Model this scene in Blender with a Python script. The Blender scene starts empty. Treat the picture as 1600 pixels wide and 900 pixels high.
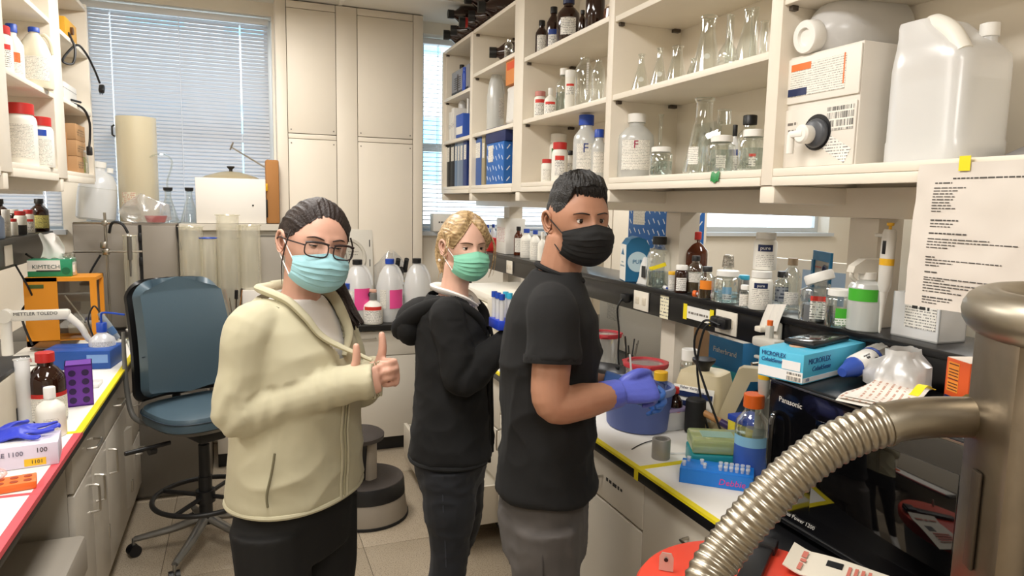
import bpy, bmesh, math, random
import numpy as np
from mathutils import Matrix, Vector, Euler, Quaternion
random.seed(7)
PI = math.pi
SC = bpy.context.scene
COL = SC.collection

# ------------------------------------------------------------------ camera
FPX, CX, CY, CAMH = 1080.0, 800.0, 450.0, 1.72
def camera_axes(vp, roll):
    d = np.array([(vp[0]-CX)/FPX, (vp[1]-CY)/FPX, 1.0]); d /= np.linalg.norm(d)
    u = np.array([-math.tan(roll), 1.0, 0.0]); dn = np.array([u[0], u[1], -(u@d)/d[2]]); dn /= np.linalg.norm(dn)
    Z = -dn
    return np.stack([np.cross(d, Z), d, Z], 1)
RC = camera_axes((377, 310), math.radians(1.15))
CAM0 = np.array([0, 0, CAMH])
cam_data = bpy.data.cameras.new('camera'); cam_data.sensor_width = 36; cam_data.lens = FPX/1600*36; cam_data.clip_start = .02
cam = bpy.data.objects.new('camera', cam_data); COL.objects.link(cam)
mw = Matrix.Identity(4)
for i in range(3):
    mw[i][0] = RC[0][i]; mw[i][1] = -RC[1][i]; mw[i][2] = -RC[2][i]; mw[i][3] = CAM0[i]
cam.matrix_world = mw
SC.camera = cam

# ------------------------------------------------------------------ world, lights, exposure
SC.view_settings.view_transform = 'Standard'; SC.view_settings.look = 'None'
SC.view_settings.gamma = 1; SC.view_settings.use_curve_mapping = False
SC.view_settings.exposure = 0.0
w = bpy.data.worlds.new('sky'); SC.world = w; w.use_nodes = True
wb = w.node_tree.nodes['Background']; wb.inputs[0].default_value = (.9, .95, 1.0, 1); wb.inputs[1].default_value = 4.5
def area_light(name, loc, sx, sy, power, col=(1, .97, .93), rot=(0, 0, 0)):
    l = bpy.data.lights.new(name, 'AREA'); l.shape = 'RECTANGLE'; l.size = sx; l.size_y = sy; l.energy = power; l.color = col
    o = bpy.data.objects.new(name, l); COL.objects.link(o); o.location = loc; o.rotation_euler = rot
    return o
LIGHTS = [(.0, 1.45), (.0, 3.75), (-2.2, 1.45), (-2.2, 3.75), (3.1, 1.45), (3.1, 3.75), (.0, -1.0)]
for i, (lx, ly) in enumerate(LIGHTS):
    area_light('ceiling_lamp_light', (lx, ly, 2.955), .5, 1.15, 38)

# ------------------------------------------------------------------ pixel to place helpers (photo frame 1600 x 900)
def ray(x, y): return RC.T @ np.array([(x-CX)/FPX, (y-CY)/FPX, 1.0])
def onz(x, y, z): r = ray(x, y); return CAM0 + r*((z-CAMH)/r[2])
def onx(x, y, X): r = ray(x, y); return CAM0 + r*(X/r[0])
def ony(x, y, Y): r = ray(x, y); return CAM0 + r*(Y/r[1])
def atd(x, y, d): return CAM0 + ray(x, y)*d
def depth(p): return float((RC @ (np.array(p, float)-CAM0))[2])

# ------------------------------------------------------------------ materials
MATS = {}
def lin(h):
    h = h.lstrip('#'); c = [int(h[i:i+2], 16)/255 for i in (0, 2, 4)]
    return [(x/12.92 if x <= .04045 else ((x+.055)/1.055)**2.4) for x in c] + [1]
def newmat(n):
    m = bpy.data.materials.new(n); m.use_nodes = True
    return m, m.node_tree, m.node_tree.nodes['Principled BSDF']
def nd(t, k, **kw):
    n = t.nodes.new(k)
    for a, v in kw.items(): setattr(n, a, v)
    return n
def mat(n, hexc=None, rough=.5, metal=0, alpha=1, trans=0, emit=0, bump=0, bscale=60, var=0, vscale=8, coat=0, sheen=0, sss=0, spec=None):
    if n in MATS: return MATS[n]
    m, t, b = newmat(n); c = lin(hexc)
    b.inputs['Base Color'].default_value = c; b.inputs['Roughness'].default_value = rough; b.inputs['Metallic'].default_value = metal
    if alpha < 1: b.inputs['Alpha'].default_value = alpha
    if trans: b.inputs['Transmission Weight'].default_value = trans
    if emit: b.inputs['Emission Color'].default_value = c; b.inputs['Emission Strength'].default_value = emit
    if coat: b.inputs['Coat Weight'].default_value = coat
    if sheen: b.inputs['Sheen Weight'].default_value = sheen
    if spec is not None: b.inputs['Specular IOR Level'].default_value = spec
    if sss:
        b.inputs['Subsurface Weight'].default_value = sss; b.inputs['Subsurface Radius'].default_value = (.012, .005, .003); b.inputs['Subsurface Scale'].default_value = 1
    if bump or var: tc = nd(t, 'ShaderNodeTexCoord')
    if bump:
        z = nd(t, 'ShaderNodeTexNoise'); z.inputs['Scale'].default_value = bscale; z.inputs['Detail'].default_value = 3
        p = nd(t, 'ShaderNodeBump'); p.inputs['Strength'].default_value = bump; p.inputs['Distance'].default_value = .01
        t.links.new(tc.outputs['Object'], z.inputs['Vector']); t.links.new(z.outputs[0], p.inputs['Height']); t.links.new(p.outputs[0], b.inputs['Normal'])
    if var:
        z = nd(t, 'ShaderNodeTexNoise'); z.inputs['Scale'].default_value = vscale; z.inputs['Detail'].default_value = 4
        r = nd(t, 'ShaderNodeMixRGB'); r.blend_type = 'MULTIPLY'; r.inputs[0].default_value = 1
        q = nd(t, 'ShaderNodeMapRange'); q.inputs[1].default_value = .3; q.inputs[2].default_value = .7; q.inputs[3].default_value = 1-var; q.inputs[4].default_value = 1
        t.links.new(tc.outputs['Object'], z.inputs['Vector']); t.links.new(z.outputs[0], q.inputs[0]); t.links.new(q.outputs[0], r.inputs[2])
        r.inputs[1].default_value = c; t.links.new(r.outputs[0], b.inputs['Base Color'])
    MATS[n] = m
    return m
def thin(n, hexc, gloss=.12, edge=.8, rough=.03, body=0.0, bodyhex='ffffff'):
    """thin walled clear glass / film / plastic: transparent + glossy by facing, with an optional milky body"""
    if n in MATS: return MATS[n]
    m = bpy.data.materials.new(n); m.use_nodes = True; t = m.node_tree; t.nodes.clear()
    o = nd(t, 'ShaderNodeOutputMaterial'); tr = nd(t, 'ShaderNodeBsdfTransparent'); gl = nd(t, 'ShaderNodeBsdfGlossy'); lw = nd(t, 'ShaderNodeLayerWeight')
    tr.inputs[0].default_value = lin(hexc); gl.inputs['Roughness'].default_value = rough; gl.inputs[0].default_value = (1, 1, 1, 1)
    lw.inputs[0].default_value = .42
    mr = nd(t, 'ShaderNodeMapRange'); mr.inputs[3].default_value = gloss; mr.inputs[4].default_value = edge if not body else min(edge, .35)
    t.links.new(lw.outputs['Facing'], mr.inputs[0])
    mx = nd(t, 'ShaderNodeMixShader'); t.links.new(mr.outputs[0], mx.inputs[0]); t.links.new(gl.outputs[0], mx.inputs[2])
    src = tr.outputs[0]
    if body:
        df = nd(t, 'ShaderNodeBsdfDiffuse'); df.inputs[0].default_value = lin(bodyhex); tl = nd(t, 'ShaderNodeBsdfTranslucent'); tl.inputs[0].default_value = lin(bodyhex)
        a = nd(t, 'ShaderNodeMixShader'); a.inputs[0].default_value = .4; t.links.new(df.outputs[0], a.inputs[1]); t.links.new(tl.outputs[0], a.inputs[2])
        bmx = nd(t, 'ShaderNodeMixShader'); bmx.inputs[0].default_value = body; t.links.new(tr.outputs[0], bmx.inputs[1]); t.links.new(a.outputs[0], bmx.inputs[2]); src = bmx.outputs[0]
    t.links.new(src, mx.inputs[1]); t.links.new(mx.outputs[0], o.inputs[0])
    MATS[n] = m
    return m
def printed(n, base='f2efe8', ink='3a3a3a', pitch=.006, fill=.45, cell=260, axis=2, accent=None, acc_frac=.2):
    """paper with rows of small print; accent = a coloured band along the top edge (generated coordinates)"""
    if n in MATS: return MATS[n]
    m, t, b = newmat(n); b.inputs['Roughness'].default_value = .55
    tc = nd(t, 'ShaderNodeTexCoord'); sp = nd(t, 'ShaderNodeSeparateXYZ'); t.links.new(tc.outputs['Object'], sp.inputs[0])
    def mth(op, a, bb):
        q = nd(t, 'ShaderNodeMath', operation=op)
        for i, v in enumerate((a, bb)):
            if v is None: continue
            if isinstance(v, (int, float)): q.inputs[i].default_value = v
            else: t.links.new(v, q.inputs[i])
        return q.outputs[0]
    zz = sp.outputs[axis]
    row = mth('FRACT', mth('DIVIDE', zz, pitch), None); rid = mth('FLOOR', mth('DIVIDE', zz, pitch), None)
    on = mth('LESS_THAN', row, fill)
    vm = nd(t, 'ShaderNodeCombineXYZ')
    o1, o2 = [i for i in range(3) if i != axis]
    t.links.new(mth('MULTIPLY', sp.outputs[o1], cell), vm.inputs[0]); t.links.new(mth('MULTIPLY', sp.outputs[o2], cell), vm.inputs[1]); t.links.new(mth('MULTIPLY', rid, 7.3), vm.inputs[2])
    nz = nd(t, 'ShaderNodeTexNoise'); nz.inputs['Scale'].default_value = 1; nz.inputs['Detail'].default_value = 1; t.links.new(vm.outputs[0], nz.inputs['Vector'])
    ink_on = mth('MULTIPLY', on, mth('GREATER_THAN', nz.outputs[0], .47))
    mx = nd(t, 'ShaderNodeMixRGB'); mx.inputs[1].default_value = lin(base); mx.inputs[2].default_value = lin(ink); t.links.new(mth('MULTIPLY', ink_on, .85), mx.inputs[0])
    out = mx.outputs[0]
    if accent:
        g = nd(t, 'ShaderNodeSeparateXYZ'); t.links.new(tc.outputs['Generated'], g.inputs[0])
        m2 = nd(t, 'ShaderNodeMixRGB'); t.links.new(out, m2.inputs[1]); m2.inputs[2].default_value = lin(accent); t.links.new(mth('GREATER_THAN', g.outputs[2], 1-acc_frac), m2.inputs[0]); out = m2.outputs[0]
    t.links.new(out, b.inputs['Base Color'])
    MATS[n] = m
    return m

# ------------------------------------------------------------------ geometry: (verts, faces)
def J(*gs):
    V, F = [], []
    for v, f in gs:
        o = len(V); V += [tuple(p) for p in v]; F += [tuple(i+o for i in q) for q in f]
    return V, F
def T(g, loc=(0, 0, 0), rot=(0, 0, 0), s=1):
    sv = (s, s, s) if isinstance(s, (int, float)) else s
    mt = Matrix.LocRotScale(Vector(loc), Euler(rot), Vector(sv))
    return [tuple(mt @ Vector(p)) for p in g[0]], g[1]
def box(sx, sy, sz, c=(0, 0, 0)):
    x, y, z = sx/2, sy/2, sz/2
    V = [(c[0]+i*x, c[1]+j*y, c[2]+k*z) for i in (-1, 1) for j in (-1, 1) for k in (-1, 1)]
    return V, [(0, 1, 3, 2), (4, 6, 7, 5), (0, 4, 5, 1), (2, 3, 7, 6), (0, 2, 6, 4), (1, 5, 7, 3)]
def bx(x0, x1, y0, y1, z0, z1): return box(x1-x0, y1-y0, z1-z0, ((x0+x1)/2, (y0+y1)/2, (z0+z1)/2))
def rbox(sx, sy, sz, r=.004, c=(0, 0, 0), seg=2):
    bm = bmesh.new(); bmesh.ops.create_cube(bm, size=1)
    for v in bm.verts: v.co = (v.co.x*sx, v.co.y*sy, v.co.z*sz)
    bmesh.ops.bevel(bm, geom=list(bm.edges), offset=min(r, .45*min(sx, sy, sz)), segments=seg, profile=.5, affect='EDGES')
    bm.verts.index_update()
    g = [(v.co.x+c[0], v.co.y+c[1], v.co.z+c[2]) for v in bm.verts], [tuple(v.index for v in f.verts) for f in bm.faces]
    bm.free(); return g
def lathe(prof, seg=24, cap=True, a0=0, a1=2*PI, sx=1, sy=1):
    full = abs(a1-a0) > 6.28
    n = seg if full else seg+1
    V, F = [], []
    for r, z in prof:
        for i in range(n):
            a = a0+(a1-a0)*i/seg; V.append((r*math.cos(a)*sx, r*math.sin(a)*sy, z))
    for j in range(len(prof)-1):
        for i in range(seg):
            k = (i+1) % n if full else i+1
            F.append((j*n+i, j*n+k, (j+1)*n+k, (j+1)*n+i))
    if cap and full:
        if prof[0][0] > 1e-5: F.append(tuple(range(n-1, -1, -1)))
        if prof[-1][0] > 1e-5: F.append(tuple((len(prof)-1)*n+i for i in range(n)))
    return V, F
def cyl(r, h, seg=24, z0=0, r2=None): return lathe([(r, z0), (r if r2 is None else r2, z0+h)], seg)
def ncap(prof, seg=24, **k): return lathe(prof, seg, cap=False, **k)
def smooth_path(pts, n=8):
    P = [np.array(p, float) for p in pts]; out = []
    if len(P) < 3: return P
    for i in range(len(P)-1):
        a, b, c, d = P[max(i-1, 0)], P[i], P[i+1], P[min(i+2, len(P)-1)]
        for k in range(n):
            t = k/n
            out.append(.5*((2*b)+(c-a)*t+(2*a-5*b+4*c-d)*t*t+(3*b-a-3*c+d)*t**3))
    out.append(P[-1]); return out
def frames(P):
    P = [Vector(p) for p in P]; n = len(P)
    tg = [((P[min(i+1, n-1)]-P[max(i-1, 0)]).normalized()) for i in range(n)]
    up = Vector((0, 0, 1)) if abs(tg[0].z) < .9 else Vector((1, 0, 0))
    nx = tg[0].cross(up).normalized(); out = []
    for i in range(n):
        if i:
            q = tg[i-1].rotation_difference(tg[i]); nx = q @ nx
        nx = (nx - tg[i]*nx.dot(tg[i])).normalized()
        out.append((P[i], tg[i], nx, tg[i].cross(nx)))
    return out
def tube(pts, r, seg=8, n=0, flat=1, capped=True):
    P = smooth_path(pts, n) if n else pts
    R = r if isinstance(r, (list, tuple)) else [r]*len(P)
    if isinstance(r, (list, tuple)) and n:
        R = list(np.interp(np.linspace(0, 1, len(P)), np.linspace(0, 1, len(r)), r))
    V, F = [], []
    for (p, t, a, b), rr in zip(frames(P), R):
        for i in range(seg):
            w_ = 2*PI*i/seg; V.append(tuple(p + a*(rr*math.cos(w_)) + b*(rr*flat*math.sin(w_))))
    m = len(P)
    for j in range(m-1):
        for i in range(seg):
            k = (i+1) % seg; F.append((j*seg+i, j*seg+k, (j+1)*seg+k, (j+1)*seg+i))
    if capped: F.append(tuple(range(seg-1, -1, -1))); F.append(tuple((m-1)*seg+i for i in range(seg)))
    return V, F
def loft(rings, capped=True):
    V = [tuple(p) for r in rings for p in r]; s = len(rings[0]); F = []
    for j in range(len(rings)-1):
        for i in range(s):
            k = (i+1) % s; F.append((j*s+i, j*s+k, (j+1)*s+k, (j+1)*s+i))
    if capped: F.append(tuple(range(s-1, -1, -1))); F.append(tuple((len(rings)-1)*s+i for i in range(s)))
    return V, F
def ring_pts(c, rx, ry, n=28, p=2.0, rot=0):
    out = []
    for i in range(n):
        a = 2*PI*i/n; ca, sa = math.cos(a), math.sin(a)
        x = rx*math.copysign(abs(ca)**(2/p), ca); y = ry*math.copysign(abs(sa)**(2/p), sa)
        out.append((c[0]+x*math.cos(rot)-y*math.sin(rot), c[1]+x*math.sin(rot)+y*math.cos(rot), c[2]))
    return out
def sheet(fn, nu, nv):
    V = [tuple(fn(i/nu, j/nv)) for j in range(nv+1) for i in range(nu+1)]
    F = [(j*(nu+1)+i, j*(nu+1)+i+1, (j+1)*(nu+1)+i+1, (j+1)*(nu+1)+i) for j in range(nv) for i in range(nu)]
    return V, F
def thick_sheet(fn, nu, nv, th):
    V, F = sheet(fn, nu, nv); bm = bmesh.new(); vs = [bm.verts.new(v) for v in V]
    for f in F: bm.faces.new([vs[i] for i in f])
    bm.normal_update()
    bmesh.ops.solidify(bm, geom=list(bm.faces), thickness=th)
    bm.verts.index_update()
    g = [tuple(v.co) for v in bm.verts], [tuple(v.index for v in f.verts) for f in bm.faces]
    bm.free(); return g
def prism(poly, h, axis='z'):
    n = len(poly); V = [(x, y, 0) for x, y in poly]+[(x, y, h) for x, y in poly]
    F = [tuple(range(n-1, -1, -1)), tuple(range(n, 2*n))]+[(i, (i+1) % n, n+(i+1) % n, n+i) for i in range(n)]
    if axis == 'y': V = [(x, z, y) for x, y, z in V]; F = [f[::-1] for f in F]
    if axis == 'x': V = [(z, x, y) for x, y, z in V]
    return V, F
def frame_geo(w_, h_, t, d):   # rectangular frame in XZ, depth along Y
    return J(box(w_, d, t, (0, 0, h_/2-t/2)), box(w_, d, t, (0, 0, -h_/2+t/2)), box(t, d, h_-2*t, (-w_/2+t/2, 0, 0)), box(t, d, h_-2*t, (w_/2-t/2, 0, 0)))
def mesh_of(name, g, m, smooth=True, ang=40):
    me = bpy.data.meshes.new(name); me.from_pydata([tuple(map(float, v)) for v in g[0]], [], g[1]); me.update()
    if smooth:
        me.polygons.foreach_set('use_smooth', [True]*len(me.polygons)); me.set_sharp_from_angle(angle=math.radians(ang))
    if m: me.materials.append(m)
    return me
def mk(name, g, m, parent=None, loc=(0, 0, 0), rot=(0, 0, 0), smooth=True, ang=40, label=None):
    me = g if isinstance(g, bpy.types.Mesh) else mesh_of(name, g, m, smooth, ang)
    o = bpy.data.objects.new(name, me); COL.objects.link(o); o.location = tuple(map(float, loc)); o.rotation_euler = rot
    if parent: o.parent = parent
    if label: o['label'] = label
    return o
def tag(o, label, cat, group=None, kind=None):
    o['label'] = label; o['category'] = cat
    if group: o['group'] = group
    if kind: o['kind'] = kind
    return o
def thing(name, label, cat, loc=(0, 0, 0), rot=(0, 0, 0), group=None):
    o = bpy.data.objects.new(name, None); o.empty_display_size = .05; COL.objects.link(o); o.location = tuple(map(float, loc)); o.rotation_euler = rot
    return tag(o, label, cat, group)
def struct(name, g, m, parent=None, loc=(0, 0, 0), rot=(0, 0, 0), smooth=False):
    o = mk(name, g, m, parent, loc, rot, smooth)
    if not parent: o['kind'] = 'structure'
    return o
FONT_CACHE = {}
def text(s, size, m, parent, loc, rot=(0, 0, 0), name='lettering', ext=.0004, align='CENTER', shear=0, sx=1, cyl_r=None):
    key = (s, size, align, shear)
    if key not in FONT_CACHE:
        cu = bpy.data.curves.new('txt', 'FONT'); cu.body = s; cu.size = size; cu.align_x = align; cu.align_y = 'CENTER'; cu.extrude = ext; cu.resolution_u = 2; cu.shear = shear
        o = bpy.data.objects.new('txt', cu); COL.objects.link(o); dg = bpy.context.evaluated_depsgraph_get()
        me = bpy.data.meshes.new_from_object(o.evaluated_get(dg)); COL.objects.unlink(o); bpy.data.objects.remove(o)
        FONT_CACHE[key] = me
    me = FONT_CACHE[key].copy(); me.materials.clear(); me.materials.append(m)
    if cyl_r:     # wrap round a vertical cylinder, local x -> angle, local y -> height; letter faces +x at angle 0
        for v in me.vertices:
            a = v.co.x/cyl_r; rr = cyl_r+.0006+v.co.z; v.co = (rr*math.cos(a), rr*math.sin(a), v.co.y)
    o = bpy.data.objects.new(name, me); COL.objects.link(o); o.parent = parent; o.location = loc; o.rotation_euler = rot; o.scale = (sx, 1, 1)
    return o
def scribble(parent, w, h, m, loc, rot=(0, 0, 0), seed=1, wrap=None):
    """illegible small print: a row of word-like dashes w long and h high, laid in the local XY plane"""
    rn = random.Random(seed); x = -w/2; g = []
    while x < w/2:
        e_ = min(x+rn.uniform(.6, 2.2)*h, w/2); g.append(box(e_-x, h*rn.uniform(.55, .8), .0005, ((x+e_)/2, h*rn.uniform(-.06, .06), 0))); x = e_+h*.5
    return mk('print', J(*g), m, parent, loc, rot, smooth=False)
FACE_CAM = (PI/2, 0, 0)          # text reading from -Y
FACE_NX = (PI/2, 0, -PI/2)       # text on a face looking to -X
FACE_PX = (PI/2, 0, PI/2)
# ================================================================== the room
WALL = mat('wall_paint', 'e9e1d2', .6, bump=.02, var=.03, vscale=2)
SHELFP = mat('shelf_paint', 'efe6d6', .45, var=.05, vscale=6)
CAB = mat('cabinet_enamel', 'ddd5c6', .35, var=.05, vscale=3)
CABL = mat('cabinet_enamel_grey', 'bdb6aa', .38, var=.06, vscale=3)
GREYCAB = mat('grey_enamel', '938b80', .45, var=.05, vscale=3)
BLK = mat('black_epoxy', '121214', .3)
BLKP = mat('black_plastic', '151517', .42)
RUB = mat('black_rubber', '0f0f10', .7)
STEEL = mat('brushed_steel', 'b9b4aa', .3, 1)
CHROME = mat('chrome', 'd8d6d2', .12, 1)
WHITE = mat('white_plastic', 'efece4', .4)
GLASS = thin('clear_glass', 'f4f7f5', .06)
PAPER = mat('bench_paper', 'eeebe4', .8, bump=.05, bscale=25)
YEL = mat('yellow_tape', 'f2dd18', .5)
REDT = mat('red_tape', 'd9535c', .5)
def floor_mat():
    m, t, b = newmat('terrazzo_vinyl'); b.inputs['Roughness'].default_value = .38
    tc = nd(t, 'ShaderNodeTexCoord'); geo = nd(t, 'ShaderNodeNewGeometry')
    n1 = nd(t, 'ShaderNodeTexNoise'); n1.inputs['Scale'].default_value = 190; n1.inputs['Detail'].default_value = 2
    n2 = nd(t, 'ShaderNodeTexNoise'); n2.inputs['Scale'].default_value = 2.2; n2.inputs['Detail'].default_value = 3
    for n in (n1, n2): t.links.new(geo.outputs['Position'], n.inputs['Vector'])
    r1 = nd(t, 'ShaderNodeValToRGB'); r1.color_ramp.elements[0].position = .33; r1.color_ramp.elements[0].color = lin('6f6353'); r1.color_ramp.elements[1].position = .47; r1.color_ramp.elements[1].color = lin('b3a590')
    t.links.new(n1.outputs[0], r1.inputs[0])
    mx = nd(t, 'ShaderNodeMixRGB', blend_type='MULTIPLY'); mx.inputs[0].default_value = .5
    r2 = nd(t, 'ShaderNodeValToRGB'); r2.color_ramp.elements[0].position = .3; r2.color_ramp.elements[0].color = (.75, .72, .68, 1); r2.color_ramp.elements[1].position = .7; r2.color_ramp.elements[1].color = (1, 1, 1, 1)
    t.links.new(n2.outputs[0], r2.inputs[0]); t.links.new(r1.outputs[0], mx.inputs[1]); t.links.new(r2.outputs[0], mx.inputs[2]); t.links.new(mx.outputs[0], b.inputs['Base Color'])
    return m
FLOORM = floor_mat()
X0, X1, Y0, Y1, ZC = -3.0, 5.6, -2.6, 5.15, 3.03
GROUT = mat('floor_joint', '6d6252', .8)
floor = struct('floor', bx(X0, X1, Y0, Y1+.1, -.06, -.004), GROUT)
TS = .914
tile_me = mesh_of('floor_tile', rbox(TS-.003, TS-.003, .006, .001), FLOORM)
for i in range(10):
    for j in range(10):
        cx_, cy_ = X0+.2+TS*(i+.5)-.33, 3.307-TS*7+TS*(j+.5)
        if cx_+TS/2 > X1+.2 or cy_+TS/2 > Y1+.45 or cx_ < X0-.1: continue
        mk('floor_tile', tile_me, None, floor, (cx_, cy_, -.003))
CEILM = mat('ceiling_tile', 'e8e4da', .85, bump=.15, bscale=120)
ceil = struct('ceiling', bx(X0, X1, Y0, Y1+.1, ZC+.03, ZC+.1), mat('ceiling_slab', 'd8d4ca', .9))
ctile = mesh_of('ceiling_tile', rbox(1.2, .59, .014, .003), CEILM)
for i in range(7):
    for j in range(13):
        cx_, cy_ = X0+.62+1.215*i, Y1+.02-.3-.605*j
        if any(abs(cx_-lx) < .9 and abs(cy_-ly) < .75 for lx, ly in LIGHTS): continue
        mk('ceiling_tile', ctile, None, ceil, (cx_, cy_, ZC+.012))
gridm = mat('ceiling_grid', 'f0ede6', .5)
for j in range(14): mk('grid_bar', bx(X0, X1, -.012, .012, 0, .03), gridm, ceil, (0, Y1+.02-.605*j+.0025, ZC))
for i in range(8): mk('grid_bar', bx(-.012, .012, Y0, Y1, 0, .03), gridm, ceil, (X0+.0125+1.215*i, 0, ZC))
LAMPM = mat('lamp_diffuser', 'fff4e2', .6, emit=1.6)
for lx, ly in LIGHTS:
    t_ = thing('ceiling_lamp', 'recessed fluorescent ceiling light panel, out of view above the lab', 'lamp', (lx, ly, ZC-.05), group='ceiling light panels')
    mk('housing', J(bx(-.3, -.27, -.62, .62, 0, .08), bx(.27, .3, -.62, .62, 0, .08), bx(-.27, .27, -.62, -.59, 0, .08), bx(-.27, .27, .59, .62, 0, .08), bx(-.27, .27, -.59, .59, .07, .08)), WHITE, t_)
    mk('diffuser', bx(-.27, .27, -.59, .59, .0, .006), LAMPM, t_)
# walls
WT = .14
struct('wall_left', bx(X0-WT, X0, Y0-WT, Y1+.3, 0, 3.13), WALL)
struct('wall_right', bx(X1, X1+WT, Y0-WT, Y1+.3, 0, 3.13), WALL)
struct('wall_front', bx(X0, X1, Y0-WT, Y0, 0, 3.13), WALL)
SILL, HEAD = 1.50, 2.95
wall_back = struct('wall_back', J(bx(X0, X1, Y1, Y1+.25, 0, SILL), bx(X0, X1, Y1, Y1+.25, HEAD, 3.13), bx(.22, 1.27, Y1, Y1+.25, SILL, HEAD), bx(2.75, 3.75, Y1, Y1+.25, SILL, HEAD),
    bx(X0, -1.75, Y1, Y1+.25, SILL, HEAD), bx(-1.06, -.93, Y1, Y1+.25, SILL, HEAD), bx(5.3, X1, Y1, Y1+.25, SILL, HEAD)), WALL)
# boxed-out pillar with bolted panels
PY = 4.98
def pillar(name, xa, xb):
    p = struct(name, bx(xa+.012, xb-.012, PY+.014, Y1, 0, ZC), mat('panel_gap', '6b6459', .8))
    pm = mat('panel_paint', 'e6dccb', .5, var=.04, vscale=3); w_ = xb-xa
    scr = mat('screw_head', '8a8378', .4, .6)
    def pan(nm, x0, x1, z0, z1, d):
        mk(nm, rbox(x1-x0-.004, .02, z1-z0-.004, .002), pm, p, ((x0+x1)/2, PY+.012-d, (z0+z1)/2))
    # rails and stiles (base layer) then proud panels
    pan('stile', xa, xa+.07, 0, ZC, 0); pan('stile', xb-.075, xb, 0, ZC, 0); pan('stile', xa+.39, xa+.535, 0, ZC, .0)
    for (a, b_) in ((xa+.07, xa+.39), (xa+.535, xb-.075)):
        pan('rail', a, b_, 2.13, 2.165, .0); pan('rail', a, b_, 2.98, ZC, .0)
        pan('panel', a, b_, 2.165, 2.98, .005); pan('panel', a, b_, 0, 2.13, .005)
        for sx_ in (a+.02, b_-.02):
            for sz_ in (2.10, 2.19): mk('screw', cyl(.005, .003, 8), scr, p, (sx_, PY-.002, sz_), (PI/2, 0, 0))
    for x_ in (xa, xb): mk('side_panel', bx(-.006, .006, 0, Y1-PY-.02, 0, ZC), pm, p, (x_+(.006 if x_ == xa else -.006), PY+.02, 0))
    return p
pillar('trim_1', .235, 1.235); pillar('trim_2', 2.75, 3.75)
# windows
WF = mat('window_frame', 'cfd2d2', .4, .3)
PANE = thin('window_pane', 'f3faff', .05)
def window(n, xa, xb, zsplit):
    wd = struct('window_%d' % n, T(frame_geo(xb-xa, HEAD-SILL, .045, .06), ((xa+xb)/2, Y1+.17, (HEAD+SILL)/2)), WF)
    mk('mullion', bx(xa+.045, xb-.045, Y1+.145, Y1+.195, zsplit-.03, zsplit+.03), WF, wd)
    mk('pane', bx(xa+.045, xb-.045, Y1+.166, Y1+.172, zsplit+.03, HEAD-.045), PANE, wd)
    mk('pane', bx(xa+.045, xb-.045, Y1+.166, Y1+.172, SILL+.045, zsplit-.03), PANE, wd)
    mk('window_sill', bx(xa-.02, xb+.02, Y1-.05, Y1+.14, SILL-.03, SILL+.001), mat('sill_paint', 'c9cfd4', .4), wd)
window(1, -.93, .22, 2.14); window(2, 1.27, 2.75, 2.14); window(3, -1.75, -1.06, 2.14); window(4, 3.75, 5.3, 2.14)
# venetian blinds
def slat_mat():
    m = bpy.data.materials.new('blind_slat'); m.use_nodes = True; t = m.node_tree; t.nodes.clear()
    o = nd(t, 'ShaderNodeOutputMaterial'); d = nd(t, 'ShaderNodeBsdfDiffuse'); l = nd(t, 'ShaderNodeBsdfTranslucent'); x = nd(t, 'ShaderNodeMixShader')
    d.inputs[0].default_value = lin('c4c4c6'); l.inputs[0].default_value = lin('c2c8d2'); x.inputs[0].default_value = .22
    t.links.new(d.outputs[0], x.inputs[1]); t.links.new(l.outputs[0], x.inputs[2]); t.links.new(x.outputs[0], o.inputs[0]); return m
SLAT = slat_mat()
def blind(label, xa, xb, z0, z1, yb, tilt, cords, grp=None, pitch=.0245, gaps=()):
    b = thing('venetian_blind', label, 'blind', ((xa+xb)/2, yb, z0), group=grp)
    L = xb-xa; n = int((z1-z0-.05)/pitch)
    c_, s_ = math.cos(tilt), math.sin(tilt); prof = []
    for k in range(5):
        u = -.0155+.031*k/4; bow = .0032*(1-(u/.0155)**2); prof.append((u*c_-bow*s_, u*s_+bow*c_))
    ends = sorted([-L/2, L/2]+[c+e_ for c in gaps for e_ in (-.0045, .0045)]); g = ([], [])
    for a_, b_ in zip(ends[::2], ends[1::2]): g = J(g, ([(a_, y_, z_) for y_, z_ in prof]+[(b_, y_, z_) for y_, z_ in prof], [(i, i+1, 5+i+1, 5+i) for i in range(4)]))
    me = mesh_of('slat', g, SLAT)
    for k in range(n): mk('slat', me, None, b, (0, 0, .03+k*pitch))
    mk('head_rail', rbox(L+.01, .04, .04, .004), mat('blind_rail', 'd6d8da', .4), b, (0, 0, z1-z0-.005))
    mk('bottom_rail', rbox(L, .03, .018, .004), MATS['blind_rail'], b, (0, 0, .008))
    cm = mat('blind_cord', 'e9eef5', .6)
    for cx_ in cords:
        mk('ladder_cord', J(tube([(cx_, -.017, 0), (cx_, -.017, z1-z0)], .0018, 5), tube([(cx_, .017, 0), (cx_, .017, z1-z0)], .0018, 5)), cm, b)
    return b
blind('closed grey venetian blind on the window left of the panelled pillar', -.905, .195, SILL+.02, HEAD-.03, Y1+.05, math.radians(57), (-.396, .0, .374), gaps=(-.396, .374))
blind('closed venetian blind under the left wall shelves', -1.74, -1.075, SILL+.02, HEAD-.03, Y1+.05, math.radians(57), (-.25, .25), gaps=(-.25, .25))
blind('half open venetian blind on the bright window right of the pillar', 1.29, 2.73, SILL+.02, HEAD-.03, Y1+.08, math.radians(12), (-.6, 0, .6), pitch=.034)
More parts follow.
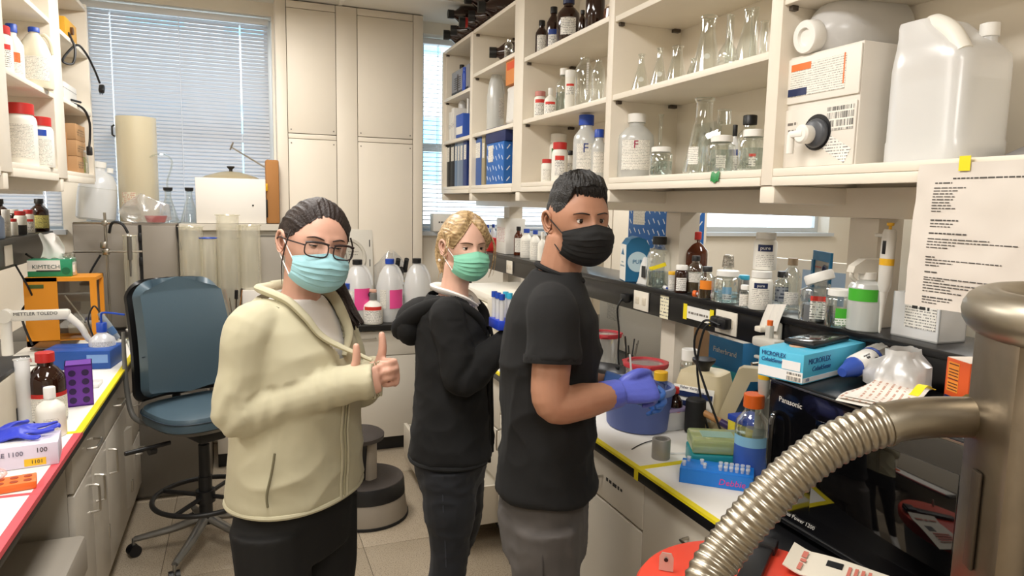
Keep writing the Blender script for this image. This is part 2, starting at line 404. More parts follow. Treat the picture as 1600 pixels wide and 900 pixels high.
# building seen outside
ob = thing('office_building', 'pale building with blue windows outside the right window', 'building', (6, 17, -6))
mk('facade', bx(-9, 9, 0, 3, 0, 22), mat('facade', 'd9d4cc', .8), ob)
wmat = mat('facade_glass', '8fc4dc', .2)
wme = mesh_of('window', bx(-.55, .55, -.04, .02, 0, 1.6), wmat)
for i in range(9):
    for j in range(6): mk('window', wme, None, ob, (-7.6+1.9*i, 0, 2+3.1*j))
# ================================================================== benches, cabinets, shelves
BZ = .90
def handle(parent, L, loc, rot=(0, 0, 0), m=None):      # bow handle along local y, sticking out to -x
    r = .02
    return mk('handle', tube([(0, -L/2, 0), (-.026, -L/2+.004, 0), (-.032, -L/2+.016, 0), (-.032, L/2-.016, 0), (-.026, L/2-.004, 0), (0, L/2, 0)], .0045, 8, n=4), m or STEEL, parent, loc, rot)
def unit(label, side, xf, ya, yb, kind, m, depth_=.5, z1=.862, group=None, open_at=None, name='base_cabinet'):
    """base cabinet; side=+1 stands to the right of the aisle (front looks to -X), -1 mirrored"""
    w_ = yb-ya
    u = thing(name, label, 'cabinet', (xf, (ya+yb)/2, 0), (0, 0, 0 if side > 0 else PI), group)
    mk('body', J(bx(.022, depth_, -w_/2+.002, w_/2-.002, .1, z1)), m, u)
    mk('toe_kick', bx(.07, depth_, -w_/2+.002, w_/2-.002, 0, .1), BLKP, u)
    gap = .004
    zs = {'drawer+doors': [(.69, z1-.01, 'd', 1), (.11, .68, 'D', 2)], 'drawers': [(.69, z1-.01, 'd', 1), (.42, .68, 'd', 1), (.11, .41, 'd', 1)], 'drawer+door': [(.69, z1-.01, 'd', 1), (.11, .68, 'D', 1)],
          'big': [(.50, z1-.01, 'd', 1), (.11, .49, 'D', 1)], 'low_open': [(.60, z1-.01, 'd', 1), (.33, .59, 'd', 1), (.1, .32, 'o', 1)]}[kind]
    for z0, zt, k, n in zs:
        for i in range(n):
            a, b_ = -w_/2+gap/2+w_*i/n, -w_/2-gap/2+w_*(i+1)/n
            nm = 'drawer' if k in 'do' else 'door'
            dx = -.24 if k == 'o' else 0
            f = mk(nm, rbox(.022, b_-a, zt-z0, .003), m, u, (.011+dx, (a+b_)/2, (z0+zt)/2))
            h = zt-z0
            if k in 'do': handle(f, .12, (-.011, 0, .0 if h < .2 else h/2-.07))
            else:
                hy = (b_-a)/2-.05; hy = hy if i == 0 else -hy
                handle(f, .11, (-.011, hy, h/2-.11), (PI/2, 0, 0))
                mk('hinge', rbox(.012, .02, .06, .002), STEEL, f, (-.008, -hy/abs(hy)*((b_-a)/2-.012), -h*.2))
            if k == 'o':
                mk('tray', J(bx(.011, .25, a+.01-(a+b_)/2, a+.022-(a+b_)/2, -h/2+.02, h/2-.01), bx(.011, .25, b_-.022-(a+b_)/2, b_-.01-(a+b_)/2, -h/2+.02, h/2-.01), bx(.011, .25, a+.01-(a+b_)/2, b_-.01-(a+b_)/2, -h/2+.012, -h/2+.02)), m, f)
    return u
XB = 1.138
# right island bench
for ya, yb, kind, lab in [(.62, 1.20, 'drawers', 'cream base cabinet below the black microwave'), (1.20, 1.80, 'big', 'cream base cabinet with one steel drawer handle under the bench edge tape'),
        (1.80, 2.45, 'drawer+door', 'cream base cabinet directly behind the man in the black T-shirt'), (2.45, 3.12, 'drawer+door', 'cream base cabinet beside the legs of the woman in the black hoodie'),
        (3.12, 4.22, 'low_open', 'cream base cabinet with its bottom drawer pulled out')]:
    u_ = unit(lab, 1, XB+.03, ya, yb, kind, CAB, .62)
    if ya == 1.80: scribble(u_, .11, .016, mat('dark_ink', '2c2b2a', .6), (-.001, -.14, .77), FACE_NX)
rb = thing('lab_bench', 'black right-hand worktop covered with white bench paper', 'bench', (XB, 2.6, BZ))
mk('worktop', rbox(.84, 4.0, .036, .004), BLK, rb, (.42, 0, -.019))
mk('bench_paper', rbox(.5, 2.9, .0015, .0005), PAPER, rb, (.263, .26, .0006))
mk('edge_tape', J(bx(-.0012, .019, -1.2, 1.7, -.001, .0024), bx(-.0016, -.0004, -1.2, 1.7, -.005, .0024)), YEL, rb, (0, 0, 0))
mk('cross_tape', bx(0, .30, -.012, .012, .0014, .0026), YEL, rb, (.0, -.80, 0)); mk('cross_tape', bx(0, .15, -.012, .012, .0014, .0030), YEL, rb, (.0, -1.205, 0))
mk('tape_tab', bx(-.0022, -.001, -.011, .011, -.036, 0), YEL, rb, (.0, -.80, 0))
# far side of the island
fb = thing('island_bench', 'white bench on the far side of the island seen under the shelf', 'bench', (2.36, 2.6, 0))
mk('worktop', rbox(.76, 4.0, .036, .004), BLK, fb, (0, 0, .881)); mk('body', bx(-.33, .33, -1.98, 1.98, 0, .862), CAB, fb)
# left bench
XL = -.537
lb = thing('lab_bench', 'left-hand worktop with yellow and red tape along its edge', 'bench', (XL, 2.9, BZ))
mk('worktop', rbox(.80, 3.2, .036, .004), BLK, lb, (-.40, .05, -.019))
mk('bench_paper', rbox(.56, 3.0, .0015, .0005), PAPER, lb, (-.284, .0, .0006))
mk('edge_tape', J(bx(-.024, .0012, -.19, 1.45, 0, .0024), bx(.0002, .0014, -.19, 1.45, -.005, .0024)), YEL, lb)
mk('edge_tape', J(bx(-.024, .0012, -1.5, -.19, 0, .0024), bx(.0002, .0014, -1.5, -.19, -.012, .0024)), REDT, lb)
mk('cross_tape', bx(-.11, -.0, -.012, .012, .0014, .0028), YEL, lb, (0, -.19, 0)); mk('cross_tape', bx(-.2, -.0, -.008, .008, .0014, .0028), REDT, lb, (0, -.73, 0))
for ya, yb, kind, lab in [(2.68, 3.28, 'drawer+doors', 'grey-white base cabinet with paired wire handles left of the stool'), (3.28, 3.84, 'drawer+door', 'grey-white base cabinet just behind the blue drafting chair'), (3.84, 4.42, 'drawers', 'grey-white drawer cabinet at the far end of the left bench')]:
    unit(lab, -1, XL-.03, ya, yb, kind, CABL, .62)
od = thing('cabinet_door', 'grey-white cabinet door standing ajar beside the drafting chair', 'door', (XL-.028, 3.84, .37), (0, 0, math.radians(-14)))
mk('panel', rbox(.02, .42, .40, .003), CABL, od, (.012, -.21, 0)); handle(od, .10, (.022, -.34, .11), (0, 0, PI)); mk('hinge', rbox(.012, .02, .06, .002), STEEL, od, (.02, -.03, -.1))
kp = thing('end_panel', 'beige support panel closing the knee space under the left bench', 'panel', (XL-.62, 1.9, 0)); mk('panel', bx(-.02, .02, -.72, .76, 0, .862), CABL, kp); mk('rail', bx(.02, .05, -.72, .76, .78, .862), CABL, kp)
# grey box on the floor under the left bench
tb = thing('floor_case', 'grey case with handwriting and steel latch on the floor under the left bench', 'case', (-.74, 2.37, 0))
mk('body', rbox(.42, .52, .42, .02), mat('case_grey', '8c857a', .5), tb, (0, 0, .212)); mk('lid', rbox(.43, .53, .14, .02), mat('case_lid', '9b9387', .5), tb, (0, 0, .495))
mk('latch', rbox(.012, .035, .09, .004), STEEL, tb, (.222, .1, .43)); mk('latch', rbox(.012, .035, .09, .004), STEEL, tb, (.222, -.16, .43))
scribble(tb, .22, .03, MATS['dark_ink'], (.03, -.05, .566), (0, 0, -.9), 5)
# back counter
for xa, xb, kind, lab in [(-.18, .42, 'x', 'white base cabinet under the back counter behind the stool'), (.42, 1.12, 'x', 'white base cabinet with one drawer under the row of jugs')]:
    u = thing('base_cabinet', lab, 'cabinet', ((xa+xb)/2, 4.60, 0)); w_ = xb-xa
    wm = mat('counter_white', 'e6dfd2', .35)
    mk('body', bx(-w_/2+.002, w_/2-.002, .022, .5, .1, .862), wm, u); mk('toe_kick', bx(-w_/2, w_/2, .06, .5, 0, .1), BLKP, u)
    d = mk('drawer', rbox(w_-.005, .022, .17, .003), wm, u, (0, .011, .765)); mk('handle', tube([(-.05, 0, 0), (-.05, -.03, 0), (.05, -.03, 0), (.05, 0, 0)], .004, 8), STEEL, d, (0, -.011, .04))
    e = mk('door', rbox(w_-.005, .022, .57, .003), wm, u, (0, .011, .39)); mk('hinge', rbox(.02, .012, .06, .002), STEEL, e, (w_/2-.02, -.012, .2))
bc = thing('back_counter', 'black counter top running below the window', 'counter', (-.1, 4.86, BZ)); mk('worktop', rbox(2.4, .56, .036, .004), BLK, bc, (0, -.03, -.019))
gx = thing('floor_cabinet', 'low dark grey cabinet on the floor behind the drafting chair', 'cabinet', (-.42, 4.52, 0)); mk('body', rbox(.42, .5, .62, .006), mat('dusk_grey', '6a645c', .5), gx, (0, .0, .315)); mk('door', rbox(.40, .02, .58, .004), mat('dusk_grey2', '736d64', .5), gx, (0, -.26, .315)); mk('handle', tube([(0, 0, -.05), (0, -.03, -.05), (0, -.03, .05), (0, 0, .05)], .004), STEEL, gx, (.15, -.27, .45))
# upper shelving, right
XS, XSB = 1.38, 1.70
LV = [1.812, 2.137, 2.447, 2.775]
us = thing('shelving_unit', 'cream open reagent shelving hung above the right bench', 'shelf', (XS, 2.75, 1.80))
def sp(nm, x0, x1, y0, y1, z0, z1, r=.002): return mk(nm, rbox(x1-x0, y1-y0, z1-z0, r), SHELFP, us, ((x0+x1)/2-XS, (y0+y1)/2-2.75, (z0+z1)/2-1.80))
UP = [(.40, .44), (1.555, 1.60), (2.485, 2.53), (3.43, 3.56), (4.285, 4.335), (4.965, 5.0)]
for i, (a, b_) in enumerate(UP):
    sp('upright', XS, XSB, a, b_, 1.786, 3.02 if i < 4 else 2.79)
    if 0 < i < 5: mk('standard_strip', bx(-.003, 0, -.008, .008, 0, 1.0), mat('slot_strip', 'b9b1a4', .4, .3), us, (XSB-.012-XS, b_+.01-2.75, .04))
for i in range(5):
    a, b_ = UP[i][1], UP[i+1][0]
    lv = {0: [1.812, 2.27], 1: [1.812, 2.137, 2.437], 2: [1.812, 2.137, 2.452], 3: [1.812, 2.137, 2.507, 2.775], 4: [1.812, 2.137, 2.437, 2.775]}[i]
    for z in lv: sp('shelf_board', XS+(.004 if z > 1.9 else 0), XSB-.006, a+.001, b_-.001, z-.002, z+.02)
    sp('front_rail', XS-.002, XS+.02, a+.001, b_-.001, 1.784, 1.809)
    if i < 3: sp('shelf_board', XS+.004, XSB-.006, a+.001, b_-.001, 2.90, 2.922)
    pegs = mat('shelf_peg', '4a4036', .5)
    for z in lv[1:]:
        for yy in (a+.008, b_-.008): mk('shelf_peg', box(.02, .014, .012), pegs, us, (.03, yy-2.75, z-.009-1.80))
        for yy in (a+.008, b_-.012): mk('shelf_peg', box(.03, .02, .012), pegs, us, (XSB-XS-.04, yy-2.75, z-.009-1.80))
sp('back_panel', XSB-.006, XSB+.01, .40, 5.0, 1.786, 2.79)
sp('back_panel', XSB-.006, XSB+.01, .40, 3.56, 2.79, 3.02)
sp('side_panel', XS+.02, XSB-.02, 4.955, 4.965, 1.83, 2.78)
for yy in (.42, 1.578, 2.508, 3.49, 4.31, 4.975):
    sp('bracket', XS+.004, XSB+.1, yy-.03, yy+.03, 1.735, 1.785, .006)
sp('rear_beam', XSB-.05, XSB+.05, .40, 5.0, 1.70, 1.785)
# reagent ledge on posts, right
XG, GZ = 1.585, 1.385
lg = thing('reagent_ledge', 'black raised ledge with outlets running along the right bench', 'shelf', (XG, 2.6, BZ))
POST = mat('post_paint', 'd5ccbd', .45)
mk('ledge_board', rbox(.26, 4.0, .022, .003), BLK, lg, (.13, 0, GZ-BZ-.011)); mk('ledge_face', rbox(.035, 4.0, .095, .003), BLK, lg, (.028, 0, GZ-BZ-.07))
for yy in (.55, 1.50, 2.45, 3.45, 4.4):
    mk('post', bx(.085, .18, yy-.055-2.6, yy+.045-2.6, 0, GZ-BZ-.02), POST, lg); mk('post', bx(.085+XG-XS, .18+XG-XS, yy-.055-2.75, yy+.045-2.75, GZ-1.80+.001, 1.699-1.80), POST, us)
OUT = mat('outlet_plate', 'ece5d6', .4)
def outlet(parent, yy, zz, w_=.075, h_=.118, x_=.008, plugs=(), green=False, hor=True):
    p = mk('outlet_plate', rbox(.006, w_, h_, .002), OUT, parent, (x_, yy, zz))
    for sy in (-1, 1): mk('socket', J(rbox(.003, .028 if hor else .022, .03, .001), box(.004, .003, .009, (-.001, .006, .003)), box(.004, .003, .009, (-.001, -.006, .003))), mat('socket_ivory', 'ddd3c0', .4), p, (-.004, sy*w_*.23 if hor else 0, 0 if hor else sy*h_*.23))
    return p
def on_ledge(px, py): q = onx(px, py, XG+.008); return q[1]-2.6, q[2]-BZ
for px, py, wd in ((851, 402, .11), (797, 392, .1), (1004, 433, .115), (1138, 461, .115), (1316, 497, .12)):
    yy, zz = on_ledge(px, py); outlet(lg, yy, GZ-BZ-.068, wd, .082, .006)
lg_text = thing('paper_note', 'small cream handwritten note stuck on the black ledge face', 'note', (XG+.0085, on_ledge(1040, 435)[0]+2.6, GZ-.065))
mk('paper', bx(-.001, 0, -.03, .03, -.052, .05), printed('note_print', 'efe8c8', '4a4a55', .014, .35, 160), lg_text)
tl = thing('label_strip', 'white paper label fixed to the ledge with yellow tape ends', 'label', (XG+.0085, on_ledge(1093, 451)[0]+2.6, GZ-.065))
mk('paper', bx(-.001, 0, -.085, .085, -.024, .024), mat('label_paper', 'f1eee6', .6), tl); mk('tape', bx(-.002, -.001, .07, .093, -.03, .03), YEL, tl); mk('tape', bx(-.002, -.001, -.093, -.07, -.03, .03), YEL, tl)
scribble(tl, .12, .011, mat('faded_ink', '77716a', .6), (-.0015, 0, 0), FACE_NX, 3)
# black box-shaped fittings at the far end of the ledge
# upper shelving, left
XLS, XLB = -.80, -1.12
ul = thing('shelving_unit', 'cream open reagent shelving hung above the left bench', 'shelf', (XLS, 3.6, 1.82))
def lp(nm, x0, x1, y0, y1, z0, z1, r=.002): return mk(nm, rbox(abs(x1-x0), y1-y0, z1-z0, r), SHELFP, ul, ((x0+x1)/2-XLS, (y0+y1)/2-3.6, (z0+z1)/2-1.82))
ULP = [(2.2, 2.24), (3.0, 3.14), (3.85, 4.04), (4.71, 4.75)]
for i, (a, b_) in enumerate(ULP): lp('upright', XLB, XLS, a, b_, 1.80, 2.80 if i == 3 else 3.02)
for i in range(3):
    a, b_ = ULP[i][1], ULP[i+1][0]
    for z in ([1.82, 2.175, 2.50, 2.76] if i == 2 else [1.82, 2.165, 2.50, 2.83]): lp('shelf_board', XLB+.006, XLS, a+.001, b_-.001, z-.002, z+.02)
    lp('front_rail', XLS-.02, XLS+.002, a+.001, b_-.001, 1.785, 1.818)
for yy in (2.22, 3.07, 3.94): lp('bracket', XLB-.1, XLS-.004, yy-.03, yy+.03, 1.735, 1.80, .006)
lp('back_panel', XLB-.01, XLB+.006, 2.2, 4.75, 1.80, 2.80); lp('rear_beam', XLB-.05, XLB+.05, 2.2, 4.75, 1.72, 1.80)
# left ledge
ll = thing('reagent_ledge', 'black raised ledge on the left bench holding dark bottles', 'shelf', (-1.08, 3.5, BZ))
LLZ = 1.50-BZ
mk('ledge_board', rbox(.26, 2.6, .022, .003), BLK, ll, (-.13, .18, LLZ-.011)); mk('ledge_face', rbox(.035, 2.6, .13, .003), BLK, ll, (-.03, .18, LLZ-.085))
for yy in (-.75, .55): mk('post', bx(-.2, -.09, yy, yy+.12, .003, LLZ-.022), GREYCAB, ll); mk('post', bx(-.2-.28, -.09-.28, yy-.1, yy+.12-.1, LLZ+.001-.92, .815-.92), GREYCAB, ul)
pl = outlet(ll, .62, LLZ-.085, .12, .10, -.010); 
# grey storage cabinets on the back counter
gc = thing('storage_cabinet', 'brown-grey two door storage cabinet on the back counter under the window', 'cabinet', (-.62, 4.96, BZ))
mk('body', bx(-.33, .24, -.12, .17, 0, .655), GREYCAB, gc)
for xa, xb in ((-.325, .02), (.04, .235)): mk('door', rbox(xb-xa, .02, .63, .003), GREYCAB, gc, ((xa+xb)/2, -.13, .325))
mk('door_gap', bx(.022, .038, -.125, -.119, .01, .645), BLKP, gc)
for z in (.24, .42, .57): mk('hinge', rbox(.018, .012, .05, .002), BLKP, gc, (.03, -.14, z))
gd = thing('storage_cabinet', 'pale grey drawer cabinet with chrome knob behind the clear cylinders', 'cabinet', (-.05, 4.96, BZ))
LG = mat('pale_grey_enamel', 'b5aea2', .45, var=.05)
mk('body', bx(-.32, .30, -.12, .17, 0, .655), LG, gd); mk('door', rbox(.14, .02, .56, .003), mat('pale_grey2', 'a39c91', .45), gd, (-.235, -.13, .29)); mk('knob', T(lathe([(.0, 0), (.02, 0), (.02, .012), (.012, .02), (.01, .03), (.022, .036), (.024, .05), (0, .054)], 16), (0, 0, 0), (PI/2, 0, 0)), CHROME, gd, (-.245, -.14, .34))
mk('top_lip', bx(-.32, .30, -.145, -.12, .615, .655), mat('pale_lip', 'cfc8bb', .45), gd)
mk('panel', rbox(.44, .015, .56, .003), MATS['pale_grey2'], gd, (.07, -.127, .29)); mk('slot', J(bx(-.02, .03, -.137, -.134, .56, .566), bx(.12, .27, -.137, -.134, .575, .58)), BLKP, gd)
# ================================================================== people
from mathutils import noise as mnoise
def remesh(g, voxel, it=3, fac=.5):
    me = bpy.data.meshes.new('tmp'); me.from_pydata([tuple(map(float, v)) for v in g[0]], [], g[1]); me.update()
    o = bpy.data.objects.new('tmp', me); COL.objects.link(o)
    r = o.modifiers.new('r', 'REMESH'); r.mode = 'VOXEL'; r.voxel_size = voxel; r.use_smooth_shade = True
    if it: s = o.modifiers.new('s', 'SMOOTH'); s.factor = fac; s.iterations = it
    out = bpy.data.meshes.new_from_object(o.evaluated_get(bpy.context.evaluated_depsgraph_get()))
    bpy.data.objects.remove(o); bpy.data.meshes.remove(me)
    return out
def mesh_np(me):
    V = np.empty(len(me.vertices)*3); me.vertices.foreach_get('co', V); N = np.empty(len(me.vertices)*3); me.vertices.foreach_get('normal', N)
    return V.reshape(-1, 3), N.reshape(-1, 3)
def displace(me, fn):
    V, N = mesh_np(me); d = np.array([fn(p) for p in V])
    me.vertices.foreach_set('co', (V+N*d[:, None]).ravel()); me.update()
def cut(me, fn):            # delete the vertices where fn(V) is true
    V, N = mesh_np(me); kill = fn(V); bm = bmesh.new(); bm.from_mesh(me); bm.verts.ensure_lookup_table()
    bmesh.ops.delete(bm, geom=[bm.verts[i] for i in np.nonzero(kill)[0]], context='VERTS'); bm.to_mesh(me); bm.free(); me.update()
def part(me, name, m, root, label=None, smooth=True):
    me.name = name; me.materials.clear(); me.materials.append(m)
    me.polygons.foreach_set('use_smooth', [True]*len(me.polygons))
    o = bpy.data.objects.new(name, me); COL.objects.link(o); o.parent = root
    if label: o['label'] = label
    return o
def torso(rings, n=36, p=2.3):
    return loft([ring_pts((f, l, z), rx, ry, n, p) for z, rx, ry, f, l in rings])
def limb(pts, rr, n=6, seg=16): return tube(pts, rr, seg, n)
def ball(c, r, seg=16):
    s = (r, r, r) if isinstance(r, (int, float)) else r
    return [(c[0]+x*s[0], c[1]+y*s[1], c[2]+z*s[2]) for x, y, z in (lathe([(math.sin(PI*i/10), -math.cos(PI*i/10)) for i in range(11)], seg, cap=False))[0]], lathe([(1, i) for i in range(11)], seg, cap=False)[1]
class Head:
    def __init__(s, c, yaw, pitch=0, roll=0, k=1.0, nu=112, nv=84, wid=.074):
        s.k = k; s.wide = wid > .076; s.c = Vector(c); s.M = Matrix.Translation(s.c) @ Euler((roll, pitch, yaw), 'XYZ').to_matrix().to_4x4()
        ph = np.linspace(-PI, PI, nu, endpoint=False); th = np.linspace(0, PI, nv)
        s.nu, s.nv = nu, nv
        PH, TH = np.meshgrid(ph, th); s.PH, s.TH = PH, TH
        f, l, u = np.sin(TH)*np.cos(PH), np.sin(TH)*np.sin(PH), np.cos(TH)
        s.f, s.l, s.u = f, l, u
        x, y, z = f*.096, l*wid, u*.116
        t = np.clip(-u, 0, 1); fr = np.clip(f, 0, 1)
        y = y*(1-.20*t**1.8)*(1+.05*np.exp(-((u-.25)/.35)**2))*(1-.07*fr**2)
        x = np.where(f < 0, x*(1-.40*t**1.5), x*(1-.05*t))
        x = x-.010*fr**4*np.clip(1-t, 0, 1)
        front = np.clip(f*3, 0, 1)
        def G(cy, cz, sy, sz): return np.exp(-((y-cy)/sy)**2-((z-cz)/sz)**2)*front
        d = .020*G(0, -.032, .013, .018)+.012*G(0, -.008, .009, .024)+.006*G(0, -.064, .022, .010)+.008*G(0, -.098, .022, .016)
        for q in (-1, 1): d = d-.009*G(q*.031, .003, .017, .011)+.004*G(q*.032, .024, .022, .008)+.004*G(q*.045, -.028, .018, .016)
        s.x, s.y, s.z = (x+d)*k, y*k, z*k
    def geo(s, off=0.0):
        r = np.stack([s.x, s.y, s.z], -1); n = r/np.maximum(np.linalg.norm(r, axis=-1, keepdims=True), 1e-6); P = r+n*np.asarray(off)[..., None]
        return s.to(P.reshape(-1, 3)), s.faces()
    def faces(s):
        F = []
        for j in range(s.nv-1):
            for i in range(s.nu):
                k = (i+1) % s.nu; F.append((j*s.nu+i, (j+1)*s.nu+i, (j+1)*s.nu+k, j*s.nu+k))
        return F
    def to(s, P): return [tuple(s.M @ Vector(p)) for p in P]
    def fx(s, y, z):
        m = (s.f > .1); d = (s.y-y)**2+(s.z-z)**2+(~m)*9.0; i = np.unravel_index(np.argmin(d), d.shape); return float(s.x[i])
    def tx(s, g): return s.to(g[0]), g[1]
def ear(hd, q):
    k = hd.k; y0 = .070*k*(1.05 if hd.wide else 1)
    def at(P): return [(a*k-.012, q*(y0+b*k), c*k-.004) for a, b, c in P]
    helix = at([(.008, .004, -.004), (.012, .010, .006), (.013, .014, .018), (.002, .019, .029), (-.014, .021, .024), (-.020, .021, .006), (-.015, .017, -.012), (-.004, .010, -.025), (.007, .006, -.029), (.011, .002, -.020)])
    anti = at([(-.003, .015, .018), (-.011, .0165, .010), (-.011, .0155, -.004), (-.003, .011, -.015), (.004, .008, -.014)])
    bowl = sheet(lambda a, b: at([(-.003+.0175*b*math.cos(2*PI*a), .004+.012*b**1.5+(.005*b*-math.cos(2*PI*a)), -.0+.029*b*math.sin(2*PI*a))])[0], 24, 6)
    return J(hd.tx(tube(helix, [.0036*k, .0042*k, .0046*k, .0046*k, .0046*k, .0046*k, .0046*k, .005*k, .0052*k, .004*k], 8, 5)), hd.tx(tube(anti, .0036*k, 8, 5)), hd.tx(bowl), hd.tx(ball(at([(.009, .006, -.004)])[0], (.004, .005, .006), 8)), hd.tx(ball(at([(.003, .007, -.028)])[0], (.008*k, .005*k, .008*k), 10)))
def add_geo(me, g):
    bm = bmesh.new(); bm.from_mesh(me); vs = [bm.verts.new(v) for v in g[0]]
    for f in g[1]:
        try: bm.faces.new([vs[i] for i in f])
        except ValueError: pass
    bm.to_mesh(me); bm.free(); return me
def hand(wr, d, n, t, s=1.0, curl=(.6, .9, .6), thumb=None, spread=0, extra=()):
    d, n, t = Vector(d).normalized(), Vector(n).normalized(), Vector(t).normalized(); n = (n-d*n.dot(d)).normalized(); t = (t-d*t.dot(d)-n*t.dot(n)).normalized(); wr = Vector(wr)
    def rg(a, hw, ht, o=0):
        c = wr+d*a*s+t*o*s
        return [tuple(c+t*(hw*s*math.cos(2*PI*i/14))+n*(ht*s*math.sin(2*PI*i/14))) for i in range(14)]
    gs = [loft([rg(-.02, .027, .020), rg(.0, .028, .019), rg(.03, .036, .018), rg(.06, .041, .016), rg(.085, .041, .014), rg(.097, .036, .010)])]
    for i, L in enumerate((.072, .08, .075, .058)):
        c1, c2, c3 = curl[i] if isinstance(curl[0], (tuple, list)) else curl
        p = wr+d*((.088, .092, .089, .080)[i]*s)+t*((.031-.0205*i)*s); a = 0; P = [p-d*.018*s, p]
        for seg, c in zip((.46, .30, .24), (c1, c2, c3)):
            a += c; p = p+(d*math.cos(a)+n*math.sin(a)+t*(spread*(1.5-i)))*(L*seg*s); P.append(p)
        r0 = (.0092, .0095, .009, .008)[i]*s
        gs.append(tube(P, [r0*1.05, r0, r0*.95, r0*.9, r0*.78], 10, 3)); gs.append(ball(P[-1], r0*.8, 10))
    if thumb is None: thumb = [(t*.7+d*.7+n*.3), (t*.35+d*.85+n*.45), (d*.8+n*.6)]
    p = wr+d*.022*s+t*.024*s; P = [p-t*.012*s, p]
    for v, L in zip(thumb, (.036, .027, .021)): p = p+Vector(v).normalized()*L*s; P.append(p)
    gs.append(tube(P, [.014*s, .015*s, .0128*s, .0115*s, .0098*s], 10, 3)); gs.append(ball(P[-1], .0099*s, 10))
    return J(*gs)
def face(hd, root, skin, brow_col, iris_col, open_up=.35, open_lo=-.45, brow_arch=.004, lash=True):
    k = hd.k
    eyew = mat('eye_white', 'ddd6cf', .2); lashm = mat('lash', '17110e', .7); bm_ = mat('brow_'+brow_col, brow_col, .8); im = mat('iris_'+iris_col, iris_col, .1)
    for q in (-1, 1):
        ey, ez = q*.0315*k, .003*k; R_ = .0122*k; ex = hd.fx(ey, ez)-.0075*k
        e = mk('eye', hd.tx(ball((ex, ey, ez), R_, 18)), eyew, root)
        ir = hd.tx(T(lathe([(0, .0126*k), (.0028*k, .0125*k), (.0058*k, .0113*k)], 14, cap=False), (ex, ey, ez), (0, PI/2+.0, 0))); mk('iris', ir, im, e)
        def lid(e0, e1, n=6):
            return sheet(lambda a, b: (ex+R_*1.10*math.cos(e0+(e1-e0)*b)*math.cos((a-.5)*2.5), ey+R_*1.18*math.cos(e0+(e1-e0)*b)*math.sin((a-.5)*2.5), ez+R_*1.10*math.sin(e0+(e1-e0)*b)-abs(a-.5)**2*.004*k*(1 if e0 > 0 or e1 > 0.5 else -1)), 14, n)
        mk('upper_eyelid', hd.tx(lid(open_up, 1.35)), skin, root); mk('lower_eyelid', hd.tx(lid(open_lo, -1.3)), skin, root)
        if lash:
            P = [(ex+R_*1.14*math.cos(open_up)*math.cos(a), ey+R_*1.2*math.cos(open_up)*math.sin(a), ez+R_*1.12*math.sin(open_up)-(a/2.5)**2*.004*k) for a in np.linspace(-1.15, 1.15, 9)]
            mk('lashes', hd.tx(tube(P, .0010*k, 6)), lashm, root)
        P = []
        for i in range(9):
            u_ = i/8; yy = q*(.012+.042*u_)*k; zz = (.021+brow_arch*math.sin(u_*2.4)*1.6-.004*u_)*k; P.append((hd.fx(yy, zz)+.0012, yy, zz))
        mk('eyebrow', hd.tx(tube(P, [.0022*k, .0036*k, .0034*k, .0028*k, .0010*k], 8, 2, flat=.55)), bm_, root)
def mask(hd, root, m, loopm, label, pleat=.004, drop=0.0, seed=0):
    k = hd.k
    def fn(a, b):
        s_ = (a-.5)*2; v = b
        ang = s_*1.22
        top = -.016+.010*(1-abs(s_))**2-.012*abs(s_)**2-drop; bot = -.120+.036*abs(s_)**1.8
        z = top+(bot-top)*v
        fc = np.interp(v, [0, .16, .34, .55, .78, .92, 1], [.103, .118, .124, .119, .112, .098, .080])
        fs = .022; wf = 1.06 if hd.wide else 1
        x = fs+(fc-fs)*max(math.cos(ang), 0)**.85
        y = .079*wf*math.sin(ang)*(1-.10*v*(1-abs(s_)))
        pl = sum(((v*6.2-c) % 1) for c in (0,))-.5 if .25 < v < .82 else 0
        x += pl*pleat*math.cos(s_*1.3)+.0022*mnoise.noise(Vector((s_*3+seed, v*7, 1)))
        y += .0012*mnoise.noise(Vector((s_*3, v*9+seed, 5)))
        return (x*k, y*k, z*k)
    o = mk('face_mask', hd.tx(thick_sheet(fn, 40, 44, .0012)), m, root, label=label)
    mk('binding', hd.tx(J(tube([fn(i/20, 0) for i in range(21)], .0022*k, 6), tube([fn(i/20, 1) for i in range(21)], .002*k, 6))), m, o)
    for q in (0, 1):
        sg = -1 if q == 0 else 1
        a, b = fn(q, .04), fn(q, .96)
        w2 = 1.08 if hd.wide else 1
        P = [a, (-.0, sg*.081*k*w2, .004*k), (-.018*k, sg*.088*k*w2, .026*k), (-.036*k, sg*.086*k*w2, .010*k), (-.034*k, sg*.080*k*w2, -.025*k), (-.012*k, sg*.077*k*w2, -.045*k), b]
        mk('ear_loop', hd.tx(tube(P, .0014, 6, 6)), loopm, o)
    return o
def shoes(root, m, feet, s=1):
    for (f, l) in feet:
        g = loft([ring_pts((f+a, l, z), rx, .045*s, 18, 2.4) for a, z, rx in ((.05, .157, .13*s), (.05, .187, .13*s), (.045, .207, .12*s), (.02, .237, .08*s), (-.01, .267, .052*s))]); mk('shoe', g, m, root)
def mfold(amp, sc, seed=0, ridge=2.0):
    def fn(p):
        v = mnoise.noise(Vector((p[0]*sc[0]+seed, p[1]*sc[1], p[2]*sc[2]))); return amp*((1-abs(v))**ridge*1.4-.7)
    return fn
def armfold(pts, amp, freq, width=.10):
    """crease rings round the bend of an arm"""
    e = np.array(pts[1]); ax = np.array(pts[2])-np.array(pts[0]); ax /= np.linalg.norm(ax)
    def fn(p):
        d = p-e; r = np.linalg.norm(d)
        if r > width*2.2: return 0
        return amp*math.exp(-(r/width)**2)*math.sin(freq*(d@ax)+2.5*mnoise.noise(Vector(p*14)))
    return fn
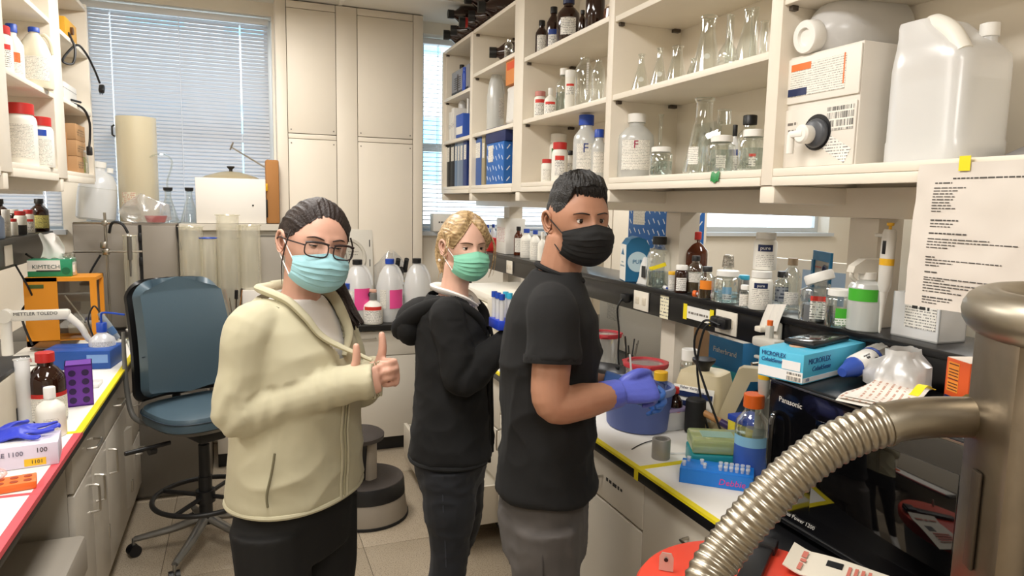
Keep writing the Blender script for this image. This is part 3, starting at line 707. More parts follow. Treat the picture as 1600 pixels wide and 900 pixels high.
def root_of(label, loc, bear):
    return thing('person', label, 'person', (loc[0], loc[1], 0), (0, 0, math.radians(90-bear)), None)
def bake(root, s=1.1):
    m_ = Matrix.Translation((0, 0, CAMH*(1-s))) @ Matrix.Scale(s, 4); seen = set()
    for o in root.children_recursive:
        if o.data.name not in seen: seen.add(o.data.name); o.data.transform(m_)
def fabric(n, c, rough=.9, sc=900, st=.15, sheen=.1, var=.08): return mat(n, c, rough, bump=st, bscale=sc, var=var, vscale=14, sheen=sheen)

# ------------------------------------------------------------------ man in the black T-shirt
def build_man():
    r = root_of('man in black T-shirt, black mask and blue gloves working at the right bench', (.803, 1.745), 116)
    skin = mat('skin_man', 'ad7d63', .5, var=.06, vscale=40, bump=.02, bscale=300)
    hd = Head((.060, 0, 1.682), math.radians(-62), math.radians(2), math.radians(1), .885, wid=.082)
    sh, el, wr = (.006, -.155, 1.468), (.012, -.200, 1.268), (.172, -.110, 1.274)
    lsh, lel, lwr = (.006, .155, 1.468), (.05, .225, 1.25), (.185, .09, 1.235)
    neck = limb([(.035, -.004, 1.64), (.018, 0, 1.55), (.0, 0, 1.46)], [.052, .054, .068])
    tb_ = torso([(.90, .06, .10, 0, 0), (.97, .09, .14, 0, 0), (1.1, .095, .14, 0, 0), (1.25, .105, .155, 0, 0), (1.38, .105, .165, 0, 0), (1.45, .09, .16, -.005, 0), (1.5, .06, .10, -.005, 0)])
    arms = J(limb([sh, (.008, -.182, 1.37), el, (.085, -.165, 1.266), wr], [.044, .046, .043, .043, .027]), limb([lsh, (.02, .19, 1.36), lel, (.11, .2, 1.21), lwr], [.044, .046, .042, .042, .028]), ball(sh, .04), ball(lsh, .04))
    legs = J(limb([(0, -.085, .92), (.01, -.095, .6), (0, -.095, .22)], [.06, .045, .032]), limb([(0, .085, .92), (.01, .095, .6), (0, .095, .22)], [.06, .045, .032]))
    part(add_geo(remesh(J(hd.geo(), neck, tb_, arms, legs), .0042, 3), J(ear(hd, 1), ear(hd, -1))), 'body', skin, r)
    face(hd, r, skin, '1c1512', '2a1b12', .42, -.42)
    # hair: long on top, faded sides
    hh = Head((.060, 0, 1.682), math.radians(-62), math.radians(2), math.radians(1), .885, 200, 130, wid=.078)
    aph = np.abs(hh.PH); zl = np.interp(aph, [0, .75, 1.05, 1.35, 1.75, 2.1, PI], [.072, .068, .030, .012, .030, -.01, -.055])
    h = hh.z-zl; side = np.clip(h/.05, 0, 1); top = np.clip((hh.u-.42)/.35, 0, 1)
    th = np.where(h < 0, -.008, .0025+.006*side+.013*top+.010*top*np.clip(hh.f*1.6, 0, 1))
    g = np.array([[mnoise.noise(Vector((float(hh.PH[j, i])*11 if hh.f[j, i] < 2 else 0, float(hh.y[j, i])*160, float(hh.x[j, i])*22))) for i in range(hh.nu)] for j in range(hh.nv)])
    mk('hair', hh.geo(th+.0045*g*top+.0012*g*(h > 0)), mat('hair_black', '100d0c', .55, bump=.4, bscale=240), r)
    fringe = []
    rnd = random.Random(3)
    for i in range(64):
        y0 = -.052+.104*i/63; ln = .02+.016*rnd.random(); x0 = hh.fx(y0*.9, .075)
        fringe.append(hd.tx(tube([(x0-.03, y0*.8, .108), (x0+.002, y0*.95, .093), (x0+.010, y0+rnd.uniform(-.004, .012), .078), (x0+.006, y0+rnd.uniform(.0, .016), .078-ln*.8)], [.0055, .005, .0036, .0006], 6, 4)))
    mk('fringe', J(*fringe), MATS['hair_black'], r)
    mk_ = mask(hd, r, fabric('mask_black', '0d0d0e', .85, 700, .15, 0), mat('loop_black', '101012', .8), 'black pleated face mask', .003)
    # T-shirt
    shirt = fabric('tshirt_black', '0c0c0d', .92, 800, .1, 0, .04)
    ts = J(torso([(.992, .128, .165, 0, 0), (1.012, .130, .167, 0, 0), (1.1, .120, .160, 0, 0), (1.25, .124, .170, 0, 0), (1.36, .126, .172, .002, 0), (1.44, .116, .170, .0, 0), (1.49, .096, .152, -.002, 0), (1.53, .074, .105, .004, 0), (1.556, .062, .068, .010, 0)]),
        limb([(0, -.09, 1.485), sh, (.008, -.176, 1.42), (.009, -.188, 1.365)], [.054, .062, .063, .066]), limb([(0, .09, 1.485), lsh, (.02, .18, 1.42), (.03, .2, 1.365)], [.054, .062, .062, .064]))
    me = remesh(ts, .006, 5)
    f1, f2 = mfold(.010, (5, 5, 8), 3), mfold(.004, (15, 15, 11), 8)
    displace(me, lambda p: (f1(p)+f2(p))*min(1, max(.15, (1.50-p[2])*6)))
    t_ = part(me, 't_shirt', shirt, r, 'plain black short-sleeved T-shirt')
    mk('collar', tube([(.057*math.cos(a)+.018, .066*math.sin(a), 1.550-.020*math.cos(a)) for a in np.linspace(0, 2*PI, 33)], .009, 8, flat=.8), shirt, t_)
    mk('sleeve_hem', T(ncap([(.066, 0), (.0672, .004), (.0672, .016), (.066, .020)], 28), (.009, -.1885, 1.359), (math.radians(-10), 0, 0)), shirt, t_)
    # jeans
    jean = fabric('jeans_grey', '55504d', .85, 1100, .25, .05, .25)
    lg_ = J(torso([(.82, .11, .15, 0, 0), (.92, .118, .156, -.008, 0), (1.0, .113, .148, -.004, 0), (1.05, .102, .14, 0, 0)]),
        limb([(0, -.085, .93), (.008, -.088, .74), (.015, -.095, .6), (.0, -.097, .4), (-.005, -.097, .19)], [.096, .086, .068, .062, .062]), limb([(0, .085, .93), (.008, .088, .74), (.015, .095, .6), (.0, .097, .4), (-.005, .097, .19)], [.096, .086, .068, .062, .062]))
    me = remesh(lg_, .007, 4); f3 = mfold(.004, (14, 14, 16), 5); displace(me, f3)
    jn = part(me, 'jeans', jean, r, 'faded grey jeans')
    st = mat('stitching', '3a3634', .8)
    mk('pocket', thick_sheet(lambda a, b: (-.003-.113*(1-.16*b)*(1-min(1, (abs(-.125+.09*a)/.158))**2.3)**(1/2.3), -.125+.09*a, .955-.13*b-(.02*(1-abs(a-.5)*2) if b > .99 else 0)), 8, 8, .0015), mat('jeans_pocket', '504b48', .85, bump=.25, bscale=1100), jn)
    mk('side_seam', tube([(-.005, -.165, .93), (0, -.180, .86), (.004, -.178, .75), (.01, -.168, .6)], .0022, 6, 4), st, jn)
    shoes(r, mat('shoe_dark', '222224', .6), ((0, -.1), (0, .1)))
    # gloves
    gm = mat('glove_nitrile', '5a66c8', .42, bump=.12, bscale=70)
    cuff = T(ncap([(.036, -.035), (.034, -.02), (.032, 0), (.034, .012)], 20), wr, (0, math.radians(82), math.radians(32)))
    gl = hand(wr, (.85, .45, .10), (.1, .75, -.55), (.25, -.25, .9), 1.02, ((.75, 1.2, .7), (.85, 1.25, .8), (.95, 1.25, .8), (1.05, 1.25, .8)), [(.75, .25, .5), (.75, .6, .0), (.6, .75, -.2)])
    part(remesh(J(gl, limb([wr, Vector(wr)-Vector((.85, .45, .10))*.05], [.034, .037])), .003, 3), 'glove', gm, r, 'blue nitrile glove')
    gl2 = hand(lwr, (.85, -.1, -.15), (-.1, -.85, -.3), (.1, -.1, .9), 1.0, (.7, 1.0, .6))
    part(remesh(J(gl2, limb([lwr, Vector(lwr)-Vector((.85, -.1, -.15))*.05], [.034, .037])), .0035, 3), 'glove', mat('glove_nitrile2', '3f6fc0', .42, bump=.12, bscale=70), r)
    bake(r)
    return r
# ------------------------------------------------------------------ woman in the beige zip jacket
def build_w1():
    r = root_of('woman in pale olive zip jacket, glasses and light blue mask giving thumbs up', (.126, 1.955), 133)
    skin = mat('skin_w1', 'd4a48f', .5, var=.05, vscale=40, bump=.02, bscale=300)
    H = dict(c=(.062, .006, 1.612), yaw=math.radians(-31), pitch=math.radians(4), roll=math.radians(-8), k=.885)
    hd = Head(**H, wid=.082)
    sh, el, wr = (-.005, -.145, 1.422), (-.020, -.176, 1.228), (.178, -.040, 1.288)
    lsh, lel, lwr = (0, .145, 1.422), (.045, .205, 1.20), (.190, .070, 1.298)
    neck = limb([(.038, .0, 1.57), (.024, 0, 1.49), (.0, 0, 1.42)], [.047, .047, .060])
    tb_ = torso([(.90, .06, .10, 0, 0), (.97, .09, .14, 0, 0), (1.1, .10, .145, 0, 0), (1.25, .105, .145, 0, 0), (1.36, .09, .13, -.002, 0), (1.44, .05, .08, .0, 0)])
    d = Vector((.55, .75, .05)); nrm = Vector((-.75, .5, .0))
    fist = ((1.35, 1.55, .9), (1.35, 1.6, .9), (1.35, 1.6, .9), (1.4, 1.6, .9))
    hr = hand(wr, (.88, .42, .16), (-.4, .9, 0), (0, .0, 1), .86, fist, [(.35, .05, .9), (.1, 0, 1), (-.05, 0, 1)])
    hl = hand(lwr, (.93, -.30, .12), (-.35, -.93, .0), (0, 0, 1), .88, fist, [(.30, -.05, .95), (.02, -.0, 1), (-.12, 0, 1)])
    arms = J(limb([sh, tuple(Vector(sh).lerp(Vector(el), .5)), el, tuple(Vector(el).lerp(Vector(wr), .5)), wr], [.038, .038, .036, .034, .025]), limb([lsh, tuple(Vector(lsh).lerp(Vector(lel), .5)), lel, tuple(Vector(lel).lerp(Vector(lwr), .5)), lwr], [.038, .038, .036, .034, .025]), hr, hl)
    legs = J(limb([(0, -.09, .92), (.01, -.095, .6), (0, -.095, .22)], [.06, .045, .032]), limb([(0, .09, .92), (.01, .095, .6), (0, .095, .22)], [.06, .045, .032]))
    part(add_geo(remesh(J(hd.geo(), neck, tb_, arms, legs), .0042, 3), J(ear(hd, 1), ear(hd, -1))), 'body', skin, r)
    face(hd, r, skin, '2a1d18', '20140f', .12, -.16, .005)
    # pulled-back dark hair and ponytail
    hair = mat('hair_dark', '241815', .55, bump=.35, bscale=200)
    hh = Head(**H, nu=200, nv=130, wid=.082)
    aph = np.abs(hh.PH); zl = np.interp(aph, [0, .5, .85, 1.15, 1.45, 1.8, 2.2, PI], [.072, .064, .044, .018, .008, .018, -.03, -.06])
    h = hh.z-zl; ang = np.arctan2(hh.y, hh.z+.02)
    g = np.array([[mnoise.noise(Vector((float(ang[j, i])*16, float(hh.x[j, i])*9, 3.3))) for i in range(hh.nu)] for j in range(hh.nv)])
    th = np.where(h < 0, -.008, .013*np.clip(h/.035, .12, 1)+.004*np.clip(-hh.f, 0, 1)+.0035*g)
    mk('hair', hh.geo(th), hair, r)
    tail = []
    rnd = random.Random(5)
    for i in range(16):
        a, b = rnd.uniform(-.014, .014), rnd.uniform(-.014, .014)
        P = [(-.085, .0, .035), (-.125, .012+a, .02+b), (-.12, .04+a*1.3, -.045), (-.07, .085+a*1.5, -.10+b), (-.015+a, .115+b, -.15), (.010+a*1.6, .135+b, -.195+a)]
        tail.append(hd.tx(tube(P, [.009, .012, .012, .010, .008, .002], 8, 5)))
    mk('ponytail', J(*tail), hair, r)
    wisps = [hd.tx(tube([(.03, q*.075, .03), (.035, q*.083, .0), (.022, q*.082, -.05), (.03, q*.078, -.10)], [.0022, .0018, .0014, .0005], 5, 5)) for q in (-1, 1)]
    mk('hair_wisp', J(*wisps), hair, r)
    mask(hd, r, mat('mask_blue', '9fd0da', .7, bump=.1, bscale=500), mat('loop_white', 'eeeeee', .6), 'pale blue pleated surgical mask', .0045, .006, 4)
    # glasses
    gm = mat('glasses_frame', '2a2022', .35)
    gl = mk('glasses', hd.tx(J(*[tube([(hd.fx(0, .004)+.016-.010*(abs(y)/.06)**2, y, z) for y, z in [(q*(.033+.0265*math.copysign(abs(math.cos(a))**.6, math.cos(a))), -.003+.0175*math.copysign(abs(math.sin(a))**.6, math.sin(a))) for a in np.linspace(0, 2*PI, 29)]], .0017, 6) for q in (-1, 1)],
        tube([(hd.fx(0, .004)+.016, -.0065, .004), (hd.fx(0, .004)+.018, 0, .006), (hd.fx(0, .004)+.016, .0065, .004)], .0016, 6, 4), *[tube([(hd.fx(0, .004)+.004, q*.0605, .004), (.03, q*.079, .006), (-.02, q*.084, .006), (-.035, q*.082, -.012)], .0018, 6, 5) for q in (-1, 1)],
        *[tube([(hd.fx(0, .004)+.016-.010*(abs(y)/.06)**2+.0005, y, z) for y, z in [(q*(.033+.0265*u_), .0135-.003*u_*u_) for u_ in np.linspace(-1, 1, 9)]], .0028, 6) for q in (-1, 1)])), gm, r, label='dark framed rectangular glasses')
    for q in (-1, 1): mk('lens', hd.tx(sheet(lambda a, b: (hd.fx(0, .004)+.016-.010*(abs(q*(.033+.05*(a-.5)))/.06)**2, q*(.033+.05*(a-.5)), -.003+.033*(b-.5)), 6, 4)), thin('lens_glass', 'f6f8f8', .03), gl)
    # white tee
    tee = fabric('tee_white', 'efebe6', .9, 900, .08, .0, .03)
    part(remesh(torso([(1.05, .110, .15, .004, 0), (1.15, .112, .145, .006, 0), (1.28, .120, .148, .010, 0), (1.37, .112, .146, .008, 0), (1.425, .088, .132, .0, 0), (1.462, .066, .092, .006, 0), (1.482, .058, .068, .010, 0)]), .006, 4), 'tee_shirt', tee, r, 'plain white crew-neck T-shirt')
    # jacket
    jm = fabric('jacket_olive', 'beb89c', .82, 700, .06, .06, .05)
    body_r = [(.985, .138, .182, .0, 0), (1.005, .142, .188, 0, 0), (1.08, .142, .184, .002, 0), (1.17, .138, .172, .006, 0), (1.28, .142, .166, .012, 0), (1.36, .130, .162, .008, 0), (1.415, .108, .160, -.002, 0), (1.455, .086, .138, -.008, 0), (1.478, .076, .100, -.004, 0), (1.498, .066, .076, .006, 0)]
    apts = [sh, el, wr]; lpts = [lsh, lel, lwr]
    def mid(a, b, t): return tuple(Vector(a).lerp(Vector(b), t))
    cuffr = tuple(Vector(wr)+Vector((.88, .42, .16)).normalized()*.070); cuffl = tuple(Vector(lwr)-Vector((.93, -.3, .12)).normalized()*.0)
    jg = J(torso(body_r, 44, 2.25), limb([(0, -.085, 1.428), sh, mid(sh, el, .5), el, mid(el, wr, .5), wr, cuffr], [.052, .058, .056, .053, .050, .046, .041]), limb([(0, .085, 1.428), lsh, mid(lsh, lel, .5), lel, mid(lel, lwr, .5), cuffl], [.052, .058, .055, .05, .047, .04]))
    me = remesh(jg, .0055, 5)
    a1 = armfold(apts, .0038, 120, .07); b1 = mfold(.0065, (6, 6, 10), 11); b2 = mfold(.0022, (18, 18, 14), 2)
    wrl = np.array(wr); elb = np.array(el)
    def fold(p):
        v = a1(p)
        ta = np.dot(p-elb, wrl-elb)/np.dot(wrl-elb, wrl-elb); da = np.linalg.norm(p-elb-np.clip(ta, 0, 1.1)*(wrl-elb))
        if da < .056 and ta > .1: return v+.0014*math.sin(ta*34+4*mnoise.noise(Vector(p*12)))+b2(p)*.6
        drop = max(0, (1.34-p[2])/.35); return v+b1(p)*(.35+.9*drop)*min(1, (1.48-p[2])*8 if p[2] < 1.48 else 0)+b2(p)*.5
    displace(me, fold)
    cut(me, lambda V: (V[:, 0] > .0) & (V[:, 2] > 1.34) & (np.abs(V[:, 1]-.0) < np.interp(V[:, 2], [1.34, 1.40, 1.45, 1.485, 1.51], [.0, .042, .062, .074, .09])) | ((V[:, 2] > 1.487) & (np.hypot(V[:, 0]-.004, V[:, 1]) < .2)))
    jk = part(me, 'jacket', jm, r, 'pale olive zip-front athletic jacket')
    V, N = mesh_np(me)
    def fr(l, z):
        m_ = (np.abs(V[:, 1]-l) < .012) & (np.abs(V[:, 2]-z) < .012) & (V[:, 0] > 0); return float(V[m_, 0].max()) if m_.any() else .12
    zp = [(fr(0, z)+.001, 0, z) for z in np.linspace(.99, 1.34, 22)]
    mk('zip', tube(zp, .0035, 6, flat=.6), mat('zip_tape', 'a8a284', .7), jk)
    for q in (-1, 1):
        mk('placket', tube([(p[0]-.0005, q*.013, p[2]) for p in zp], .005, 8, flat=.5), jm, jk)
        P = [(fr(q*.004, 1.35)+.002, q*.006, 1.345), (fr(q*.045, 1.39)+.003, q*.047, 1.395), (fr(q*.066, 1.44)+.002, q*.068, 1.445), (.052, q*.080, 1.482), (.0, q*.084, 1.500), (-.05, q*.062, 1.505), (-.07, 0, 1.503)]
        mk('collar', tube(P, [.006, .011, .013, .014, .015, .014, .014], 10, 6, flat=.7), jm, jk)
    mk('pocket_seam', tube([(.075, -.166, 1.145), (.070, -.172, 1.10), (.062, -.180, 1.05), (.064, -.180, 1.02)], .0028, 6, 5), mat('seam_dark', '6d6850', .8), jk)
    mk('hem_band', tube([(x_*1.004, y_*1.004, z_+.004) for x_, y_, z_ in ring_pts((0, 0, .985), .140, .184, 48, 2.25)+[ring_pts((0, 0, .985), .140, .184, 48, 2.25)[0]]], .007, 8), jm, jk)
    mk('shoulder_seam', tube([(.04, -.10, 1.468), (.0, -.105, 1.478), (-.05, -.10, 1.46)], .002, 6, 4), MATS['seam_dark'], jk)
    # leggings
    lm = fabric('leggings_black', '09090a', .8, 900, .05, 0, .02)
    me = remesh(J(torso([(.83, .11, .16, 0, 0), (.94, .122, .168, -.005, 0), (1.04, .108, .15, 0, 0)]), limb([(0, -.095, .93), (.01, -.1, .74), (.012, -.1, .6), (0, -.1, .4), (-.005, -.1, .22)], [.10, .085, .062, .056, .04]), limb([(0, .095, .93), (.01, .1, .74), (.012, .1, .6), (0, .1, .4), (-.005, .1, .22)], [.10, .085, .062, .056, .04])), .007, 5)
    part(me, 'leggings', lm, r, 'black leggings')
    shoes(r, mat('shoe_white', 'd8d5d0', .6), ((0, -.1), (0, .1)), .92)
    bake(r)
    return r
# ------------------------------------------------------------------ woman in the black hoodie
def build_w2():
    r = root_of('blonde woman in black hooded jacket and green mask between the other two people', (.712, 2.42), 115)
    skin = mat('skin_w2', 'dcb09b', .5, var=.05, vscale=40, bump=.02, bscale=300)
    H = dict(c=(.040, .0, 1.575), yaw=math.radians(-55), pitch=math.radians(3), roll=math.radians(-1), k=.855)
    hd = Head(**H)
    sh, el, wr = (.004, -.132, 1.362), (.062, -.165, 1.165), (.200, -.070, 1.290)
    lsh, lel, lwr = (.004, .132, 1.362), (.07, .185, 1.14), (.23, .06, 1.285)
    neck = limb([(.02, -.004, 1.52), (.008, 0, 1.44), (.0, 0, 1.37)], [.046, .046, .06])
    tb_ = torso([(.86, .05, .09, 0, 0), (.93, .085, .13, 0, 0), (1.06, .085, .125, 0, 0), (1.2, .09, .12, 0, 0), (1.32, .08, .115, -.002, 0), (1.395, .05, .07, .0, 0)])
    arms = J(limb([sh, tuple(Vector(sh).lerp(Vector(el), .5)), el, tuple(Vector(el).lerp(Vector(wr), .5)), wr], [.036, .036, .034, .032, .025]), limb([lsh, tuple(Vector(lsh).lerp(Vector(lel), .5)), lel, tuple(Vector(lel).lerp(Vector(lwr), .5)), lwr], [.036, .036, .034, .032, .025]))
    legs = J(limb([(0, -.085, .86), (.01, -.09, .58), (0, -.09, .22)], [.055, .042, .03]), limb([(0, .085, .86), (.03, .09, .58), (-.06, .09, .22)], [.055, .042, .03]))
    part(add_geo(remesh(J(hd.geo(), neck, tb_, arms, legs), .0045, 3), J(ear(hd, 1), ear(hd, -1))), 'body', skin, r)
    face(hd, r, skin, '5a3f2c', '2b1d14', .34, -.34, .004)
    def blonde():
        m, t, b = newmat('hair_blonde'); b.inputs['Roughness'].default_value = .4
        tc = nd(t, 'ShaderNodeTexCoord'); z = nd(t, 'ShaderNodeTexNoise'); z.inputs['Scale'].default_value = 1; z.inputs['Detail'].default_value = 4; mp_ = nd(t, 'ShaderNodeMapping'); mp_.inputs['Rotation'].default_value = (0, 0, math.radians(55)); mp_.inputs['Scale'].default_value = (14, 130, 130)
        ra = nd(t, 'ShaderNodeValToRGB'); ra.color_ramp.elements[0].position = .35; ra.color_ramp.elements[0].color = lin('8a6d48'); ra.color_ramp.elements[1].position = .62; ra.color_ramp.elements[1].color = lin('cdb083')
        t.links.new(tc.outputs['Object'], mp_.inputs['Vector']); t.links.new(mp_.outputs[0], z.inputs['Vector']); t.links.new(z.outputs[0], ra.inputs[0]); t.links.new(ra.outputs[0], b.inputs['Base Color']); return m
    hair = blonde()
    hh = Head(**H, nu=200, nv=130)
    aph = np.abs(hh.PH); zl = np.interp(hh.PH, [-PI, -2.2, -1.8, -1.45, -1.15, -.8, -.35, 0, .3, .6, .9, 1.2, 1.6, 2.2, PI], [-.07, -.05, .012, .006, -.004, .030, .072, .086, .070, .045, .022, -.01, -.03, -.05, -.07])
    h = hh.z-zl; ang = np.arctan2(hh.y, hh.z+.02)
    g = np.array([[mnoise.noise(Vector((float(ang[j, i])*15, float(hh.x[j, i])*12, 1.3)))+.6*mnoise.noise(Vector((float(ang[j, i])*34, float(hh.x[j, i])*9, 7.3))) for i in range(hh.nu)] for j in range(hh.nv)])
    th = np.where(h < 0, -.008, .021*np.clip(h/.03, .2, 1)+.008*np.clip(-hh.f, 0, 1)+.0026*g)
    mk('hair', hh.geo(th), hair, r)
    tail = []; rnd = random.Random(9)
    for i in range(26):
        a, b, c = rnd.uniform(-.016, .016), rnd.uniform(-.016, .016), rnd.uniform(.85, 1.05)
        P = [(-.088, a*.4, .03+b*.4), (-.125, a, .035+b), (-.145*c, a*1.8, .0+b), (-.145*c, a*2.2, -.05+b), (-.115, a*2.2, -.10*c+b)]
        tail.append(hd.tx(tube(P, [.008, .010, .011, .009, .002], 7, 5)))
    mk('ponytail', J(*tail), hair, r)
    w_ = []
    for q, n_ in ((-1, 4), (1, 5)):
        for i in range(n_):
            o_ = rnd.uniform(-.01, .01)
            w_.append(hd.tx(tube([(.03+o_, q*.074, .045), (.045+o_, q*.086, .01), (.035+o_, q*(.088+abs(o_)), -.05), (.02+o_*2, q*(.085+abs(o_)), -.10+o_)], [.0018, .0016, .0012, .0004], 5, 5)))
    mk('hair_wisp', J(*w_), hair, r)
    mk('earring', hd.tx(ball((-.016, -.082, -.045), .005, 10)), mat('pearl', 'efe6da', .25), r)
    mask(hd, r, mat('mask_green', '86cdb0', .7, bump=.1, bscale=500), mat('loop_white', 'eeeeee', .6), 'mint green pleated surgical mask', .0045, .0, 9)
    # striped blouse
    def blouse():
        m, t, b = newmat('blouse_stripe'); b.inputs['Roughness'].default_value = .85
        tc = nd(t, 'ShaderNodeTexCoord'); s_ = nd(t, 'ShaderNodeSeparateXYZ'); q = nd(t, 'ShaderNodeMath', operation='FRACT'); q0 = nd(t, 'ShaderNodeMath', operation='MULTIPLY'); q0.inputs[1].default_value = 48
        l_ = nd(t, 'ShaderNodeMath', operation='LESS_THAN'); l_.inputs[1].default_value = .22; mx = nd(t, 'ShaderNodeMixRGB'); mx.inputs[1].default_value = lin('eae4e0'); mx.inputs[2].default_value = lin('4b4a5c')
        t.links.new(tc.outputs['Object'], s_.inputs[0]); t.links.new(s_.outputs[1], q0.inputs[0]); t.links.new(q0.outputs[0], q.inputs[0]); t.links.new(q.outputs[0], l_.inputs[0]); t.links.new(l_.outputs[0], mx.inputs[0]); t.links.new(mx.outputs[0], b.inputs['Base Color']); return m
    bl = blouse()
    me = remesh(torso([(.86, .108, .135, .0, 0), (.98, .108, .132, .004, 0), (1.1, .106, .126, .008, 0), (1.22, .114, .13, .012, 0), (1.31, .106, .128, .004, 0), (1.365, .082, .112, .0, 0), (1.41, .060, .075, .006, 0)]), .006, 4); displace(me, mfold(.004, (14, 14, 9), 21))
    b_ = part(me, 'blouse', bl, r, 'white blouse with thin dark stripes')
    for q in (-1, 1):
        P = [(.085, q*.022, 1.385), (.05, q*.062, 1.412), (.0, q*.068, 1.43), (-.045, q*.045, 1.438), (-.058, 0, 1.44)]
        mk('blouse_collar', tube(P, [.010, .018, .020, .02, .02], 10, 6, flat=.45), mat('collar_white', 'ece6e0', .8), b_)
    # hooded jacket
    jm = fabric('hoodie_black', '0c0c0d', .9, 800, .1, 0, .04)
    def mid(a, b, t): return tuple(Vector(a).lerp(Vector(b), t))
    jg = J(torso([(.872, .140, .172, .006, 0), (.892, .142, .176, .006, 0), (.98, .134, .165, .006, 0), (1.1, .122, .148, .006, 0), (1.22, .126, .148, .010, 0), (1.31, .118, .146, .004, 0), (1.375, .098, .135, -.006, 0), (1.41, .078, .110, -.01, 0), (1.43, .066, .08, -.006, 0)], 44, 2.25),
        limb([(0, -.075, 1.368), sh, mid(sh, el, .5), el, mid(el, wr, .5), wr], [.05, .056, .055, .053, .047, .038]), limb([(0, .075, 1.368), lsh, mid(lsh, lel, .5), lel, mid(lel, lwr, .5), lwr], [.05, .056, .055, .053, .047, .038]))
    me = remesh(jg, .006, 10); a1 = armfold([sh, el, wr], .005, 110, .08); b1 = mfold(.006, (6, 6, 10), 31); b2 = mfold(.003, (17, 17, 14), 6)
    displace(me, lambda p: a1(p)+(b1(p)+b2(p))*(1 if p[2] < 1.36 else .3))
    cut(me, lambda V: (V[:, 0] > .02) & (np.abs(V[:, 1]) < np.interp(V[:, 2], [.85, 1.0, 1.25, 1.38, 1.43], [.045, .04, .045, .06, .075])) & (V[:, 0] < .16) | (V[:, 2] > 1.424))
    jk = part(me, 'hooded_jacket', jm, r, 'black zip hooded jacket worn open')
    for q in (-1, 1):
        P = [(.115, q*.055, 1.30), (.095, q*.078, 1.355), (.04, q*.095, 1.39), (-.035, q*.10, 1.395), (-.105, q*.082, 1.36), (-.15, q*.045, 1.315), (-.16, 0, 1.29)]
        mk('hood', tube(P, [.012, .018, .022, .026, .034, .042, .045], 14, 6, flat=.8), jm, jk)
        mk('front_edge', tube([(.138, q*.05, .86), (.136, q*.046, 1.0), (.132, q*.046, 1.12), (.138, q*.05, 1.22), (.122, q*.056, 1.31)], .006, 8, 6), jm, jk)
    mk('hood_drape', J(ball((-.135, 0, 1.315), (.055, .10, .075), 20), ball((-.10, 0, 1.365), (.06, .09, .04), 20)), jm, jk)
    mk('hem_band', tube([(x_*1.0, y_*1.0, z_+.004) for x_, y_, z_ in ring_pts((.006, 0, .872), .141, .174, 48, 2.25)[4:45]], .008, 8), jm, jk)
    jean = fabric('jeans_dark', '1e2026', .85, 1100, .2, .05, .25)
    lg_ = J(torso([(.78, .112, .155, .004, 0), (.86, .124, .165, .002, 0), (.95, .11, .145, 0, 0)]), limb([(.006, -.085, .86), (.012, -.088, .70), (.012, -.09, .58), (0, -.092, .38), (-.01, -.092, .21)], [.098, .088, .066, .058, .045]), limb([(.006, .085, .86), (.02, .088, .70), (.03, .09, .58), (-.03, .092, .38), (-.06, .092, .21)], [.098, .088, .066, .058, .045]))
    me = remesh(lg_, .007, 4); ff = mfold(.004, (10, 10, 22), 13); displace(me, ff)
    jn = part(me, 'jeans', jean, r, 'very dark slim jeans')
    mk('side_seam', tube([(0, -.172, .86), (.004, -.176, .75), (.01, -.158, .6), (.014, -.148, .45)], .002, 6, 4), mat('seam_grey', '3a3d46', .8), jn)
    shoes(r, MATS['shoe_dark'], ((0, -.09), (-.06, .09)), .9)
    gm = MATS['glove_nitrile']
    gl = hand(wr, (.80, .15, .45), (.1, .9, -.2), (-.2, .1, .95), .92, (.7, 1.0, .6)); part(remesh(gl, .0035, 3), 'glove', mat('glove_dark', '4a50a8', .42), r)
    gl = hand(lwr, (.85, -.25, .35), (.0, -.9, -.3), (-.2, -.1, .95), .92, (.7, 1.0, .6)); part(remesh(gl, .0035, 3), 'glove', gm, r)
    bake(r)
    return r
build_man(); build_w1(); build_w2()
# ================================================================== small things: kit
SC.cycles.transparent_max_bounces = 24
HDPE = mat('hdpe_white', 'efece2', .45)
MILK = thin('hdpe_milky', 'f6f7f5', .04, body=.82, bodyhex='ffffff', rough=.25)
MILKD = thin('hdpe_full', 'e6ecec', .05, body=.85, bodyhex='eeefec', rough=.25)
AMBER = mat('amber_glass', '2b1208', .07, coat=.3)
AMBERL = mat('amber_light', '55250d', .08)
WATER = thin('clear_liquid', 'dfe6e4', .08, body=.12, bodyhex='cfd8d4')
FILM = thin('plastic_film', 'fafafa', .16, body=.22, bodyhex='f2f4f5', rough=.15)
LABW = printed('label_white', 'f4f1ea', '5a5a5a', .0075, .4, 420)
LABW2 = printed('label_text_fine', 'f0ece2', '8a8680', .006, .38, 520)
LABR = printed('label_redband', 'f4f1ea', '5a5a5a', .0075, .42, 240, accent='d8362a', acc_frac=.22)
LABB = printed('label_blueband', 'f2f0ec', '4a4a55', .0075, .42, 240, accent='1f3f8f', acc_frac=.3)
LABY = printed('label_yellow', 'd9cf7a', '55502a', .0075, .42, 240)
LABG = printed('label_greenband', 'f2f0ea', '4a4a4a', .0075, .42, 240, accent='2d7a3d', acc_frac=.5)
CARD = mat('cardboard', 'b98f63', .8, bump=.05, bscale=60)
CARDD = mat('cardboard_dark', 'a8743f', .8)
INK = mat('dark_ink', '2c2b2a', .6)
C_ = {k: mat('cap_'+k, h, .4) for k, h in dict(white='f0eee8', red='c22a26', blue='1f49b0', black='161617', orange='ea6a22', yellow='e8b21e', pink='c98178', green='2d8a4a', cyan='3db4d8', beige='d8c9a4', tan='b7a184', navy='1b2a55').items()}
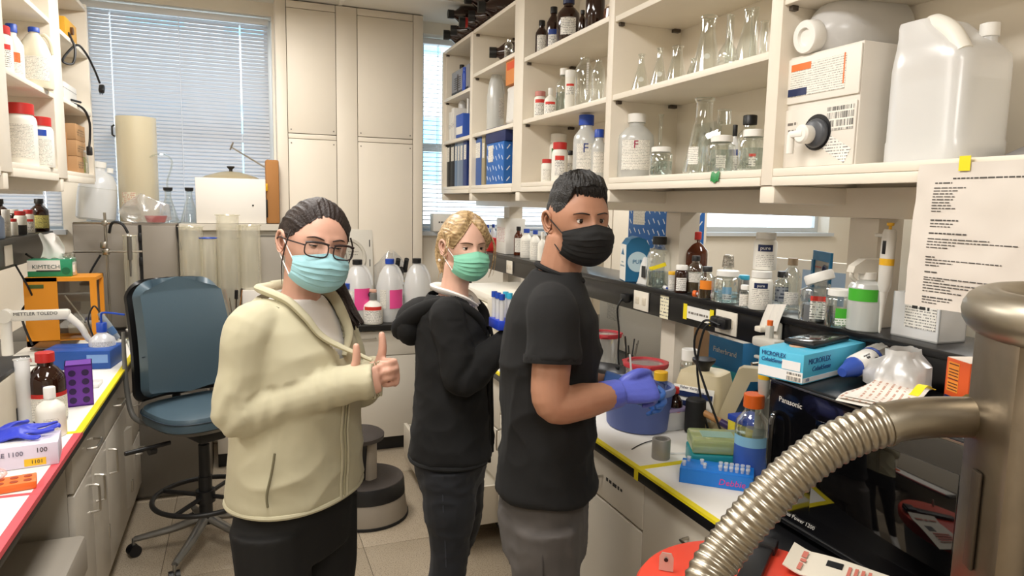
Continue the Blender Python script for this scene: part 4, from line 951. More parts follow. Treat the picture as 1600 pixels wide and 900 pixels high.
PROF = {
 'reagent': ([(.94, 0), (1, .02), (1, .60), (.95, .67), (.62, .77), (.42, .81), (.42, .90)], (.50, .86, 1)),
 'media': ([(.94, 0), (1, .02), (1, .60), (.93, .68), (.62, .76), (.50, .79), (.50, .86)], (.60, .84, 1)),
 'wide': ([(.96, 0), (1, .02), (1, .72), (.92, .78), (.78, .81), (.78, .88)], (.86, .82, 1)),
 'jug': ([(.95, 0), (1, .03), (1, .48), (.95, .58), (.74, .76), (.44, .87), (.27, .90), (.27, .94)], (.33, .92, 1)),
 'squeeze': ([(.95, 0), (1, .02), (1, .52), (.9, .62), (.46, .72), (.36, .74), (.36, .80)], (.40, .77, 1)),
 'conical': ([(.95, 0), (1, .02), (1, .35), (.80, .48), (.42, .78), (.34, .82), (.34, .86)], (.42, .84, 1)),
 'flask': ([(.93, 0), (1, .025), (.98, .06), (.34, .72), (.29, .78), (.29, .955), (.36, .975), (.36, 1.0)], None),
 'wideflask': ([(.93, 0), (1, .025), (.98, .06), (.50, .70), (.46, .76), (.46, .955), (.53, .975), (.53, 1.0)], None),
 'volumetric': ([(.45, 0), (.85, .06), (1, .18), (.88, .32), (.5, .44), (.2, .52), (.17, .60), (.17, .96), (.24, 1.0)], None),
 'cylinder': ([(1.0, 0), (1.0, .03), (.72, .05), (.72, .97), (.82, 1.0)], None),
 'beaker': ([(.95, 0), (1, .03), (1, .95), (1.06, 1.0)], None),
 'vial': ([(.97, 0), (1, .02), (1, .70), (.7, .76), (.7, .82)], (.82, .78, 1)),
 'tubular': ([(.94, 0), (1, .02), (1, .86)], (1.04, .82, 1)),
}
def spot(b, zs, X=None, Y=None):
    x0, y0, x1, y1 = b; xc = (x0+x1)/2
    p = onx(xc, y1, X) if X is not None else ony(xc, y1, Y) if Y is not None else onz(xc, y1, zs)
    d = depth(p); R = (x1-x0)/2*d/FPX; H = (y1-y0)*d/FPX
    if X is None and Y is None:
        h = np.array([p[0], p[1]]); p[:2] = h*(1+R/np.linalg.norm(h))
    return (p[0], p[1], zs), R, H
NBOT = [0]
def B(kind, b, label, zs, X=None, Y=None, body=None, cap=None, lab=None, liq=None, name='reagent_bottle', cat='bottle', group=None, txt=None, sq=0, seg=24, ax=None, extra=None, yaw=0, Hs=1, Rs=1):
    (x, y, z), R, H = spot(b, zs, X, Y); H *= Hs; R *= Rs
    NBOT[0] += 1
    t = thing(name, label, cat, (x, y, z+.0005), (0, 0, math.atan2(-y, -x)+yaw), group)
    pr, cp = PROF[kind]
    geo = lathe([(r*R, h*H) for r, h in pr], seg, cap=False)
    base = lathe([(0, 0), (pr[0][0]*R, 0)], seg, cap=False)
    if sq:      # rounded square section
        def sqf(v):
            a = math.atan2(v[1], v[0])+PI/4; r = math.hypot(v[0], v[1])
            k = min(1/max(abs(math.cos(a)), abs(math.sin(a))), 1.28) if v[2] < H*.74 else 1
            k = k if r > R*.6 else 1
            return (v[0]*k*.92, v[1]*k*.92, v[2])
        geo = [sqf(v) for v in geo[0]], geo[1]
    mk('body', J(geo, base), body or GLASS, t)
    if kind in ('flask', 'wideflask', 'beaker', 'volumetric', 'cylinder'): mk('rim', tube([(pr[-1][0]*R*math.cos(a), pr[-1][0]*R*math.sin(a), H) for a in np.linspace(0, 2*PI, 21)], max(.0012, R*.035), 6), GLASS, t)
    if liq:
        f, lm = liq; n = [(r*R*.96, h*H) for r, h in pr if h <= f]; rr = np.interp(f, [h for r, h in pr], [r for r, h in pr])
        mk('liquid', J(lathe([(0, .003)]+[(r, h+.003) for r, h in n]+[(rr*R*.96, f*H), (0, f*H)], seg, cap=False)), lm, t)
    if cap and cp:
        rc, z0, z1 = cp
        ribs = lathe([(rc*R*.94, z0*H), (rc*R, z0*H+.001), (rc*R, z1*H-.002), (rc*R*.93, z1*H), (0, z1*H)], max(18, seg), cap=False)
        mk('cap', ribs, cap, t)
    if lab:
        for l_ in (lab if isinstance(lab, list) else [lab]):
            z0, z1, ha, lm = l_[:4]; k = 1.012 if not sq else 1.012*.92*1.0
            a0 = l_[4] if len(l_) > 4 else 0
            if sq:
                w_ = R*.92*1.0; mk('label', T(box(.0008, 2*w_*math.sin(min(ha, 1.0))*.9, (z1-z0)*H), (w_*1.0+.002, 0, (z0+z1)/2*H)), lm, t, rot=(0, 0, PI/4 if False else 0))
            else: mk('label', lathe([(R*k, z0*H), (R*k, z1*H)], 16, False, a0-ha, a0+ha), lm, t)
    if txt:
        for s_, sz, m_, hz in (txt if isinstance(txt, list) else [txt]): text(s_, sz*H, m_, t, (0, 0, hz*H), cyl_r=R*1.02)
    if extra: extra(t, R, H)
    return t
def jug_handle(t, R, H): mk('handle', tube([(-.15*R, .2*R, .90*H), (-.2*R, .55*R, .86*H), (-.2*R, .85*R, .72*H), (-.2*R, .96*R, .58*H)], [.10*R, .11*R, .12*R, .10*R], 8, 5), MATS['hdpe_milky'], t)
def spray_head(col, tcol):
    def f(t, R, H):
        mk('spray_head', J(T(rbox(.085, .022, .028, .006), (.012, 0, H*1.0+.028)), cyl(.010, .02, 12, H*.98), T(cyl(.005, .018, 10), (.055, 0, H+.03), (0, PI/2, 0))), mat('spray_'+col, col, .4), t)
        mk('trigger', tube([(.035, 0, H+.016), (.045, 0, H-.0), (.04, 0, H-.03)], .0055, 8, 4, flat=1.6), mat('trigger_'+tcol, tcol, .4), t)
    return f
def BX(name, label, cat, loc, size, m, rot=0, r=.002, group=None, parts=True):
    """carton: loc = centre of the base"""
    t = thing(name, label, cat, loc, (0, 0, rot), group); mk('carton', rbox(*size, r), m, t, (0, 0, size[2]/2+.0005)); return t
def flap(t, size, m, side='top'): mk('flap', rbox(size[0]*.98, size[1]*.48, .002, .0005), m, t, (0, -size[1]*.25, size[2]+.0015)); mk('flap', rbox(size[0]*.98, size[1]*.48, .002, .0005), m, t, (0, size[1]*.25, size[2]+.0015))
def panel_text(t, s_, size, m, loc, face='x', **k):
    rot = {'-x': FACE_NX, 'x': FACE_PX, '-y': FACE_CAM, 'z': (0, 0, 0)}[face]; return text(s_, size, m, t, loc, rot, **k)
# ================================================================== right upper shelves
Z1, Z2, Z3 = 1.832, 2.157, 2.457
G_ = 'glassware on the middle shelf above the man'
# bay next to the pillar
tb2 = BX('instrument_box', 'grey boxed instrument on the top shelf nearest the window', 'box', (1.52, 4.62, 2.458), (.24, .40, .16), mat('instrument_grey', '8e8e94', .5)); mk('vent', J(*[box(.002, .14, .005, (-.121, .06, .04+.014*i)) for i in range(6)]), BLKP, tb2); mk('foot_panel', bx(-.123, -.12, -.19, .19, .005, .02), BLKP, tb2)
B('reagent', (714, 95, 729, 140), 'brown bottle beside the grey instrument box', 2.458, X=1.43, body=AMBER, cap=C_['black'])
B('wide', (722, 105, 731, 140), 'small blue-capped jar beside the grey instrument box', 2.458, X=1.40, body=C_['blue'], cap=C_['blue'])
for i, (y_, h_) in enumerate(((4.86, .20), (4.79, .22))): t = BX('storage_carton', ['narrow white carton at the window end of the middle shelf', 'taller white carton beside the blue dispenser'][i], 'box', (1.50, y_, 2.158), (.2, .06, h_), WHITE); mk('tape', bx(-.101, -.1, -.03, .03, h_*.4, h_*.55), LABW, t)
t = BX('tissue_dispenser', 'blue and white wedge carton on the middle shelf by the window', 'box', (1.47, 4.56, 2.158), (.18, .16, .15), mat('mid_blue', '2d57b5', .5)); mk('panel', bx(-.0915, -.09, -.07, .07, .02, .07), WHITE, t); flap(t, (.18, .16, .15), MATS['mid_blue'])
B('media', (716, 160, 728, 195), 'dark capped bottle above the blue carton', 2.31, X=1.47, body=MILK, cap=C_['black'], name='stacked_bottle')
B('tubular', (729, 150, 733, 210), 'white roll standing at the shelf divider', 2.158, X=1.44, body=HDPE, cap=C_['white'], name='paper_roll', cat='roll')
def binder(px0, px1, py0, py1, col, label, X=1.41, grp=None, dp=.24):
    p = onx((px0+px1)/2, py1, X); d = depth(p); ya = onx(px0, py1, X)[1]; yb = onx(px1, py1, X)[1]; h = (py1-py0)*d/FPX; w_ = abs(yb-ya)
    t = thing('ring_binder', label, 'binder', (X, (ya+yb)/2, Z1), group=grp)
    m = mat('binder_'+col, col, .5)
    mk('spine', rbox(.008, w_*.94, h, .003), m, t, (.004, 0, h/2)); mk('cover', J(box(dp, .003, h, (dp/2, w_*.455, h/2)), box(dp, .003, h, (dp/2, -w_*.455, h/2))), m, t); mk('pages', box(dp-.03, w_*.75, h*.92, (dp/2, 0, h/2)), WHITE, t)
    mk('spine_label', bx(-.0006, 0, -w_*.3, w_*.3, h*.55, h*.85), LABW2, t)
for a in [(697, 703, 221, 292, '17181c', 'black ring binder at the window end of the bottom shelf'), (703, 710, 219, 291, '202228', 'second black ring binder from the window end'), (710, 714, 218, 291, '6f86a4', 'thin slate blue binder right of the black ones'), (714, 718, 217, 290, '8a99ae', 'thin grey-blue binder in the far bay'), (718, 723, 216, 290, '7b8ba3', 'grey-blue binder with dark edge in the far bay'), (723, 729, 214, 289, '243a78', 'navy binder against the shelf divider'),
          (737.5, 740, 219, 289, '1b1c20', 'thin black binder just right of the divider'), (740, 752, 212, 289, '3c5f9e', 'wide mid-blue binder with red lettering'), (752, 757, 212, 288, 'a39778', 'thin tan binder beside the blue striped box')]: binder(*a)
# second bay: blue boxes
def dash_box(label, loc, size, rot=0, name='striped_carton'):
    m = mat('dash_blue', '1d64b4', .5); t = BX(name, label, 'box', loc, size, m, rot)
    sx, sy, sz = size; W_ = mat('dash_white', 'e8eef4', .5); S_ = []
    n = max(3, int(sy/.045)); nz = max(2, int(sz/.055))
    for i in range(n):
        for j in range(nz):
            S_.append((0, (-sx/2-.0004, -sy/2+sy*(i+.5)/n, sz*(j+.5)/nz+.008*(i % 2)), (.9, 0, 0)))
    one = mesh_of('stripe', box(.0012, .030, .006), W_); two = mesh_of('stripe', box(.030, .0012, .006), W_)
    for i in range(max(2, int(sx/.05))):
        for j in range(nz): S_.append((1, (-sx/2+sx*(i+.5)/max(2, int(sx/.05)), -sy/2-.0004, sz*(j+.5)/nz), (0, -.9, 0)))
    for k_, l_, r_ in S_: mk('stripe', two if k_ else one, None, t, l_, r_)
    mk('label', bx(-sx/2-.0016, -sx/2-.0008, sy*.1, sy*.38, sz*.55, sz*.95), LABW2, t); return t
dash_box('blue carton with white dashes on the bottom shelf beside the binders', (1.50, 3.87, Z1), (.22, .30, .24))
t = BX('flat_carton', 'navy carton lying on top of the blue dashed carton', 'box', (1.50, 3.87, Z1+.242), (.22, .34, .085), mat('navy_card', '16265c', .5)); flap(t, (.22, .34, .085), MATS['navy_card'])
B('jug', (760, 100, 787, 202), 'white gallon jug with black cap in the binder bay', Z2, X=1.48, body=MILKD, cap=C_['black'], lab=(.2, .5, .5, LABW, .9), extra=jug_handle, name='plastic_jug', cat='jug')
t = BX('carton', 'orange and brown chemical carton above the wrapped pack', 'box', (1.50, 3.66, 2.375), (.2, .16, .135), mat('orange_card', 'd98a4a', .7)); mk('label', bx(-.101, -.1, -.06, .06, .08, .12), mat('orange_label', 'd8552a', .6), t); flap(t, (.2, .16, .135), MATS['orange_card'])
g = rbox(.2, .17, .21, .03, (0, 0, .107), 4); t = thing('wrapped_pack', 'white plastic-wrapped pack standing under the orange carton', 'pack', (1.50, 3.66, Z2)); mk('wrap', ([(x+.006*math.sin(z*90+y*60), y+.005*math.sin(z*70+x*80), z) for x, y, z in g[0]], g[1]), mat('wrap_white', 'e9e6e0', .35, bump=.5, bscale=30), t)
def lying(label, p, ax, L, R, body, cap, name='reagent_bottle', band=None, group=None):
    t = thing(name, label, 'bottle', p, group=group); e = Vector((1, 0, 0)).rotation_difference(Vector(ax).normalized()).to_euler()
    q = mk('body', T(lathe([(0, 0), (R*.95, 0), (R, .01), (R, L*.6), (R*.9, L*.7), (R*.45, L*.82), (R*.4, L*.92)], 24, cap=False), (0, 0, 0), (0, PI/2, 0)), body, t, (0, 0, 0), e)
    mk('cap', T(cyl(R*.48, L*.14, 18, L*.86), (0, 0, 0), (0, PI/2, 0)), cap, t, (0, 0, 0), e)
    if band: mk('label', T(ncap([(R*1.01, L*.15), (R*1.01, L*.5)], 24), (0, 0, 0), (0, PI/2, 0)), band, t, (0, 0, 0), e)
    return t
lying('amber bottle lying on its side on the top shelf of the binder bay', (1.66, 3.86, 2.598), (-1, .35, -.0), .30, .065, AMBER, C_['black'], band=LABW2)
B('reagent', (788, 48, 802, 80), 'small clear bottle standing beside the lying amber bottle', 2.528, X=1.42, cap=None)
for i, (y_, lab_) in enumerate(((4.72, 'amber bottle lying on top of the unit nearest the window'), (4.54, 'second amber bottle lying on top of the shelving'), (4.35, 'amber bottle with red neck tag on top of the shelving'), (4.15, 'amber bottle lying above the binder bay'), (3.97, 'rearmost amber bottle heaped on top of the shelving'))):
    t = lying(lab_, (1.62, y_, 2.866), (-1, .2+.15*(i % 2), 0), .30, .068, AMBER, C_['black'], band=LABW2 if i % 2 else None)
    if i == 2: mk('neck_tag', T(ncap([(.03, .24), (.034, .262)], 16), (0, 0, 0), (0, PI/2, 0)), C_['red'], t, (0, 0, 0), Vector((1, 0, 0)).rotation_difference(Vector((-1, .2, 0)).normalized()).to_euler())
for i, (y_, lab_) in enumerate(((4.63, 'amber bottle on the upper layer of the heap nearest the window'), (4.25, 'amber bottle on the upper layer of the heap over the binders'))): lying(lab_, (1.60, y_, 2.975), (-1, .1, 0), .28, .06, AMBER, C_['black'])
# third bay
for b_, lab_, kw in [((835, 24, 856, 82), 'short amber bottle with white paper label at the left of the top shelf', dict(cap=C_['black'], lab=(.15, .6, .7, LABW))), ((853, 6, 875, 76), 'amber bottle with blue-edged label on the top shelf', dict(cap=C_['black'], lab=(.12, .5, .8, LABB))), ((869, -4, 905, 70), 'large amber bottle with dark cap on the top shelf', dict(cap=C_['navy'], lab=(.2, .55, .7, LABW))), ((903, 10, 916, 55), 'slim amber bottle on the top shelf', dict(cap=C_['black'])), ((914, -40, 944, 47), 'tall amber bottle at the right end of the top shelf', dict(cap=C_['black']))]:
    B('reagent', b_, lab_, 2.473, X=1.48, body=AMBER, **kw)
B('vial', (825, 158, 835, 184), 'tiny clear vial at the left end of the middle shelf', Z2, X=1.44, cap=C_['white'])
B('wide', (834, 137, 853, 180), 'pale jar with pinkish lid on the middle shelf', Z2, X=1.46, body=HDPE, cap=C_['pink'], lab=(.15, .7, .9, LABR))
B('squeeze', (850, 132, 869, 175), 'small white bottle with red-banded label on the middle shelf', Z2, X=1.45, body=HDPE, cap=C_['white'], lab=(.1, .5, .9, LABR))
B('reagent', (867, 96, 893, 170), 'clear bottle with white cap on the middle shelf', Z2, X=1.52, cap=C_['white'], liq=(.5, WATER), lab=(.2, .5, .5, LABW2, .8))
B('tubular', (882, 106, 898, 168), 'white narrow bottle with red print on the middle shelf', Z2, X=1.45, body=HDPE, cap=C_['white'], lab=(.4, .66, .8, LABR))
B('media', (897, 76, 926, 164), 'large clear media bottle with graduation marks on the middle shelf', Z2, X=1.45, lab=(.2, .75, .12, LABW, .35), name='media_bottle')
B('media', (924, 72, 944, 152), 'clear media bottle half hidden by the divider', Z2, X=1.47, name='media_bottle')
B('conical', (821, 225, 849, 287), 'clear glass bottle with round shoulders on the bottom shelf', Z1, X=1.48, lab=(.15, .42, .45, LABW2, .4), body=GLASS)
B('wide', (845, 251, 863, 286), 'small white bottle with red cap on the bottom shelf', Z1, X=1.43, body=HDPE, cap=C_['red'], lab=(.1, .55, .8, LABW2))
B('wide', (861, 224, 886, 284), 'tall white bottle with red lid on the bottom shelf', Z1, X=1.45, body=HDPE, cap=C_['red'], lab=(.15, .65, .6, LABR))
B('wide', (857, 200, 886, 276), 'white bottle with green banded label behind the red-lidded one', Z1, X=1.58, body=HDPE, cap=C_['white'], lab=(.1, .7, .8, LABG))
B('reagent', (880, 226, 900, 275), 'white bottle with black cap on the bottom shelf', Z1, X=1.55, body=HDPE, cap=C_['black'], lab=(.1, .6, .8, LABW))
fm = mat('crimson_ink', 'a3234a', .6)
B('media', (894, 178, 933, 278), 'large translucent bottle with bright blue cap on the bottom shelf', Z1, X=1.47, body=MILKD, cap=C_['blue'], lab=(.15, .55, .75, LABW2), txt=('F', .2, mat('navy_ink', '2a3a80', .6), .48))
B('media', (922, 200, 946, 278), 'translucent bottle half hidden behind the divider', Z1, X=1.50, body=MILKD, cap=C_['blue'], lab=(.15, .55, .75, LABW2))
# fourth bay: glassware
for b_, k_, lab_, x_ in [((973, 92, 996, 138), 'flask', 'small Erlenmeyer flask at the left end of the glassware shelf', 1.5), ((986, 80, 1016, 136), 'flask', 'small Erlenmeyer flask second from the left', 1.44), ((1015, 72, 1044, 130), 'flask', 'Erlenmeyer flask with white mark third from the left', 1.44), ((1040, 66, 1074, 121), 'wideflask', 'wide-necked Erlenmeyer flask beside the large one', 1.45), ((1073, 88, 1090, 114), 'flask', 'tiny Erlenmeyer flask tucked beside the large one', 1.42), ((1080, 19, 1127, 108), 'wideflask', 'largest Erlenmeyer flask on the upper glassware shelf', 1.46), ((1121, 17, 1152, 98), 'volumetric', 'volumetric flask with long neck and dark mark', 1.44), ((1145, 8, 1188, 92), 'flask', 'large Erlenmeyer flask near the right divider', 1.46)]:
    t = B(k_, b_, lab_, Z3-.3, X=x_, name='erlenmeyer_flask' if 'Erl' in lab_ else 'volumetric_flask', cat='flask', group=None)
    if 'largest' in lab_ or 'white mark' in lab_ or 'second' in lab_: mk('white_mark', lathe([(.0, 0), (.010, 0), (.010, .001)], 14), WHITE, t, (t.children[0].dimensions.x*.34, 0, t.children[0].dimensions.z*.30), (0, PI/2-.35, 0))
for b_, lab_, x_ in [((986, 34, 1004, 130), 'tall faint glass cylinder behind the small flasks', 1.58), ((1016, 36, 1032, 126), 'tall glass cylinder second from the left at the shelf back', 1.60), ((1130, 2, 1146, 100), 'graduated glass cylinder behind the volumetric flask', 1.58), ((1168, -8, 1184, 90), 'tall graduated cylinder behind the right-hand flask', 1.56), ((1184, 30, 1200, 86), 'narrow glass cylinder against the right divider', 1.44)]:
    B('cylinder', b_, lab_, Z2, X=x_, name='graduated_cylinder', cat='cylinder')
B('reagent', (964, 181, 1019, 279), 'white bottle with a big red letter F on the bottom glassware shelf', Z1, X=1.48, body=MILKD, cap=C_['white'], lab=(.12, .58, .85, LABW2), txt=('F', .17, fm, .50))
B('volumetric', (1012, 178, 1046, 275), 'long-necked glass flask behind the white-capped jar', Z1, X=1.55, name='volumetric_flask', cat='flask')
B('wide', (1014, 231, 1049, 275), 'squat clear jar with white cap beside the F bottle', Z1, X=1.43, cap=C_['white'], liq=(.5, WATER))
t = thing('glass_plate', 'stack of two clear glass gel plates leaning on the shelf back', 'plate', (1.60, 2.18, Z1)); 
for i in range(2): mk('plate', rbox(.004, .16, .20, .001), GLASS, t, (.02*i, .01*i, .101), (0, .12, 0))
B('wideflask', (1067, 156, 1124, 271), 'large Erlenmeyer flask on the bottom glassware shelf', Z1, X=1.46, name='erlenmeyer_flask', cat='flask', lab=(.12, .35, .3, LABW2, -.5))
B('wide', (1106, 214, 1144, 270), 'clear square jar with white cap and small label', Z1, X=1.42, cap=C_['white'], liq=(.6, WATER), lab=(.1, .45, .45, LABW2), sq=1)
B('squeeze', (1136, 192, 1154, 268), 'dropper bottle with black tip behind the square jar', Z1, X=1.54, body=MILK, cap=C_['black'], lab=(.1, .5, .8, LABB))
B('media', (1150, 176, 1185, 266), 'clear bottle behind the white-capped jar near the right divider', Z1, X=1.56, cap=C_['black'])
B('wide', (1156, 204, 1192, 267), 'clear square jar with broad white cap at the right divider', Z1, X=1.43, cap=C_['white'], liq=(.55, WATER), lab=(.1, .4, .35, LABR), sq=1)
B('beaker', (1120, 192, 1140, 214), 'small glass beaker on top of the square jar', 1.98, X=1.42, name='beaker', cat='beaker', body=GLASS)
t = thing('tape_scrap', 'scrap of green tape hanging over the shelf edge', 'tape', (1.3765, 1.80, 1.818)); mk('tape', thick_sheet(lambda a, b: (-.004*math.sin(b*2), -.02+.04*a, .012-.03*b+.004*math.sin(a*9)), 6, 5, .0006), C_['green'], t)
B('wide', (943, -8, 990, 22), 'brown round jar on the top shelf above the glassware', 2.457, X=1.46, body=AMBERL, cap=C_['tan'], name='storage_jar')
# nearest bay: carboy, spigot box, big jug
t = thing('plastic_carboy', 'translucent carboy lying on the spigot box with its white cap to the front', 'carboy', (1.66, 1.20, 2.205)); e = Euler((0, 0, 0))
pc = onx(1258, 58, 1.405); pb = onx(1375, 52, 1.66); axv = Vector(pb)-Vector(pc); t.location = pc; e = Vector((1, 0, 0)).rotation_difference(axv.normalized()).to_euler()
mk('body', T(lathe([(.030, .012), (.032, .028), (.055, .045), (.082, .075), (.092, .11), (.094, .27), (.088, .285), (0, .288)], 36, cap=False), (0, 0, 0), (0, PI/2, 0)), MILK, t, (0, 0, 0), e)
mk('cap', T(lathe([(0, .004), (.022, .004), (.024, -.004), (.040, -.004), (.043, 0), (.043, .030), (.040, .034)], 30, cap=False), (0, 0, 0), (0, PI/2, 0)), mat('cap_soft_white', 'f0eee8', .5), t, (0, 0, 0), e)
p0, p1, p2 = onx(1222, 262, 1.42), onx(1336, 257, 1.42), None
sb = thing('spigot_box', 'white cardboard cubitainer box with grey spigot and orange-blue label', 'box', (1.42, (p0[1]+p1[1])/2, Z1))
bw, bh = abs(p0[1]-p1[1]), (262-95)*depth(p0)/FPX; boxw = mat('box_white_card', 'e6e0d6', .7, var=.05)
mk('carton', rbox(.27, bw, bh, .003), boxw, sb, (.135, 0, bh/2))
mk('upper_panel', rbox(.006, bw*.99, bh*.40, .012), mat('box_front', 'eee9df', .6), sb, (-.003, 0, bh*.78)); mk('lower_panel', rbox(.005, bw*.97, bh*.52, .002), MATS['box_white_card'], sb, (-.003, 0, bh*.27))
mk('label', bx(-.0075, -.006, -bw*.32, bw*.42, bh*.64, bh*.92), LABW2, sb); mk('orange_strip', bx(-.0082, -.0074, bw*.14, bw*.42, bh*.865, bh*.925), mat('strip_orange', 'e8793a', .6), sb); mk('blue_strip', bx(-.0082, -.0074, bw*.18, bw*.45, bh*.645, bh*.71), C_['navy'], sb); mk('side_strip', bx(-.0082, -.0074, -bw*.31, -bw*.295, bh*.68, bh*.93), MATS['strip_orange'], sb)
mk('barcode_label', bx(-.0065, -.0055, -bw*.46, -bw*.12, bh*.30, bh*.50), printed('barcode', 'eeeae0', '2a2a2a', .02, .8, 700), sb); mk('torn_label', T(bx(-.0065, -.0055, -bw*.2, bw*.16, -.02, .02), (0, -bw*.24, bh*.16), (.5, 0, 0)), LABW, sb)
mk('spigot_hole', T(lathe([(0, 0), (.047, 0), (.047, .002)], 28), (-.0062, bw*.0, bh*.30), (0, -PI/2, 0)), BLKP, sb)
gsp = mat('spigot_grey', '4c4f55', .35); mk('spigot_collar', T(lathe([(.036, 0), (.038, .01), (.036, .016), (.03, .02), (0, .02)], 28, cap=False), (-.006, -.004, bh*.29), (0, -PI/2, 0)), gsp, sb)
mk('spigot', J(T(lathe([(.024, .018), (.025, .045), (.020, .05), (0, .05)], 20, cap=False), (-.006, .008, bh*.28), (0, -PI/2, 0)), T(rbox(.018, .05, .018, .005), (-.05, .024, bh*.285)), T(cyl(.010, .05, 12), (-.05, .045, bh*.285-.05))), WHITE, sb)
scribble(sb, .035, .009, mat('faded_ink', '77716a', .6), (-.0058, bw*.36, bh*.40), FACE_NX, 2); scribble(sb, .04, .009, MATS['faded_ink'], (-.0058, bw*.34, bh*.34), FACE_NX, 4)
mk('arrow_mark', J(box(.05, .0008, .004, (.18, -bw/2-.0006, bh*.86)), box(.05, .0008, .004, (.18, -bw/2-.0006, bh*.60)), box(.004, .0008, .065, (.155, -bw/2-.0006, bh*.73)), T(prism([(-.01, 0), (.01, .01), (.01, -.01)], .0008, 'y'), (.18, -bw/2-.001, bh*.78)), T(prism([(-.01, 0), (.01, .01), (.01, -.01)], .0008, 'y'), (.18, -bw/2-.001, bh*.67))), INK, sb)
# big square jug with integral handle
q0, q1 = onx(1357, 258, 1.42), onx(1492, 250, 1.42); yc = (q0[1]+q1[1])/2; dj = depth((1.42, yc, 1.83)); hj = 222*dj/FPX; hw = abs(q0[1]-q1[1])/2*.94
bj = thing('plastic_jug', 'large translucent rectangular jug, half full, at the right end of the shelf', 'jug', (1.525, yc, Z1))
prof = [(0, .97, 0), (.015, 1, 0), (.15, 1, 0), (.16, .975, 0), (.66, .97, 0), (.74, .93, 0), (.82, .80, .03), (.90, .62, .075), (.97, .50, .11), (1.0, .44, .12)]
mk('body', loft([ring_pts((.0, o_*hw*4, z_*hj), .095*(1 if k_ > .9 else .6+.4*k_), hw*k_, 40, 4.5) for z_, k_, o_ in prof]), MILK, bj)
mk('liquid', loft([ring_pts((0, 0, z_*hj), .092, hw*.955, 40, 4.5) for z_ in (.01, .16, .56)]), MILKD, bj)
mk('handle', tube([(-.03, .40*hw, .975*hj), (-.05, .05*hw, .965*hj), (-.062, -.42*hw, .87*hj), (-.066, -.74*hw, .72*hj)], [.018, .020, .020, .02], 12, 6), MATS['hdpe_white'], bj); mk('cap', cyl(.02, .028, 24, hj*.865), mat('cap_soft_white', 'f0eee8', .5), bj, (.045, -.50*hw, 0)); mk('neck', cyl(.017, .05, 24, hj*.80), MILK, bj, (.045, -.50*hw, 0))
t = thing('grey_tray', 'grey handwritten card lying at the back of the shelf behind the jug', 'card', (1.60, .93, Z1)); mk('card', rbox(.14, .22, .004, .001), mat('card_grey', '8f8d8c', .7), t, (0, 0, .03), (0, -.35, 0)); scribble(t, .13, .03, INK, (0, 0, .034), (0, -.35, -PI/2), 6)
# protocol sheet taped to the shelf edge
a_, b_ = onx(1437, 250, 1.372), onx(1600, 246, 1.372); zt, zb = 1.822, onx(1430, 476, 1.372)[2]; ya, yb = a_[1], b_[1]-.05
ps = thing('protocol_sheet', 'crumpled white protocol sheet taped to the shelf edge', 'paper', (1.374, (ya+yb)/2, zt))
def pfn(a, b): 
    y_ = (ya-yb)*(.5-a); return (-.006*math.sin(b*2.2)*1.2+.004*mnoise.noise(Vector((a*5, b*6, 2)))-.010*b, y_+.012*b*(a-.5), -(zt-zb)*b)
mk('sheet', thick_sheet(pfn, 24, 30, .0005), mat('sheet_white', 'd9d2c9', .7), ps)
def psx(a, b): p = pfn(a, b); return (p[0]-.0016, p[1], p[2])
lines = [(.10, .30, .85, .0075), (.13, .16, .30, .007)]+[(.165+.020*i, .16, [.42, .36, .32, .34, .33, .31, .32, .36, .24][i], .005) for i in range(9)]+[(.385, .16, .40, .007), (.41, .16, .36, .005), (.43, .16, .34, .005), (.475, .16, .48, .007), (.515, .16, .66, .005), (.535, .16, .88, .005), (.555, .16, .40, .005), (.575, .16, .34, .005), (.64, .16, .24, .006), (.66, .16, .78, .005), (.68, .16, .40, .005), (.70, .16, .28, .005), (.745, .16, .27, .007), (.785, .16, .95, .005), (.80, .16, .34, .005), (.82, .16, .94, .005), (.84, .16, .55, .005), (.86, .16, .40, .005), (.88, .16, .5, .005), (.92, .16, .42, .007), (.94, .16, .4, .005), (.96, .16, .3, .005)]
rnd = random.Random(4); g = []
for b0, a0, a1, hgt in lines:
    a = a0
    while a < a1:
        w_ = rnd.uniform(.018, .06); e_ = min(a+w_, a1); c1, c2 = psx(a, b0), psx(e_, b0); n_ = len(g)
        g.append(([c1, c2, (c2[0], c2[1], c2[2]-hgt*.42), (c1[0], c1[1], c1[2]-hgt*.42)], [(0, 1, 2, 3)])); a = e_+.008
mk('print', J(*g), mat('sheet_ink', '4c4946', .6), ps)
mk('tape', bx(-.004, -.003, -.012, .012, -.012, .018), YEL, ps, (0, .03, -.005))
# ================================================================== things on the right ledge
LZ = 1.3855
LX = 1.632
pure = text
B('reagent', (803, 333, 817, 377), 'amber bottle with white label on the ledge behind the women', LZ, X=1.70, body=AMBERL, cap=C_['black'], lab=(.1, .6, .9, LABW2))
B('reagent', (813, 336, 832, 381), 'first white bottle with blue cap on the far ledge', LZ, X=1.66, body=HDPE, cap=C_['blue'], lab=(.1, .6, .9, LABW2))
B('reagent', (828, 338, 844, 385), 'second white bottle with blue cap on the far ledge', LZ, X=1.64, body=HDPE, cap=C_['blue'], lab=(.1, .6, .9, LABW2))
B('squeeze', (840, 340, 855, 388), 'plain white bottle beside the man\'s ear on the ledge', LZ, X=1.62, body=HDPE, cap=C_['white'])
B('reagent', (757, 335, 766, 372), 'small clear bottle with blue cap beside the red box', LZ, X=1.70, body=MILK, cap=C_['blue']); B('reagent', (766, 333, 775, 372), 'blue-capped bottle next to the tall white carton', LZ, X=1.72, body=MILK, cap=C_['blue'])
